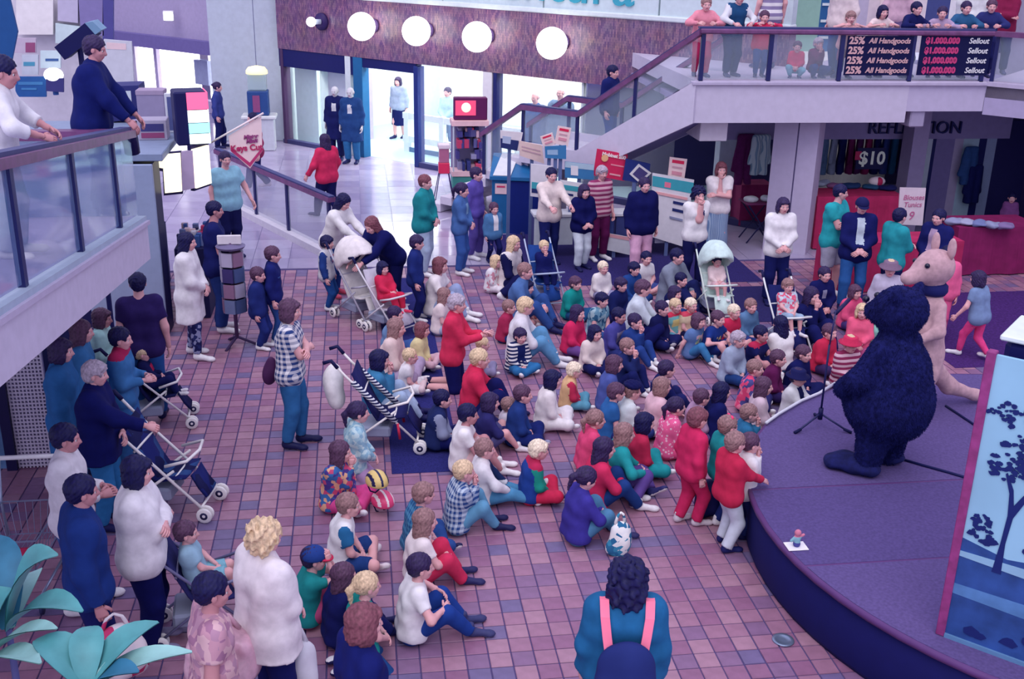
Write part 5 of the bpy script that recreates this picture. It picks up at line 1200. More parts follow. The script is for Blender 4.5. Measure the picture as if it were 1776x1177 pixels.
for i, (px, py, c) in enumerate(((1425, 318, 'a0b0d0'), (1450, 322, '8a5a90'), (1475, 322, '1d3a6c'), (1510, 324, '1f4a74'), (1540, 326, '141a58'))): pile(px, py, .95, c, ['pale blue folded shirts on the red table beside the column', 'mauve folded clothes on the red table behind the column', 'dark blue folded clothes on the red table behind the cap man', 'dark green blue clothes heap on the red table under the ten dollar sign', 'navy clothes heap on the red table beside the lilac pillar'][i], .3)
gar = empty('clothes_rack', (at_Y(1420, 260, 20.3)[0], 20.3, 0), 0, 'long chrome clothes rack inside the shop under the gallery', 'rack')
gw_ = at_Y(1575, 260, 20.3)[0]-gar.location.x
MB().tube([(0, 0, 1.75), (gw_, 0, 1.75)], .02, 8).build('rail', mat('9aa6c8', .3, .5, .5), gar)
for x in (0, gw_): MB().tube([(x, 0, 0), (x, 0, 1.75)], .02, 8).build('upright', mat('9aa6c8', .3, .5, .5), gar)
def garment(x, y, z, c, label, w=.2, ln=.75, rz=.3):
    V, Q = implicit([cone((-w*.45, 0, 0), (w*.45, 0, 0), .045), cone((-w*.3, 0, -.1), (-w*.35, 0, -ln), .07, .08, cut=[((0, 0, -1), ln)]), cone((w*.3, 0, -.1), (w*.35, 0, -ln), .07, .08, cut=[((0, 0, -1), ln)]), cone((-w*.5, 0, -.02), (-w*.8, .02, -ln*.7), .04, .035), cone((w*.5, 0, -.02), (w*.8, .02, -ln*.7), .04, .035)], .026, .05, .008, int(x*50), 22)
    me = np_mesh('hanging_garment', V, Q, [cloth('x:'+c)[1]]); o_ = bpy.data.objects.new('hanging_garment', me); COL.objects.link(o_); o_.location = (x, y, z); o_.rotation_euler = (0, 0, rz); o_['label'] = label; o_['category'] = 'garment'; o_['group'] = 'clothes hanging in the stall shop'; return o_
GN = ['dusty blue', 'pale grey', 'navy', 'maroon', 'dark plum', 'wine', 'black', 'navy checked', 'dark teal', 'deep purple']
GC = ['5a78a8', '8e9cc0', '1a2264', '6a1e5c', '481c58', '7c2058', '0e1150', '2a3a80', '1c4a74', '38206a']
for i in range(10): garment(gar.location.x+.12+(gw_-.24)*i/9, 20.3, 1.72, GC[i], GN[i]+' garment on the chrome clothes rack under the gallery', .26, .85, 1.1)
for i, (px, c, nm) in enumerate(((1612-10, 'stripe/5a78a8/26306e@14', 'blue striped shirt hanging by the lilac pillar'), (1590, '12184e', 'black coat hanging by the lilac pillar'))): garment(at_Y(px, 250, 20.1)[0], 20.1, 1.9-.75*i, c, nm, .3, .7, .2)
for i, (px, c, nm) in enumerate(((1678, '2a4a86', 'dark blue dress in the right shop window'), (1690, '141a58', 'navy skirt in the right shop window'))): garment(at_Y(px, 290, 19.5)[0], 19.45, 1.5-.35*i, c, nm, .22, .7, .1)
garment(at_Y(1318, 270, 19.4)[0], 19.4, 1.75, 'vstripe/bcd4e4/7fa4c4@16', 'pale striped shirt hanging left of the column', .26, .7, .1); garment(at_Y(1292, 265, 19.5)[0], 19.5, 1.75, '5a1e5c', 'maroon dress hanging left of the column', .26, .9, .1)
e = empty('price_sign', at_Y(1512, 275, 19.3), 0, 'dark sign with ten dollar price in white figures', 'sign'); MB().box((-.3, 0, -.2), (.25, .02, .2)).build('board', mat('11154e', .6), e); text_obj('lettering', '$10', .34, mat('dfeee8', .5), e, (0, -.008, 0), (1, 0, 0), (0, 0, 1), .004, bold=.008); MB().box((-.34, -.01, -.02), (-.22, 0, .14)).build('red_tag', mat('a8285c', .6), e)
e = empty('wrapped_parcel', at_z(1520, 320, 1.02), 0, 'red and white wrapped bundle under the ten dollar sign', 'parcel'); MB().sphere((0, 0, .06), (.16, .1, .09), 14, 8).build('bundle', mat('d8d0de', .6), e, True); MB().sphere((.02, -.04, .06), (.07, .08, .085), 12, 8).build('red_band', mat('b02458', .6), e, True)
p_ = at_Y(1582, 360, 16.6)
e = empty('hand_lettered_sign', p_, 0, 'white card with red hand lettering held up over the red table', 'sign')
pts = [at_Y(x, y, 16.6)-p_ for x, y in ((1561, 325), (1606, 326), (1600, 391), (1557, 389))]; MB().prism(pts, (0, .015, 0)).build('card', mat('cfc6dc', .6), e)
for i, (t, sz, z) in enumerate((('Blouses', .12, .17), ('Tunics', .12, .05), ('9', .2, -.14))): text_obj('lettering', t, sz, mat('b8649a', .6), e, (.0, -.008, z), (1, 0, 0), (0, 0, 1), .002, shear=.15)
MB().tube([(0, .02, -.25), (0, .02, -p_[2]+.82)], .012, 6).build('stake', mat('6a5a88', .6), e)
# trestle at the left of the column
p_ = at_z(1300, 408); e = empty('folding_table', (p_[0], p_[1]-.55, 0), 0, 'folding table with crossed black legs and white goods left of the column', 'table')
MB().box((-.32, 0, .70), (.3, .45, .73), bev=.008).build('table_top', mat('6a2a60', .7), e)
for s in (-1, 1): MB().tube([(s*.27, .02, .70), (-s*.25, .02, .0)], .014, 6).build('leg', mat('1c1c52', .5), e); MB().tube([(s*.27, .43, .70), (-s*.25, .43, .0)], .014, 6).build('leg', mat('1c1c52', .5), e)
for i, (px, c) in enumerate(((1290, 'c8d0e4'), (1312, 'b8c0dc'))): 
    V, Q = implicit([ell((0, 0, .05), (.13, .12, .06))], .02, .03, .012, i, 30); o_ = bpy.data.objects.new('folded_clothes', np_mesh('folded_clothes', V, Q, [mat(c)])); COL.objects.link(o_); o_.location = (p_[0]+(-.16, .14)[i], p_[1]-.35, .73); o_['label'] = ['white folded clothes at the left of the folding table', 'pale folded clothes at the right of the folding table'][i]; o_['category'] = 'clothes'; o_['group'] = 'clothes on the stall tables'
# ================================================================== STAGE THINGS
def stage_pt(px, py): return at_z(px, py, STG_H)
# microphone stand
p_ = stage_pt(1420, 742)
e = empty('microphone_stand', p_, 0, 'black tripod microphone stand on the stage beside the dark furry costume', 'microphone stand')
for a in (200, 330, 75): q = math.radians(a); lg_ = MB().tube([(0, 0, .16), (.3*math.cos(q), .3*math.sin(q), .012)], .011, 8).build('leg', mat('2a2c60', .4), e, True); MB().tube([(.24*math.cos(q), .24*math.sin(q), .035), (.32*math.cos(q), .32*math.sin(q), .012)], .016, 8).build('rubber_foot', mat('0c1048', .7), lg_, True)
MB().tube([(0, 0, .1), (0, 0, .9)], .011, 8).build('pole', mat('1a1c56', .4), e, True); MB().tube([(0, 0, .85), (.02, 0, 1.25)], .008, 8).build('pole', mat('2a2c66', .4), e, True); MB().tube([(0, 0, .1), (0, 0, .22)], .025, 8).build('collar', mat('12144e', .5), e, True)
MB().tube([(.02, 0, 1.22), (.2, .12, 1.32)], .02, 8).build('microphone', mat('14164e', .4), e, True)
# thin pale line drawn along the far stage edge
pts = [stage_pt(x, y) for x, y in ((1328, 738), (1350, 722), (1389, 699), (1420, 686), (1448, 668))]
b = MB().tube([p+V3(0, 0, .03) for p in pts], .016, 8); thing(b, 'edge_line', mat('c8cce4', .5), 'pale line running along the far edge of the stage', 'cable', smooth=True)
for i, q in enumerate((((1640, 705), (1690, 738), (1720, 752)), ((1556, 795), (1600, 808), (1650, 822), (1690, 834)))):
    b = MB().tube([stage_pt(*p)+V3(0, 0, .01) for p in q], .014, 6); thing(b, 'cable', mat('0e1150', .6), ['black cable on the stage by the kangaroo tail', 'black cable on the stage right of the dark costume feet'][i], 'cable', smooth=True)
# white card with small figure
p_ = stage_pt(1381, 948); e = empty('figurine', p_, 0, 'small colourful figurine on a white card at the stage edge', 'figurine')
MB().box((-.085, -.06, 0), (.085, .07, .008), bev=.003).build('card', mat('e4e4f4', .5), e)
V, Q = implicit([cone((0, 0, .03), (0, 0, .08), .03, .025), ell((.0, 0, .13), (.028, .026, .03)), cone((-.02, 0, .09), (-.05, 0, .06), .012), cone((.02, 0, .09), (.05, 0, .11), .012)], .007, .015); C_ = V[Q].mean(1)
obj('figure', np_mesh('figure', V, Q, [mat('7fb0c8'), mat('c87a9c'), mat('4a4a9c')], np.where(C_[:, 2] > .10, 1, np.where(C_[:, 2] < .05, 2, 0))), e)
# painted backdrop flat at the right
c0 = stage_pt(1638, 1102); c1_ = stage_pt(1776, 1153); dd = norm(c1_-c0); BH = 2.14; BW = 2.1
bd = empty('backdrop_flat', c0, math.atan2(dd[1], dd[0]), 'painted backdrop flat with a gum tree and water, at the right stage edge', 'backdrop')
MB().box((0, 0, .03), (BW, .03, BH)).build('canvas', mat('8fc0e6', .6, noise=.15, scale=1.2), bd)
MB().box((-.06, -.02, 0), (.0, .05, BH+.02), bev=.006).build('post', mat('8a3a7c', .6, noise=.25, scale=12), bd)
MB().box((0, -.02, 0), (BW, .05, .03)).build('bottom_batten', mat('5c86b8', .6), bd)
def decal(poly, m, k=1): MB().prism([(x, -.002*k, z) for x, z in poly], (0, .002*k-.0004, 0)).build('painted_shape', m, bd)
decal([(0, .03), (BW, .03), (BW, .78), (1.5, .72), (.8, .82), (.3, .74), (0, .80)], mat('2b4c94', .6, noise=.3, scale=5), 1)
decal([(0, .36), (BW, .30), (BW, .42), (.9, .46), (0, .44)], mat('4f7cba', .6, noise=.2, scale=6), 2)
decal([(0, .66), (.5, .64), (1.2, .68), (BW, .64), (BW, .70), (1.1, .73), (0, .70)], mat('88b4dc', .6), 3)
DK = mat('16246c', .7)
rs_ = np.random.default_rng(5)
LEAVES = MB()
def blob(x, z, r, k):
    n = 7; y_ = -.002*k-rs_.uniform(0, .002); LEAVES.prism([(x+r*rs_.uniform(.6, 1.15)*math.cos(2*math.pi*i/n), y_, z+r*.7*rs_.uniform(.6, 1.15)*math.sin(2*math.pi*i/n)) for i in range(n)], (0, -y_-.0004, 0))
decal([(.22, .62), (.28, .62), (.27, .85), (.285, 1.05), (.345, 1.2), (.44, 1.32), (.43, 1.335), (.32, 1.23), (.275, 1.14), (.255, 1.25), (.20, 1.36), (.19, 1.35), (.235, 1.22), (.25, 1.06), (.24, .85)], DK, 4)
for cx_, cz_, rx_, rz_, n__, sz in ((.20, 1.40, .14, .10, 46, .022), (.42, 1.42, .16, .12, 60, .022), (.34, 1.56, .22, .10, 60, .022), (.14, 1.76, .13, .08, 30, .02), (.10, .93, .07, .09, 26, .022), (.62, .98, .14, .08, 30, .022), (1.3, 1.5, .4, .3, 90, .035), (1.5, .95, .5, .1, 50, .03)):
    for i in range(n__):
        a = rs_.uniform(0, 2*math.pi); r = math.sqrt(rs_.random()); blob(cx_+rx_*r*math.cos(a), cz_+rz_*r*math.sin(a), sz*rs_.uniform(.6, 1.3), 4)
for i in range(40): blob(.03+rs_.random()*(BW-.06), .80+rs_.random()*.07, rs_.uniform(.02, .04), 4)
for i in range(16): blob(rs_.uniform(.15, 1.9), .10+rs_.random()*.16, rs_.uniform(.03, .07), 4)
o_ = LEAVES.build('painted_leaves', DK, bd); o_['kind'] = 'stuff'
lp = empty('loudspeaker', c0+dd*.20+V3(-.1, .25, 0), math.atan2(dd[1], dd[0]), 'dark loudspeaker with pale cover behind the top of the painted flat', 'loudspeaker')
MB().box((.05, .05, BH-.42), (.62, .5, BH+.06), bev=.04).build('cabinet', mat('0c1158', .6), lp); MB().box((.02, .02, BH+.06), (.66, .54, BH+.10), bev=.01).build('cover', mat('d4e2f0', .5), lp); MB().tube([(.33, .28, 0), (.33, .28, BH-.4)], .03, 10).build('stand_pole', mat('141a5c', .5), lp); MB().box((-.02, .1, BH-.5), (.06, .2, BH-.38), bev=.01).build('bracket', mat('0c1050', .6), lp)
for a in (0, 120, 240): q = math.radians(a); MB().tube([(.33, .28, .3), (.33+.2*math.cos(q), .28+.2*math.sin(q), .01)], .015, 6).build('leg', mat('141a5c', .5), lp)

# ================================================================== COSTUMED PERFORMERS
def fur_tufts(V, Q, n, ln, seed):
    r = np.random.default_rng(seed); q = Q[r.integers(0, len(Q), n)]; c = V[q].mean(1); nr = np.cross(V[q[:, 1]]-V[q[:, 0]], V[q[:, 2]]-V[q[:, 0]]); nr /= np.linalg.norm(nr, axis=1)[:, None]+1e-9
    d = nr*.55+np.array([0, 0, -.8])+r.normal(size=(n, 3))*.25; d /= np.linalg.norm(d, axis=1)[:, None]
    t = np.cross(d, nr); t /= np.linalg.norm(t, axis=1)[:, None]+1e-9; w = ln*.22
    A = c+t*w-nr*.004; B = c-t*w-nr*.004; C_ = c+nr*w*.9-d*w*.3; D = c+d*ln*r.uniform(.6, 1.2, (n, 1))
    Vv = np.stack([A, B, C_, D], 1).reshape(-1, 3); i = np.arange(n)*4
    F = np.vstack([np.stack([i, i+1, i+3, i+3], 1)[:, :3], np.stack([i+1, i+2, i+3], 1), np.stack([i+2, i, i+3], 1)])
    return Vv, F
def tri_mesh(name, V, F, m):
    me = bpy.data.meshes.new(name); me.from_pydata(V.tolist(), [], F.tolist()); me.materials.append(m); me.update(); return me
# dark furry animal costume, seen from behind, facing the children on the left
p_ = stage_pt(1524, 812)
wf = 122
FUR = mat('171b54', .9, .1, noise=.4, scale=24)
S_ = 1.0
e = empty('costumed_performer', p_, math.radians(wf-90), 'performer in a shaggy dark animal costume standing on the stage', 'performer'); e.scale = (1.06, 1.06, 1.0)
bp_ = [ell((0, 0, .70), (.39, .37, .40)), ell((0, -.02, .96), (.31, .29, .34)), ell((0, 0, 1.18), (.22, .20, .18)), cone((-.15, 0, .40), (-.17, .02, .10), .145, .11), cone((.15, 0, .40), (.17, .02, .10), .145, .11),
       cone((-.22, .02, 1.22), (-.36, .10, .95), .10, .095), cone((-.36, .10, .95), (-.30, .27, .80), .095, .085), cone((.22, .02, 1.22), (.36, .10, .95), .10, .095), cone((.36, .10, .95), (.30, .27, .80), .095, .085),
       cone((0, 0, 1.25), (0, .02, 1.42), .14, .15), ell((0, .02, 1.56), (.215, .225, .215)), ell((0, .2, 1.49), (.13, .13, .11)), ell((-.17, -.02, 1.74), (.06, .035, .06)), ell((.17, -.02, 1.74), (.06, .035, .06))]
V, Q = implicit(bp_, .017, .06, .005, 4, 30); obj('body', np_mesh('body', V, Q, [FUR]), e)
tv, tf_ = fur_tufts(V, Q, 20000, .022, 2); o_ = obj('fur', tri_mesh('fur', tv, tf_, FUR), e); o_['kind'] = 'stuff'
for s in (-1, 1):
    V, Q = implicit([ell((s*.19, .10, .07), (.14, .22, .085)), ell((s*.25, .24, .06), (.14, .14, .07))], .017, .05, .006, 3, 30); V[:, 2] = np.maximum(V[:, 2], 0); obj('foot', np_mesh('foot', V, Q, [mat('151a55', .9, noise=.3, scale=20)]), e)
    MB().sphere((s*.085, .30, 1.60), .03, 10, 8).build('eye', mat('0a0a30', .2, .5), e, True)
MB().sphere((0, .32, 1.50), (.045, .03, .035), 10, 8).build('nose', mat('0a0a30', .3, .5), e, True)
# tan kangaroo costume
p_ = stage_pt(1584, 712); wf = 190
TAN = mat('b898a8', .9, .1, noise=.15, scale=18)
e = empty('costumed_performer', p_, math.radians(wf-90), 'performer in a plain tan kangaroo costume with a long tail', 'performer')
bp_ = [ell((0, 0, .66), (.22, .24, .34)), ell((0, .0, .96), (.20, .19, .30)), ell((0, .0, 1.22), (.16, .14, .16)), cone((-.12, 0, .5), (-.14, .08, .28), .13, .10), cone((-.14, .08, .28), (-.13, -.02, .06), .09, .06), cone((.12, 0, .5), (.14, .08, .28), .13, .10), cone((.14, .08, .28), (.13, -.02, .06), .09, .06),
       cone((-.16, 0, 1.26), (-.26, .06, 1.02), .07, .06), cone((-.26, .06, 1.02), (-.2, .24, .92), .058, .05), cone((.16, 0, 1.26), (.26, .06, 1.02), .07, .06), cone((.26, .06, 1.02), (.2, .24, .92), .058, .05),
       cone((0, 0, 1.3), (0, .02, 1.48), .10, .10), ell((0, .02, 1.66), (.19, .22, .19)), cone((0, .12, 1.62), (0, .34, 1.56), .12, .075),
       cone((0, -.16, .5), (0, -.42, .25), .11, .085), cone((0, -.42, .25), (0, -.8, .10), .085, .06), cone((0, -.8, .10), (0, -1.1, .07), .06, .04)]
V, Q = implicit(bp_, .016, .06, .004, 4, 30); obj('body', np_mesh('body', V, Q, [TAN]), e)
for s in (-1, 1):
    V, Q = implicit([ell((s*.13, .14, .05), (.075, .25, .055))], .015, .03); V[:, 2] = np.maximum(V[:, 2], 0); obj('foot', np_mesh('foot', V, Q, [TAN]), e)
    V, Q = implicit([ell((s*.13, -.05, 1.88), (.06, .03, .12))], .014, .03); obj('ear', np_mesh('ear', V, Q, [TAN]), e)
    MB().sphere((s*.10, .20, 1.71), .028, 10, 8).build('eye', mat('0a0a30', .2, .5), e, True)
e.scale = (.95, .95, .95)
MB().lathe([(.13, 1.36), (.155, 1.40), (.15, 1.46), (.12, 1.49)], 20).build('neck_scarf', mat('141a5e', .8), e, True)
# ================================================================== PEOPLE
def SK(hx, hy, S, face, hair, top, bottom, shoe, label, seatc, slabel, arms='lap', sk=None, **o):
    """a child sitting in a stroller: the child and the stroller are two things"""
    r, J, base, fa = P(hx, hy, S, 'chair', arms, face, hair, top, bottom, shoe, label, seat=.43+.062*S, lean=-14, **o)
    a = math.radians(fa); d = V3(math.cos(a), math.sin(a), 0); q = V3(*base)+d*.05
    return stroller((q[0], q[1], 0), fa, seatc, slabel, **(sk or {}))
AUD = 'audience on the floor'; ST = 'people standing around the audience'; GA = 'people on the upper gallery'
def A(*a, **k): return P(*a, group=AUD, **k)
def B(*a, **k): return P(*a, group=ST, **k)
def G(hx, hy, S, arms, face, hair, top, bottom, label, Y=17.62, **k): return P(hx, hy, S, k.pop('pose', 'stand'), arms, face, hair, top, bottom, '3a3a70', label, Y=Y, z=MZ, group=GA, **k)
NV, BK, WH, CR, DN, LD = '1b2672', '0e1150', 'dedff0', 'd8ccd8', '2f66aa', '86a8d6'
# ---- upper gallery
REST[0] = .86
G(1226, -4, 1.3, 'rest', -95, 'short:l', 'long:d88aa4', 'jeans:b02a60', 'pink shirted person leaning on the gallery rail at the top of the stairs', lean=12)
G(1284, -18, 1.4, 'rest', -80, 'short:d', 'tee:1f4a7c', 'trousers:16205e', 'person in dark teal top with white sleeves on the gallery', sleeve=(1, .9), sleevecol='d0d4e8', lean=12)
G(1327, 19, 1.1, 'rest', -100, 'short:b', 'long:cc3060', 'jeans:24408c', 'boy in red jumper and jeans leaning on the gallery rail', lean=8)
G(1342, -60, 1.6, 'down', 100, 'short:d', 'tee:stripe/dcdcec/8a80b0@9', 'trousers:6a5a90', 'shopper in striped top walking behind the boy in red on the gallery', Y=18.9)
G(1384, 72, .62, 'lap', -110, 'short:b', 'long:c83a68', 'jeans:7ab0cc', 'small child in red sweater crouching behind the gallery glass', Y=17.6, pose='crouch', lean=4)
G(1421, 66, .66, 'chin', -80, 'bowl:g', 'long:6a2858', 'trousers:2c3a7c', 'child in maroon crouching behind the gallery glass', Y=17.6, pose='crouch', lean=4)
G(1467, -48, 1.68, 'down', -150, 'bob:b', 'jacket:d2c6d2', 'jeans:1c4488', 'adult in cream jacket and blue jeans on the gallery', Y=17.75)
G(1477, 20, 1.15, 'rest', -100, 'bowl:l', 'tee:d8a8b4', 'shorts:8a4a80', 'child in pale pink leaning on the gallery rail beside the cream jacket', lean=12, Y=17.5)
G(1533, 10, 1.2, 'rest', -85, 'bob:k', 'tee:dccad6', 'jeans:22408c', 'dark haired girl in white top with an arm over the gallery rail', lean=12)
G(1592, 4, 1.2, 'rest', -70, 'short:k', 'long:141a58', 'trousers:1a1e5c', 'child in black leaning on the gallery rail between the two banners', lean=12)
G(1636, 12, 1.15, 'rest', -110, 'short:d', 'long:a894bc', 'jeans:263a80', 'child in lilac leaning on the gallery rail over the pink banner', lean=12)
G(1678, 3, 1.2, 'rest', -95, 'short:d', 'long:2c5a8c', 'jeans:1c2a6c', 'child in blue leaning on the gallery rail over the pink banner end', lean=12)
G(1722, 0, 1.3, 'rest', -110, 'short:b', 'long:2a3070', 'trousers:161a58', 'person in navy at the bend of the gallery rail', lean=12, Y=17.7)
G(1752, -25, 1.5, 'fold', -120, 'short:k', 'jacket:7a1c48', 'trousers:161a58', 'person in dark red beyond the bend of the gallery', Y=18.2)
G(1562, -50, 1.65, 'down', 90, 'bob:b', 'long:c8a8c4', 'skirt:6a5a90', 'shopper in pale mauve walking away along the gallery', Y=19.6)
G(1700, -55, 1.65, 'down', 60, 'short:d', 'long:d8dcec', 'trousers:3a4a90', 'shopper in white walking along the gallery', Y=19.4)
# ---- left ramp
REST[0] = .93
P(163, 64, 1.7, 'stand', 'rest', 0, 'short:d', 'jacket:0f1a62', 'trousers:10155a', '141a66', 'man in dark jacket leaning on the ramp handrail', X=-2.46, z=rdk, hp=-14, lean=6, fat=1.12, skin='m')
P(2, 98, 1.7, 'stand', 'rest', 5, 'short:k', 'long:d6d8ec', 'trousers:c4cce4', 'dcdcee', 'person in white shirt leaning on the ramp handrail at the left edge', X=-2.50, z=rdk, hp=-10, lean=8, sleeve=(1, .5), skin='m')
# ---- far floor and stairs
B(377, 143, 1.62, 'stand', 'down', 0, 'bun:d', 'long:34408c', 'trousers:141a58', BK, 'woman in navy top far back beside the lit advertising box')
B(437, 196, 1.65, 'walk', 'down', 200, 'short:k', 'long:8a2a5c', 'trousers:161a5c', 'b8b0cc', 'person in dark trousers walking behind the pennant')
B(562, 233, 1.64, 'walk', 'side', 130, 'long:d', 'long:c22c5c', 'trousers:10134e', BK, 'woman in red sweater walking away behind the glass rail', fat=1.1)
w_ = at_plane(1064, 114, (1, 1, 0), fx0+MY+1.0); us_ = -((w_[0]-fx0)-(w_[1]-MY))*R2; P(1064, 114, 1.7, 'stand', 'down', -40, 'short:k', 'jacket:141e62', 'jeans:24408c', BK, 'person in dark jacket and jeans climbing the stairs', Y=float(w_[1]), z=float(MZ-(int(us_/run)+1)*rise))
for (px, py, c1, c2, lab, h_) in ((580, 150, '141a58', '12164e', 'mannequin in navy suit at the shop entrance', 1.75), (607, 152, '1f3f7c', '2a64a0', 'mannequin in blue coat and long skirt at the shop entrance', 1.78)):
    P(px, py, h_, 'stand', 'down', -110, 'bald:g', 'coat:'+c1, 'trousers:'+c2, BK, lab, name='mannequin', cat='mannequin', skin='p', group='shop mannequins', chest='c8ccdc', cw=.03)
def shop_person(px, py, yl, S, *a, **k):
    k_ = 26.95+yl/R2; w = at_plane(px, py, (1, 1, 0), k_); return P(px, py, S, *a, Y=w[1], **k)
shop_person(690, 134, 2.4, 1.7, 'stand', 'down', -120, 'bob:d', 'long:8e9ac0', 'skirt:141a58', BK, 'mannequin in grey top and black skirt inside the shop doorway', name='mannequin', cat='mannequin', group='shop mannequins')
shop_person(776, 152, 1.6, 1.65, 'stand', 'clasp', -130, 'short:d', 'long:9cc0dc', 'trousers:5a7ab0', BK, 'shop assistant in pale blue shirt behind the window', group=ST)
for i, (px, py, c) in enumerate(((928, 160, '24509a'), (972, 152, '5a7aa8'))): shop_person(px, py, .6, 1.7, 'stand', 'down', -130, 'bald:g', 'coat:'+c, 'trousers:1c2a6c', BK, ['mannequin in blue coat in the window behind the stair landing', 'mannequin in grey blue coat in the window behind the stairs'][i], name='mannequin', cat='mannequin', group='shop mannequins', coatlen=.3)
# ---- standing on the left
B(390, 264, 1.78, 'stand', ['side', 'down'], -60, 'short:d', 'tee:86b8d8', 'trousers:12164e', BK, 'man in pale blue shirt at the key cutting kiosk', fat=1.12, chest='86b8d8')
B(372, 350, 1.82, 'stand', 'clasp', 5, 'short:k', 'tee:151c60', 'trousers:1f3478', WH, 'tall man in dark polo shirt behind the white jacket woman', fat=1.08, skin='m')
B(324, 404, 1.66, 'stand', 'clasp', -5, 'long:k', 'coat:dcdcee', 'leggings:camo/26306e/8a94c0/1a1e58@22', WH, 'woman with black hair in long white jacket and patterned leggings', coatlen=.2)
B(473, 428, 1.34, 'stand', 'down', 0, 'short:b', 'long:17206a', 'jeans:2a4c94', WH, 'taller of the two boys in navy by the card stand', chest='3a58a0', chh=.012, cw=.1)
B(447, 464, 1.12, 'stand', 'down', -10, 'short:b', 'jacket:1e2c74', 'jeans:1f2e78', WH, 'smaller of the two boys in navy by the card stand')
B(503, 520, 1.66, 'stand', 'fold', -5, 'bob:b', 'tee:plaid/dfe0f0/2b4284@17', 'jeans:2f68a8', '12164e', 'person in blue and white check shirt and jeans with folded arms', fat=1.06)
B(567, 409, 1.12, 'stand', 'down', -15, 'bowl:k', 'long:c6cade', 'jeans:1f4a94', 'd8d8ea', 'small boy in white sweater with a printed chest, beside the white canopy stroller', chest='print/b8c0dc/a84a74/3a5aa0@26', sleevecol='24408c')
B(596, 337, 1.64, 'stand', 'reach', -35, 'long:k', 'long:dedeee', 'jeans:1d3c88', 'c04a6c', 'woman with long black hair in white sweater bending over the stroller', lean=22, hp=-30)
B(644, 377, 1.6, 'stand', 'reach', -140, 'long:r', 'jacket:0f1458', 'trousers:0e1150', BK, 'woman in black bending down behind the white canopy stroller', lean=38, hp=-30)
B(738, 304, 1.64, 'stand', 'clasp', -25, 'short:r', 'long:1f8494', 'jeans:a4b8dc', WH, 'woman in teal sweater and pale jeans', fat=1.12)
B(802, 318, 1.5, 'stand', 'clasp', -20, 'pony:d', 'long:4468ac', 'jeans:3458a4', WH, 'girl with ponytail in blue sweatshirt and trousers', chest='7aa0cc', cw=.04)
B(827, 291, 1.56, 'stand', 'down', -30, 'short:d', 'long:5a4eac', 'trousers:54489c', WH, 'girl in purple tracksuit behind the blue sweatshirt girl')
B(857, 352, 1.02, 'stand', 'down', -70, 'pony:b', 'jacket:4a78b0', 'leggings:141a58', BK, 'toddler girl in denim jacket over a white top', chest='dcdcee', cw=.045, chh=.12)
B(723, 409, 1.25, 'stand', 'down', -10, 'bowl:d', 'long:1c2c76', 'trousers:161c60', WH, 'boy in navy standing beside the seated woman in white')
B(957, 292, 1.64, 'stand', 'push', -75, 'short:k', 'long:d8ccd4', 'jeans:161e60', BK, 'woman in cream sweater pushing the dark blue stroller')
B(1014, 321, 1.42, 'stand', 'clasp', -70, 'bob:d', 'jacket:0c1052', 'trousers:c8d4ea', '12144e', 'girl in black jacket and white trousers')
B(1045, 288, 1.62, 'stand', 'down', -70, 'bowl:g', 'tee:stripe/8a3468/c8a0b8@13', 'trousers:5a1650', WH, 'woman in maroon striped top and maroon trousers', sleeve=(1, .4))
B(1119, 309, 1.64, 'stand', 'down', -80, 'bun:d', 'jacket:0d1152', 'trousers:d0a4cc', BK, 'person in black jacket over pale pink trousers', fat=1.12, coatlen=.1)
B(1213, 325, 1.6, 'stand', ['chin', 'chin'], -80, 'curly:k', 'tee:dedeee', 'trousers:10144e', BK, 'woman with black curly hair holding her hands to her mouth', chest='print/dedeee/1a2060/dedeee@16', cw=.05)
B(1252, 282, 1.66, 'stand', ['fold', 'chin'], -95, 'bob:r', 'tee:e0dcec', 'skirt:vstripe/6a86b8/9ab0d4@40', WH, 'woman in white t-shirt and striped blue skirt beside the pale pillar', skirtlen=.42)
B(1360, 344, 1.64, 'stand', 'clasp', -90, 'bob:d', 'long:dfdff0', 'trousers:141a5c', BK, 'woman in white sweater with a stroller in front of the column')
B(1460, 321, 1.78, 'stand', 'fold', -50, 'short:k', 'tee:2aa0b4', 'shorts:a8a8c8', WH, 'man in teal polo shirt and pale shorts with folded arms', hyaw=-25, fat=1.06)
B(1497, 344, 1.72, 'stand', 'clasp', -100, 'short:d', 'jacket:12185c', 'jeans:2a5aa4', BK, 'man in dark jacket and jeans beside the teal polo man', chest='b4c4dc', cw=.035, chh=.11, hat=('cap', '101450', '101450'))
B(1563, 362, 1.62, 'stand', 'fold', 10, 'short:k', 'jacket:2590a4', 'trousers:141a58', BK, 'person in teal jacket behind the kangaroo head', hyaw=-10)
B(1630, 364, 1.6, 'stand', 'clasp', -150, 'short:k', 'jacket:151b60', 'trousers:1c1e5c', BK, 'person in dark jacket with pale collar behind the kangaroo', chest='a890b8', cw=.03, chh=.1)
B(1645, 428, 1.35, 'stand', 'down', -120, 'short:k', 'jacket:e0649c', 'trousers:d45a94', BK, 'person in bright pink outfit behind the kangaroo')
B(1698, 470, 1.22, 'walk', 'side', 120, 'bob:d', 'tee:7088b8', 'leggings:d8448c', 'd8d8ea', 'girl in grey blue top and pink leggings walking away on the right', lean=12)
B(1757, 335, 1.6, 'stand', 'down', -120, 'short:k', 'long:7a4a8c', 'trousers:2a2060', BK, 'dim figure in mauve by the dark red table at the right edge', Y=18.3)
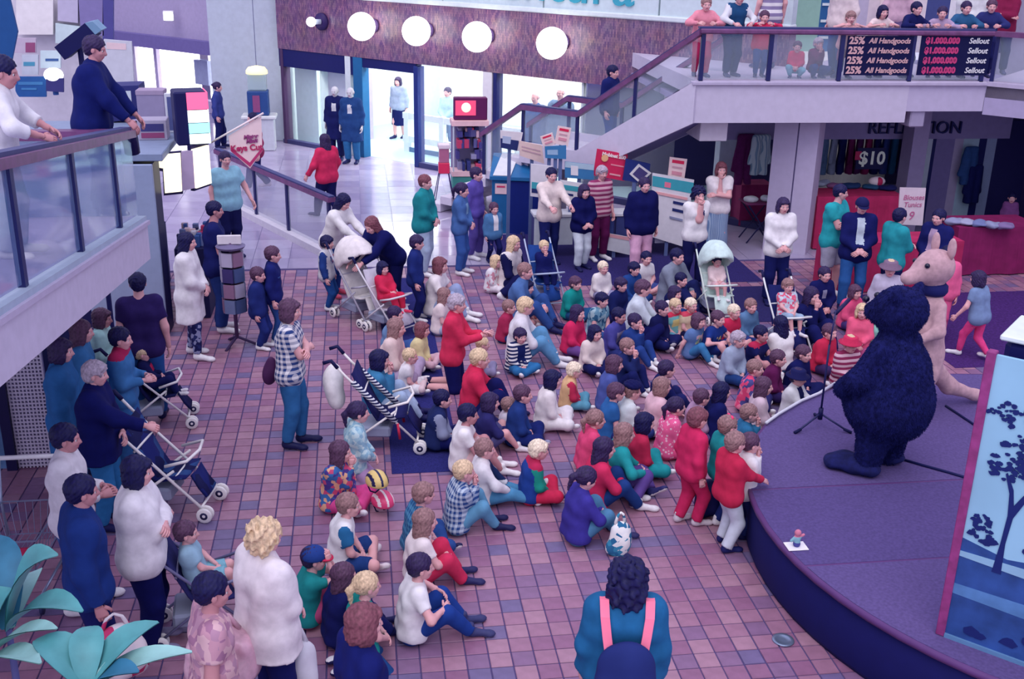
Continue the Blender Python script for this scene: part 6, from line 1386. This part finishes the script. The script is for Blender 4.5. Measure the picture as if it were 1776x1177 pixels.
# ---- under the ramp and lower left
B(237, 474, 1.72, 'stand', 'down', 100, 'short:k', 'tee:2a1e5c', 'jeans:22509a', BK, 'person in dark top and jeans turned away under the end of the ramp')
B(140, 556, 1.62, 'stand', 'down', 10, 'long:b', 'long:3a74b4', 'jeans:2a5a9c', BK, 'long haired woman in blue shirt under the ramp')
B(176, 536, 1.3, 'stand', 'hold', 0, 'bob:b', 'long:a8d8e0', 'jeans:8ac0d0', WH, 'child in pale mint top under the ramp')
B(104, 588, 1.66, 'stand', 'down', 5, 'bob:d', 'coat:2a62a4', 'jeans:24589c', BK, 'woman in long denim shirt under the ramp near the lattice', coatlen=.25)
B(208, 569, 1.5, 'stand', 'hold', 0, 'short:k', 'long:3a70b0', 'jeans:3468ac', BK, 'person in blue overalls with a red collar under the ramp', collar='a02458')
B(163, 627, 1.64, 'stand', ['clasp', 'push'], 0, 'bowl:g', 'coat:0c1258', 'jeans:2a6cac', BK, 'grey haired woman in navy top pushing the dark stroller', fat=1.1, coatlen=.08)
B(112, 737, 1.64, 'stand', ['hold', 'hold'], 5, 'short:k', 'long:d2d2e6', 'jeans:3a5a9c', WH, 'dark haired person in white top beside the shopping trolley', fat=1.08, skin='m')
B(140, 826, 1.74, 'stand', 'down', 20, 'short:k', 'jacket:18327c', 'trousers:141c60', BK, 'man in blue jacket at the lower left holding a plastic bag', skin='m')
B(237, 793, 1.62, 'stand', 'fold', 5, 'bob:k', 'long:dcdcf0', 'trousers:0e1358', '8a86b4', 'large woman in white sweater with folded arms', fat=1.32)
B(460, 904, 1.62, 'stand', 'clasp', 35, 'curly:y', 'coat:e0dcee', 'trousers:141a60', BK, 'woman with blonde curly hair in long white sweater', fat=1.18, coatlen=.10)
B(367, 996, 1.62, 'stand', 'down', 15, 'short:k', 'tee:floral/c89ab4/a87aa0/d8b4c4/b890b0@22', 'trousers:2a2a70', BK, 'dark haired man in pink patterned shirt at the bottom edge', skin='m', fat=1.05)
B(632, 1050, 1.6, 'stand', 'down', 20, 'bob:r', 'long:111a64', 'trousers:10165c', BK, 'woman with streaked hair in navy at the bottom edge')
r, J, base, fa = B(1090, 972, 1.64, 'stand', 'down', 80, 'bigcurly:k', 'jacket:1f5f98', 'jeans:1c3a80', BK, 'woman with big dark curly hair wearing a backpack in the foreground', fat=1.12)
# her backpack
a = math.radians(fa); f_ = V3(math.cos(a), math.sin(a), 0); bpk = empty('backpack', V3(*base)+V3(0, 0, 0), math.radians(fa-90), 'navy backpack with pink straps on the curly haired woman', 'backpack')
V, Q = implicit([ell((0, -.235, 1.02), (.17, .085, .21)), ell((0, -.235, .90), (.185, .10, .13))], .014, .06, .008, 3, 26); obj('pack', np_mesh('pack', V, Q, [mat('1c2a70', .8)]), bpk)
V, Q = implicit([ell((0, -.315, .90), (.13, .05, .09))], .012, .03, .004, 3, 26); obj('pocket', np_mesh('pocket', V, Q, [mat('18246a', .8)]), bpk)
PS = mat('ec7aa0', .7)
for s in (-1, 1):
    b = MB(); pts = [(s*.10, -.21, 1.10), (s*.12, -.172, 1.22), (s*.135, -.135, 1.33), (s*.14, -.06, 1.405), (s*.14, .03, 1.40), (s*.14, .12, 1.30)]; v = []
    for x, y, z in pts: v += [(x-.028, y, z), (x+.028, y, z), (x+.028, y-.012, z+.006), (x-.028, y-.012, z+.006)]
    f = []
    for i in range(len(pts)-1):
        for k in range(4): f.append((i*4+k, i*4+(k+1) % 4, i*4+4+(k+1) % 4, i*4+4+k))
    b.add(v, f+[(0, 1, 2, 3), tuple(len(v)-4+i for i in (3, 2, 1, 0))]); b.build('strap', PS, bpk)
# ---- strollers with children
SK(664, 455, .92, -50, 'bob:k', 'long:c42a54', 'trousers:c02850', 'c8305c', 'child in red outfit sitting in the grey stroller', 'b8b4d0', 'grey stroller holding the child in red', sk=dict(framec='cfcfe2'), group=AUD)
SK(944, 418, .9, -80, 'short:y', 'long:10165a', 'trousers:121858', '2a2a60', 'blond toddler in navy in the dark blue stroller', '1d3f8c', 'dark blue stroller pushed by the cream sweater woman', sk=dict(framec='a8b8dc'), arms='chin', group=AUD)
SK(1244, 443, .82, -88, 'short:k', 'long:dcc8d4', 'shorts:c8a8bc', 'd8d8ea', 'dark haired baby in white in the pale stroller', 'c0d8e0', 'pale mint stroller with high back in front of the curly haired woman', sk=dict(framec='d4e4ea', canopy='c4dce4'), group=AUD)
SK(1368, 484, .95, -85, 'bowl:l', 'tee:floral/c8d0e4/d05a80/b0c0dc@30', 'skirt:8fa8cc', 'd8d8ea', 'toddler in pale print top in the stroller before the white sweater woman', '1a2060', 'stroller with white frame in front of the white sweater woman', sk=dict(framec='d8e0ee'), arms='lap', group=AUD)
SK(246, 600, .85, 5, 'short:y', 'long:12164e', 'trousers:141a58', 'd8d8ea', 'blond baby in navy and red in the stroller under the ramp', '14184e', 'dark stroller with white wheels beside the person in blue overalls', sk=dict(framec='dfe0ee'), chest='b0285a', group=AUD)
SK(322, 905, .95, 5, 'short:b', 'tee:8fb4d4', 'shorts:7ab0cc', '2a1c50', 'child in shorts whose legs stick out of the stroller behind the large woman', '2a2c6a', 'dark stroller half hidden by the large woman in white', sk=dict(framec='6a6a98'), group=AUD)
stroller(at_z(630, 556), -55, 'd4d2e0', 'cream stroller with big canopy beside the woman in white sweater', canopy='dcd8e6', framec='a8a8c4', scale=1.08)
p_ = at_z(690, 770); stroller((p_[0]-.12, p_[1], .006), -8, '1a1c58', 'white framed umbrella stroller with dark seat and white bags on the runner mat', framec='e8e6f0', bag='dfe0ec', scale=1.05, accent=True)
p_ = at_z(300, 880); stroller(p_, -12, 'camo/17206a/2a4a8c/12164e@9', 'empty navy patterned stroller with white frame at the left', framec='e6e6f2', scale=1.1)
# ---- seated audience: left group
A(591, 766, 1.28, 'sit', ['lap', 'chin'], -25, 'long:b', 'long:floral/3a6ab0/c04a78/d8a890/4a3a90@26', 'trousers:cc4a94', 'd8d8ea', 'girl in bright floral top and pink trousers with a helmet in her lap', hyaw='stage')
A(622, 698, 1.36, 'heels', 'lap', 5, 'pony:d', 'long:floral/9cc4dc/b8d4e4/86b0d0@30', 'trousers:b89ad0', 'd8d8ea', 'girl with dark ponytail in pale blue print top')
A(605, 857, 1.3, 'sit', 'lap', 0, 'short:l', 'tee:dee0f0', 'shorts:1d3a7c', 'd4cce0', 'boy in white t-shirt with blue sleeves sitting cross-legged', sleevecol='2a6ca8')
A(545, 949, 1.18, 'knees', 'eye', 5, 'short:d', 'tee:1f8a94', 'shorts:b04a80', '3a3a70', 'boy in blue cap with red brim and teal shirt', hat=('cap', '1c3c8c', 'c42c58'))
A(597, 978, 1.2, 'knees', 'knees', 15, 'long:b', 'long:141a5c', 'trousers:1a2066', BK, 'child with brown hair in navy beside the boy in the cap')
A(637, 994, 1.25, 'heels', 'lap', 15, 'pony:y', 'tee:1f9a9c', 'jeans:1f4a8c', BK, 'blonde girl with ponytail in teal top near the bottom edge')
A(730, 962, 1.32, 'knees', 'knee', 5, 'short:d', 'tee:dedef0', 'jeans:1c3c90', '34386c', 'boy in white t-shirt and jeans holding his knees, at the front')
A(738, 884, 1.26, 'knees', 'knees', 5, 'long:l', 'tee:e0d8e6', 'trousers:c4305c', '23245c', 'girl with curly brown hair in white top and red trousers')
A(735, 838, 1.2, 'sit', 'lap', 10, 'bowl:l', 'tee:plaid/4a86b4/1f5088@22', 'jeans:2a4a90', '1c1c50', 'boy with bowl haircut in blue check shirt behind the curly haired girl')
A(806, 800, 1.24, 'knees', 'chin', 5, 'short:y', 'long:plaid/b4c4e0/28488c@20', 'jeans:5a90bc', '16184e', 'boy in blue and white check shirt with hand to his chin')
A(842, 762, 1.2, 'legs', 'knee', 0, 'short:l', 'long:d8d8ea', 'jeans:4a86b8', 'e0e0f0', 'boy in white shirt and dark vest with legs stretched out', chest='1a2a5c', cw=.1, chh=.09)
A(813, 702, 1.34, 'knees', 'knees', -5, 'short:k', 'tee:e2e2f2', 'shorts:c8a8b8', 'e0e0f0', 'black haired boy in white t-shirt beside the runner mat', skin='m')
A(768, 678, 1.15, 'sit', 'lap', -5, 'short:k', 'jacket:1c2860', 'trousers:10165a', BK, 'boy in dark jacket with white sleeve stripe on the runner mat', sleevecol='8a94bc')
A(851, 682, 1.15, 'knees', 'knees', 0, 'bob:d', 'long:2a2a6a', 'shorts:5a5a98', 'd8d8ea', 'dark haired girl in navy next to the woman in red')
A(884, 690, .85, 'sit', 'lap', -10, 'short:l', 'tee:c8c4dc', 'shorts:9aa0c8', 'd8d8ea', 'toddler in pale top between the woman in red and the boy in navy')
A(833, 606, 1.6, 'knees', 'knees', -5, 'short:y', 'long:c82c58', 'trousers:0f1458', BK, 'woman in red sweater sitting with her arms round her knees')
A(838, 585, .85, 'sit', 'lap', -10, 'short:y', 'long:c8b8d0', 'trousers:8a86b4', WH, 'blond toddler behind the woman in red sweater')
A(793, 511, 1.6, 'kneel', 'clap', -15, 'bowl:g', 'long:c8305a', 'skirt:0e1256', BK, 'kneeling woman in red sweater clapping her hands')
A(908, 669, 1.2, 'sit', 'lap', -10, 'short:b', 'long:1f3880', 'jeans:16246c', '8a90b8', 'boy in blue sweater left of the girl in white tracksuit')
A(960, 643, 1.22, 'sit', 'lap', -10, 'bob:k', 'long:e0dcea', 'trousers:dedcec', 'd8d8ea', 'dark haired girl in white tracksuit', chest='print/e0dcea/c86a88/e0dcea@20', cw=.08)
A(997, 629, .98, 'sit', 'lap', -10, 'bowl:w', 'long:d4b08c', 'jeans:5a98bc', WH, 'white blond toddler in yellow, red and blue top', sleevecol='b83058', chest='d8d8ea', cw=.04, chh=.03)
A(935, 764, 1.12, 'sit', 'lap', 0, 'bowl:w', 'long:1f3f94', 'trousers:c02a54', '1c1c50', 'white blond boy in blue and green top and red trousers', sleevecol='1f9088', collar='b02a58')
A(659, 608, 1.55, 'knees', 'chin', 0, 'bob:k', 'long:3a78ac', 'jeans:9ab0d8', BK, 'black haired woman in blue sitting beside the umbrella stroller')
A(688, 554, 1.5, 'sit', 'lap', -15, 'long:l', 'long:d8c4cc', 'trousers:a89ac4', WH, 'long haired woman in cream and lilac on the runner mat')
A(733, 560, 1.05, 'sit', 'lap', -20, 'bob:r', 'long:d8d0a8', 'leggings:c8a8c0', WH, 'brown haired girl in pale yellow top')
A(712, 606, .95, 'sit', 'lap', -10, 'short:y', 'dress:dcdcee', 'leggings:d8c4d4', WH, 'blond toddler in white dress on the runner mat')
A(686, 533, 1.2, 'sit', 'lap', -20, 'short:d', 'tee:6a8cc0', 'jeans:3a5aa0', WH, 'dark haired boy in blue below the grey stroller')
A(764, 447, 1.62, 'knees', 'knees', -20, 'bob:r', 'tee:e4e0ee', 'jeans:8fa0d0', 'e0e0f0', 'woman in white t-shirt sitting beside the boy in navy')
A(772, 500, 1.15, 'sit', 'lap', -20, 'long:l', 'tee:e0d4e0', 'jeans:a0acd0', WH, 'girl with light brown hair behind the clapping woman')
A(861, 443, 1.0, 'sit', 'lap', -35, 'bob:y', 'long:floral/dcdcee/c88aa4/dcdcee@26', 'trousers:dcd8ea', WH, 'small blonde girl in white floral outfit')
A(892, 410, 1.62, 'side', 'lap', -40, 'long:y', 'long:d8d4e2', 'trousers:10144e', WH, 'woman with long blonde hair in white and black', sleevecol='12164e')
# ---- centre group
A(912, 457, 1.7, 'knees', 'knees', -30, 'short:l', 'long:4a6cac', 'jeans:2a4a90', BK, 'man in grey blue shirt sitting left of the dark blue stroller')
A(915, 486, 1.15, 'sit', 'lap', -35, 'bowl:k', 'tee:2a5a9c', 'shorts:c87a90', WH, 'dark haired child in blue on the lap of the man in grey blue')
A(912, 516, 1.66, 'knees', 'knees', -10, 'bowl:y', 'long:d2d2e6', 'jeans:5a90c4', 'd8d8ea', 'fair haired adult in white shirt and pale jeans')
A(884, 521, 1.0, 'sit', 'lap', -20, 'short:l', 'long:a02c58', 'trousers:1a3a80', WH, 'child in dark red beside the fair haired adult')
A(903, 570, 1.02, 'sit', 'lap', -65, 'bowl:d', 'long:stripe/dcdce8/16225c@22', 'jeans:2c6cac', WH, 'small child in striped top and navy overalls', chest='122060', cw=.06, chh=.1)
A(999, 480, 1.12, 'sit', 'lap', -50, 'bowl:b', 'long:168c90', 'trousers:1c4a80', WH, 'boy in green sweater near the girl in black jacket')
A(1047, 454, 1.02, 'sit', 'lap', -70, 'short:w', 'long:dfdbe8', 'trousers:8a8ab8', WH, 'white blond toddler in white top')
A(1078, 482, 1.16, 'sit', 'lap', -50, 'bowl:d', 'long:16205e', 'trousers:1c2464', WH, 'boy in dark navy sweater in front of the blond toddler')
A(1045, 508, 1.16, 'sit', 'lap', -50, 'bowl:k', 'tee:print/6a98b8/2a5a84/9ab8cc@24', 'jeans:2a4a8c', WH, 'black haired boy in patterned green blue shirt')
A(1122, 437, 1.16, 'sit', 'lap', -75, 'short:k', 'tee:d6d6e8', 'shorts:3a4a90', WH, 'black haired boy in white t-shirt in front of the pink trousers')
A(1101, 455, 1.16, 'sit', 'lap', -60, 'bowl:k', 'long:1f428c', 'jeans:1c3878', WH, 'boy in blue beside the boy in white t-shirt')
A(1176, 432, 1.68, 'knees', 'knees', -50, 'short:k', 'long:7a84a0', 'trousers:1a2260', BK, 'man in grey green sweater left of the pale stroller')
A(1183, 474, 1.1, 'sit', 'lap', -50, 'short:k', 'tee:24488c', 'jeans:1d3878', WH, 'black haired boy in blue in front of the man in grey green')
A(1003, 530, 1.2, 'sit', 'lap', -40, 'long:d', 'long:cc2c64', 'trousers:6a4a94', WH, 'girl with dark hair in bright pink red sweater')
A(1033, 565, 1.08, 'sit', 'lap', -60, 'bob:k', 'long:dcd0d8', 'trousers:141a58', WH, 'small dark haired girl in cream top and dark trousers')
A(1075, 535, 1.22, 'sit', 'lap', -45, 'short:k', 'long:4a4aa0', 'trousers:2a3478', WH, 'boy in purple sweater with pale chest print', chest='a89cc8', skin='m')
A(1103, 545, 1.15, 'knees', 'chin', -45, 'short:d', 'long:1f3a84', 'jeans:24408c', WH, 'boy in blue with hand to his mouth beside the black dressed woman')
A(1116, 486, 1.66, 'side', 'knees', -20, 'bowl:b', 'long:c4d0e6', 'trousers:0e1254', BK, 'woman in pale blue shirt and black trousers in the middle of the crowd', skin='l')
A(1150, 523, 1.15, 'sit', 'lap', -45, 'short:d', 'long:12164e', 'trousers:141a58', WH, 'boy in black beside the pale blue shirt woman')
A(1172, 497, 1.12, 'sit', 'lap', -50, 'bob:d', 'tee:dfd8e6', 'skirt:a8b4d8', WH, 'dark haired girl in white top behind the blond toddlers')
A(1173, 519, 1.0, 'sit', 'lap', -60, 'short:y', 'tee:7ac0cc', 'shorts:5a98b8', WH, 'blond toddler in pale green and yellow with red collar', chest='d8d094', collar='c83a5c')
A(1200, 518, 1.0, 'sit', 'lap', -60, 'short:w', 'tee:d8c8b4', 'shorts:14184e', WH, 'white blond toddler in cream top and dark shorts', collar='c84a68')
A(1213, 544, 1.08, 'knees', 'floor', -50, 'bob:b', 'tee:5a78b4', 'jeans:3a78b4', 'd8d8ea', 'girl with hairband in printed blue top and jeans', chest='print/b8c89c/5a8ab8/d8b0c0@24')
A(1247, 540, 1.15, 'knees', 'knee', -50, 'short:b', 'tee:1a3484', 'shorts:1c2e78', WH, 'boy in navy t-shirt with a yellow print', chest='print/1a3484/c8b880/1a3484@22', cw=.05, chh=.03)
A(1275, 529, 1.05, 'sit', 'lap', -60, 'short:w', 'tee:c42c58', 'shorts:3a4a90', WH, 'white blond boy in red t-shirt')
A(1304, 519, 1.08, 'sit', 'lap', -70, 'short:l', 'long:5a80b4', 'trousers:2a3a80', WH, 'boy in grey blue sweater behind the boy in red t-shirt')
A(1282, 575, 1.2, 'sit', 'lap', -50, 'bowl:g', 'long:98a8cc', 'jeans:1c3a78', WH, 'fair boy in pale grey sweater')
A(1322, 566, 1.16, 'knees', 'knees', -50, 'short:k', 'tee:141a58', 'shorts:12164e', WH, 'black haired boy in dark shirt with red collar', collar='b02a54', skin='m')
A(1354, 548, 1.3, 'sit', 'lap', 110, 'vlong:k', 'tee:dcdcec', 'trousers:3a6a9c', WH, 'person with very long dark hair in white with back turned')
A(1090, 588, 1.15, 'knees', 'mouth', -40, 'short:l', 'long:1c2864', 'trousers:141c5c', WH, 'boy in navy hiding his mouth behind both hands')
A(1067, 617, 1.2, 'sit', 'lap', -10, 'bob:b', 'long:4a5aa8', 'jeans:3a4a94', WH, 'brown haired girl in blue behind the boy in bright blue')
A(1070, 665, 1.18, 'sit', 'lap', -5, 'bowl:b', 'tee:2a60a8', 'trousers:1c2a6c', WH, 'boy in bright blue shirt left of the child in the fur hat', chest='8a3a78', cw=.05)
A(1098, 664, 1.12, 'sit', 'lap', 0, 'short:l', 'long:d0dcec', 'trousers:2a3a80', WH, 'child in white shirt wearing a black fur hat', hat=('fur', '0c0f4c', '0c0f4c'))
A(1158, 626, 1.2, 'knees', 'knees', 0, 'short:d', 'long:131a5c', 'trousers:1a2060', WH, 'boy in dark navy behind the girl in pink and white')
A(1150, 655, 1.2, 'sit', ['reach', 'lap'], 0, 'bob:l', 'long:dcb8d0', 'trousers:2a1e54', WH, 'girl in pale pink top with white vest', chest='e0d8e8', cw=.05, chh=.1)
A(1175, 690, 1.18, 'sit', 'lap', 0, 'pony:d', 'long:dots/e0609c/ecc0dc@26', 'trousers:d8508c', WH, 'girl in pink top with white dots')
A(1219, 675, 1.05, 'sit', 'lap', 5, 'short:b', 'long:a88ab4', 'trousers:5a4a84', WH, 'small child in mauve behind the red tracksuit')
A(1254, 664, 1.2, 'sit', 'lap', 0, 'long:k', 'long:12195c', 'trousers:161c60', WH, 'girl with long black hair in navy')
A(1312, 625, 1.1, 'sit', 'lap', -25, 'short:l', 'long:floral/d8487c/4a4a90/e07aa0@20', 'trousers:2a2a68', WH, 'fair child in pink and navy patterned top')
A(1352, 608, 1.12, 'sit', 'lap', -30, 'short:b', 'long:5c1a54', 'trousers:2a1e58', WH, 'boy in maroon sweater near the far edge of the stage')
A(1396, 600, 1.15, 'sit', 'lap', -50, 'short:b', 'jacket:11165a', 'trousers:141a58', WH, 'boy in dark jacket near the far edge of the stage')
A(1386, 640, 1.1, 'heels', ['reach', 'reach'], -45, 'short:d', 'long:d0d4e6', 'trousers:2a3a80', WH, 'child in black brimmed hat leaning on the stage edge', hat=('brim', '0c1050', '0c1050'), chest='141a58', cw=.05, chh=.12)
A(1327, 655, 1.15, 'heels', 'lap', -15, 'long:b', 'long:c8b4cc', 'trousers:a89ac8', WH, 'child with brown hair in pale top beside the stage edge')
A(1302, 702, 1.1, 'heels', 'chin', -10, 'short:l', 'long:2a6a9c', 'trousers:2a5a90', WH, 'boy in teal blue leaning on the stage corner')
A(1035, 712, 1.18, 'sit', 'lap', 0, 'pony:l', 'long:d84a80', 'jeans:a8bce0', WH, 'girl with ponytail in bright pink sweater')
A(1085, 735, 1.3, 'side', 'knee', 0, 'long:l', 'long:2292a0', 'trousers:5a4494', '2a2a6c', 'girl in teal sweater and purple print leggings')
A(1120, 717, 1.22, 'sit', 'lap', 0, 'bob:k', 'long:b42a54', 'trousers:2090a0', WH, 'dark haired girl in red sweater and teal trousers')
A(1050, 760, 1.34, 'knees', 'knees', 0, 'vlong:d', 'long:c42e60', 'jeans:1c3a80', 'd8d8ea', 'girl with long dark hair in red sweater and jeans')
A(1018, 812, 1.3, 'knees', 'knees', 10, 'pony:d', 'long:3a3496', 'jeans:4a7aa8', '2a2a60', 'girl in purple jacket with hair tied up, holding a patterned bag', hp=-25)
# ---- at the stage
B(1212, 708, 1.2, 'stand', 'down', 15, 'bowl:r', 'long:c42a62', 'trousers:b8265c', 'c8c0d4', 'child in red tracksuit standing by the stage')
B(1265, 722, 1.1, 'stand', 'hold', 10, 'short:l', 'long:2090a0', 'jeans:1c2a70', WH, 'child in teal with a pink hair bow by the stage', hat=('bow', 'e83c7c', 'e83c7c'))
B(1278, 750, 1.16, 'stand', 'reach', 15, 'short:l', 'long:b82850', 'trousers:c0cae4', '141a5c', 'boy in red sweater and pale trousers with hands on the stage')
B(1304, 752, 1.05, 'stand', 'chin', 5, 'short:b', 'long:e0dff0', 'trousers:1a2464', BK, 'child in white sweater leaning at the stage edge')
# ---- right group
A(1410, 499, 1.6, 'knees', ['knees', 'chin'], -60, 'long:d', 'long:0f1454', 'trousers:12185a', BK, 'woman in black with a hand to her chin')
A(1432, 464, 1.3, 'heels', 'lap', -80, 'short:d', 'long:11165a', 'trousers:141a58', WH, 'boy in black with a white chest mark behind the woman in black', chest='8a90b8', cw=.02, chh=.05)
A(1485, 495, 1.15, 'sit', 'lap', -70, 'bob:b', 'long:e0588c', 'trousers:4a3a80', WH, 'girl in pink top near the red table')
A(1497, 528, 1.12, 'heels', 'lap', -110, 'bob:y', 'long:e2608c', 'trousers:b85a94', WH, 'fair haired child in coral pink beside the dark costume')
A(1477, 583, 1.18, 'heels', 'hold', -80, 'short:y', 'long:stripe/8a2c5c/d0b0c8@16', 'trousers:3a1e54', WH, 'child in red hat and red and white striped jumper', hat=('brim', 'c42c5c', 'c42c5c'))
A(1441, 563, 1.15, 'sit', 'lap', -60, 'short:b', 'long:c02c54', 'trousers:3a2a60', WH, 'brown haired child in plain red jumper beside the striped jumper')
B(1546, 452, 1.3, 'stand', 'down', -110, 'short:y', 'long:b4b0d2', 'trousers:8ac8c4', WH, 'person in lilac top and brown brimmed hat behind the dark costume', hat=('brim', '7a6484', '7a6484'))
# ================================================================== THINGS HELD OR LYING ABOUT
def helmet(px, py, z, c1, c2, label):
    p_ = at_z(px, py, z); e = empty('bicycle_helmet', p_, .4, label, 'helmet')
    V, Q = implicit([ell((0, 0, 0), (.105, .135, .10), cut=[((0, 0, -1), .03)])], .011, .02, sub=[ell((0, 0, -.02), (.088, .115, .085))]); C_ = V[Q].mean(1); mi = (np.abs(np.sin(C_[:, 0]*42)) < .45).astype(int); mi[C_[:, 2] < 0] = 0
    obj('shell', np_mesh('shell', V, Q, [mat(c1, .4, .4), mat(c2, .4, .4)], mi), e)
    for s in (-1, 1): MB().tube([(s*.09, .03, -.02), (s*.05, .05, -.12), (0, .05, -.15)], .007, 6).build('strap', mat('12144e', .7), e, True)
helmet(654, 833, .38, 'd8c080', '1c1c50', 'yellow and black bicycle helmet in the lap of the floral top girl')
helmet(664, 868, .13, 'e04a84', 'ece4f0', 'pink and white bicycle helmet on the floor by the floral top girl')
def bag(px, py, z, r, m, label, name='plastic_bag', cat='bag', handles=True, seed=3, amp=.014):
    p_ = at_z(px, py, z); e = empty(name, p_, .3, label, cat)
    V, Q = implicit([ell((0, 0, 0), r), ell((0, 0, -r[2]*.45), (r[0]*1.05, r[1]*1.1, r[2]*.6))], .016, .06, amp, seed, 30); obj('pouch', np_mesh('pouch', V, Q, [m]), e)
    if handles:
        for s in (-1, 1): MB().tube([(s*r[0]*.5, 0, r[2]*.75), (s*r[0]*.25, 0, r[2]*1.35), (0, 0, r[2]*1.5)], [.02, .012, .01], 6).build('handle', m, e, True)
    return e
bag(1074, 932, .17, (.11, .06, .17), pat('camo', ['dfe4f0', '3a8ab4', 'e4e8f2', '2a6a9c'], 24), 'white and teal patterned bag held by the girl in purple', seed=2)
bag(518, 1150, .45, (.12, .09, .2), mat('d2d4ea', .5), 'white plastic bag carried by the blonde curly haired woman')
bag(205, 1128, .5, (.2, .13, .2), pat('print', ['dcd4e4', 'd8d4e6', 'c03c74', 'e0d8e8'], 7), 'white plastic bag with red print carried by the man in the blue jacket', seed=7)
bag(385, 1130, .75, (.24, .17, .2), mat('cfa8c4', .25, .5, noise=.25, scale=10), 'shiny pink plastic bag at the bottom edge', seed=9, amp=.02)
bag(470, 640, .85, (.07, .05, .16), mat('4a2458', .6), 'brown shoulder bag behind the person in check shirt', name='shoulder_bag', handles=False)
bag(1228, 862, .2, (.12, .1, .2), mat('12165a', .7), 'dark bag on the floor by the red tracksuit child', name='sports_bag', handles=False)
# shopping trolley, left edge
p_ = at_z(52, 792, .98)+V3(0, -.5, -.98); e = empty('shopping_trolley', p_, math.radians(180), 'chrome shopping trolley with white handle and red panel at the left edge', 'shopping trolley'); ch = mat('8f9cc0', .3, .5, .6)
tv_ = [(-.25, -.40, .62), (.25, -.40, .62), (.25, .42, .70), (-.25, .42, .70)]; bv_ = [(-.2, -.34, .34), (.2, -.34, .34), (.2, .38, .42), (-.2, .38, .42)]
def lerp(a, c, t): return tuple(np.array(a)*(1-t)+np.array(c)*t)
for i in range(4):
    MB().tube([tv_[i], tv_[(i+1) % 4]], .008, 6).build('rim', ch, e); MB().tube([bv_[i], bv_[(i+1) % 4]], .006, 6).build('rim', ch, e)
    for k in range(9): t = k/8; MB().tube([lerp(tv_[i], tv_[(i+1) % 4], t), lerp(bv_[i], bv_[(i+1) % 4], t)], .003, 5).build('wire', ch, e)
for k in range(8): t = k/7; MB().tube([lerp(bv_[0], bv_[1], t), lerp(bv_[3], bv_[2], t)], .003, 5).build('wire', ch, e)
MB().tube([(-.27, -.50, .98), (.27, -.50, .98)], .02, 10).build('handle', mat('dfe2f0', .5), e, True); MB().sphere((-.28, -.5, .98), .03, 8, 6).build('handle_cap', mat('c02c54', .5), e, True)
for s in (-1, 1):
    MB().tube([(s*.25, -.5, .98), (s*.25, -.4, .62), (s*.22, -.36, .12)], .012, 8).build('frame_tube', ch, e, True); MB().tube([(s*.22, -.36, .12), (s*.18, .36, .12)], .012, 8).build('frame_tube', ch, e, True)
    for y in (-.36, .36): MB().lathe([(.02, -.012), (.05, -.012), (.05, .012), (.02, .012)], 12, (s*.2, y, .05), 0, np.array([[0, 0, 1.], [0, 1, 0], [-1, 0, 0]])).build('wheel', mat('2a2c5c', .6), e, True)
MB().box((-.21, .405, .52), (.21, .425, .64)).build('panel', mat('b82a5c', .6), e)
# tall potted plant near the viewer, lower left
def leaf(base, tip, w, sag, name, par, m):
    base, tip = np.array(base), np.array(tip); n = 9; d = tip-base; side = norm(np.cross(d, V3(0, 0, 1))); nr = norm(np.cross(side, d)); v = []
    for i in range(n+1):
        t = i/n; c = base+d*t+V3(0, 0, 1)*sag*4*t*(1-t); ww = w*(math.sin(math.pi*min(t*.92+.06, 1))**.8)
        v += [c-side*ww+nr*ww*.35, c, c+side*ww+nr*ww*.35]
    f = []
    for i in range(n): a = i*3; f += [(a, a+1, a+4, a+3), (a+1, a+2, a+5, a+4)]
    k = len(v); v2 = [p-nr*.003 for p in v]; f += [tuple(q+k for q in x[::-1]) for x in f]
    MB().add(v+v2, f).build(name, m, par, True)
pc = V3(-1.62, 4.35, 0); pl = empty('potted_plant', pc, 0, 'tall broad leaved potted plant in the lower left foreground', 'plant')
MB().lathe([(.02, 0), (.24, 0), (.30, .50), (.33, .52), (.33, .56), (.28, .55), (.27, .50), (.02, .48)], 24).build('pot', mat('4a4a80', .6), pl, True)
LM = mat('4a8f9c', .45, .4, noise=.2, scale=8); LM2 = mat('84b4bc', .45, .4, noise=.2, scale=8); LM3 = mat('2a6a90', .5, .3, noise=.2, scale=8)
def lp_(px, py, dep): d_ = ray(px, py); return CPOS+d_*dep-pc
stems = [lp_(15, 1090, 4.9), lp_(150, 1195, 4.5), lp_(-30, 1150, 5.0)]
stem_o = [MB().tube([(0, 0, .45), tuple(np.array(s_)*V3(.5, .5, .55)), tuple(s_)], [.03, .022, .012], 8).build('stem', mat('4a4a84', .6), pl, True) for s_ in stems]
L = [(stems[0], (100, 962, 4.7), .085, .10, LM), (stems[0], (143, 1060, 4.6), .06, .07, LM), (stems[0], (-20, 930, 5.1), .08, .08, LM3), (stems[0], (60, 1000, 5.3), .07, .1, LM2), (stems[2], (98, 1090, 4.5), .05, .05, LM2), (stems[2], (20, 1020, 4.9), .07, .08, LM),
     (stems[1], (275, 1078, 4.5), .05, .05, LM), (stems[1], (333, 1130, 4.4), .045, .04, LM2), (stems[1], (205, 1112, 4.6), .045, .05, LM2), (stems[1], (160, 1085, 4.6), .05, .06, LM), (stems[1], (60, 1110, 4.6), .06, .06, LM), (stems[2], (70, 1150, 4.4), .05, .04, LM2), (stems[1], (240, 1165, 4.3), .05, .03, LM3)]
for s_, (px, py, dp), w, sg, m in L: leaf(s_, lp_(px, py, dp), w*1.25, sg, 'leaf', stem_o[[i for i, q in enumerate(stems) if q is s_][0]], m)
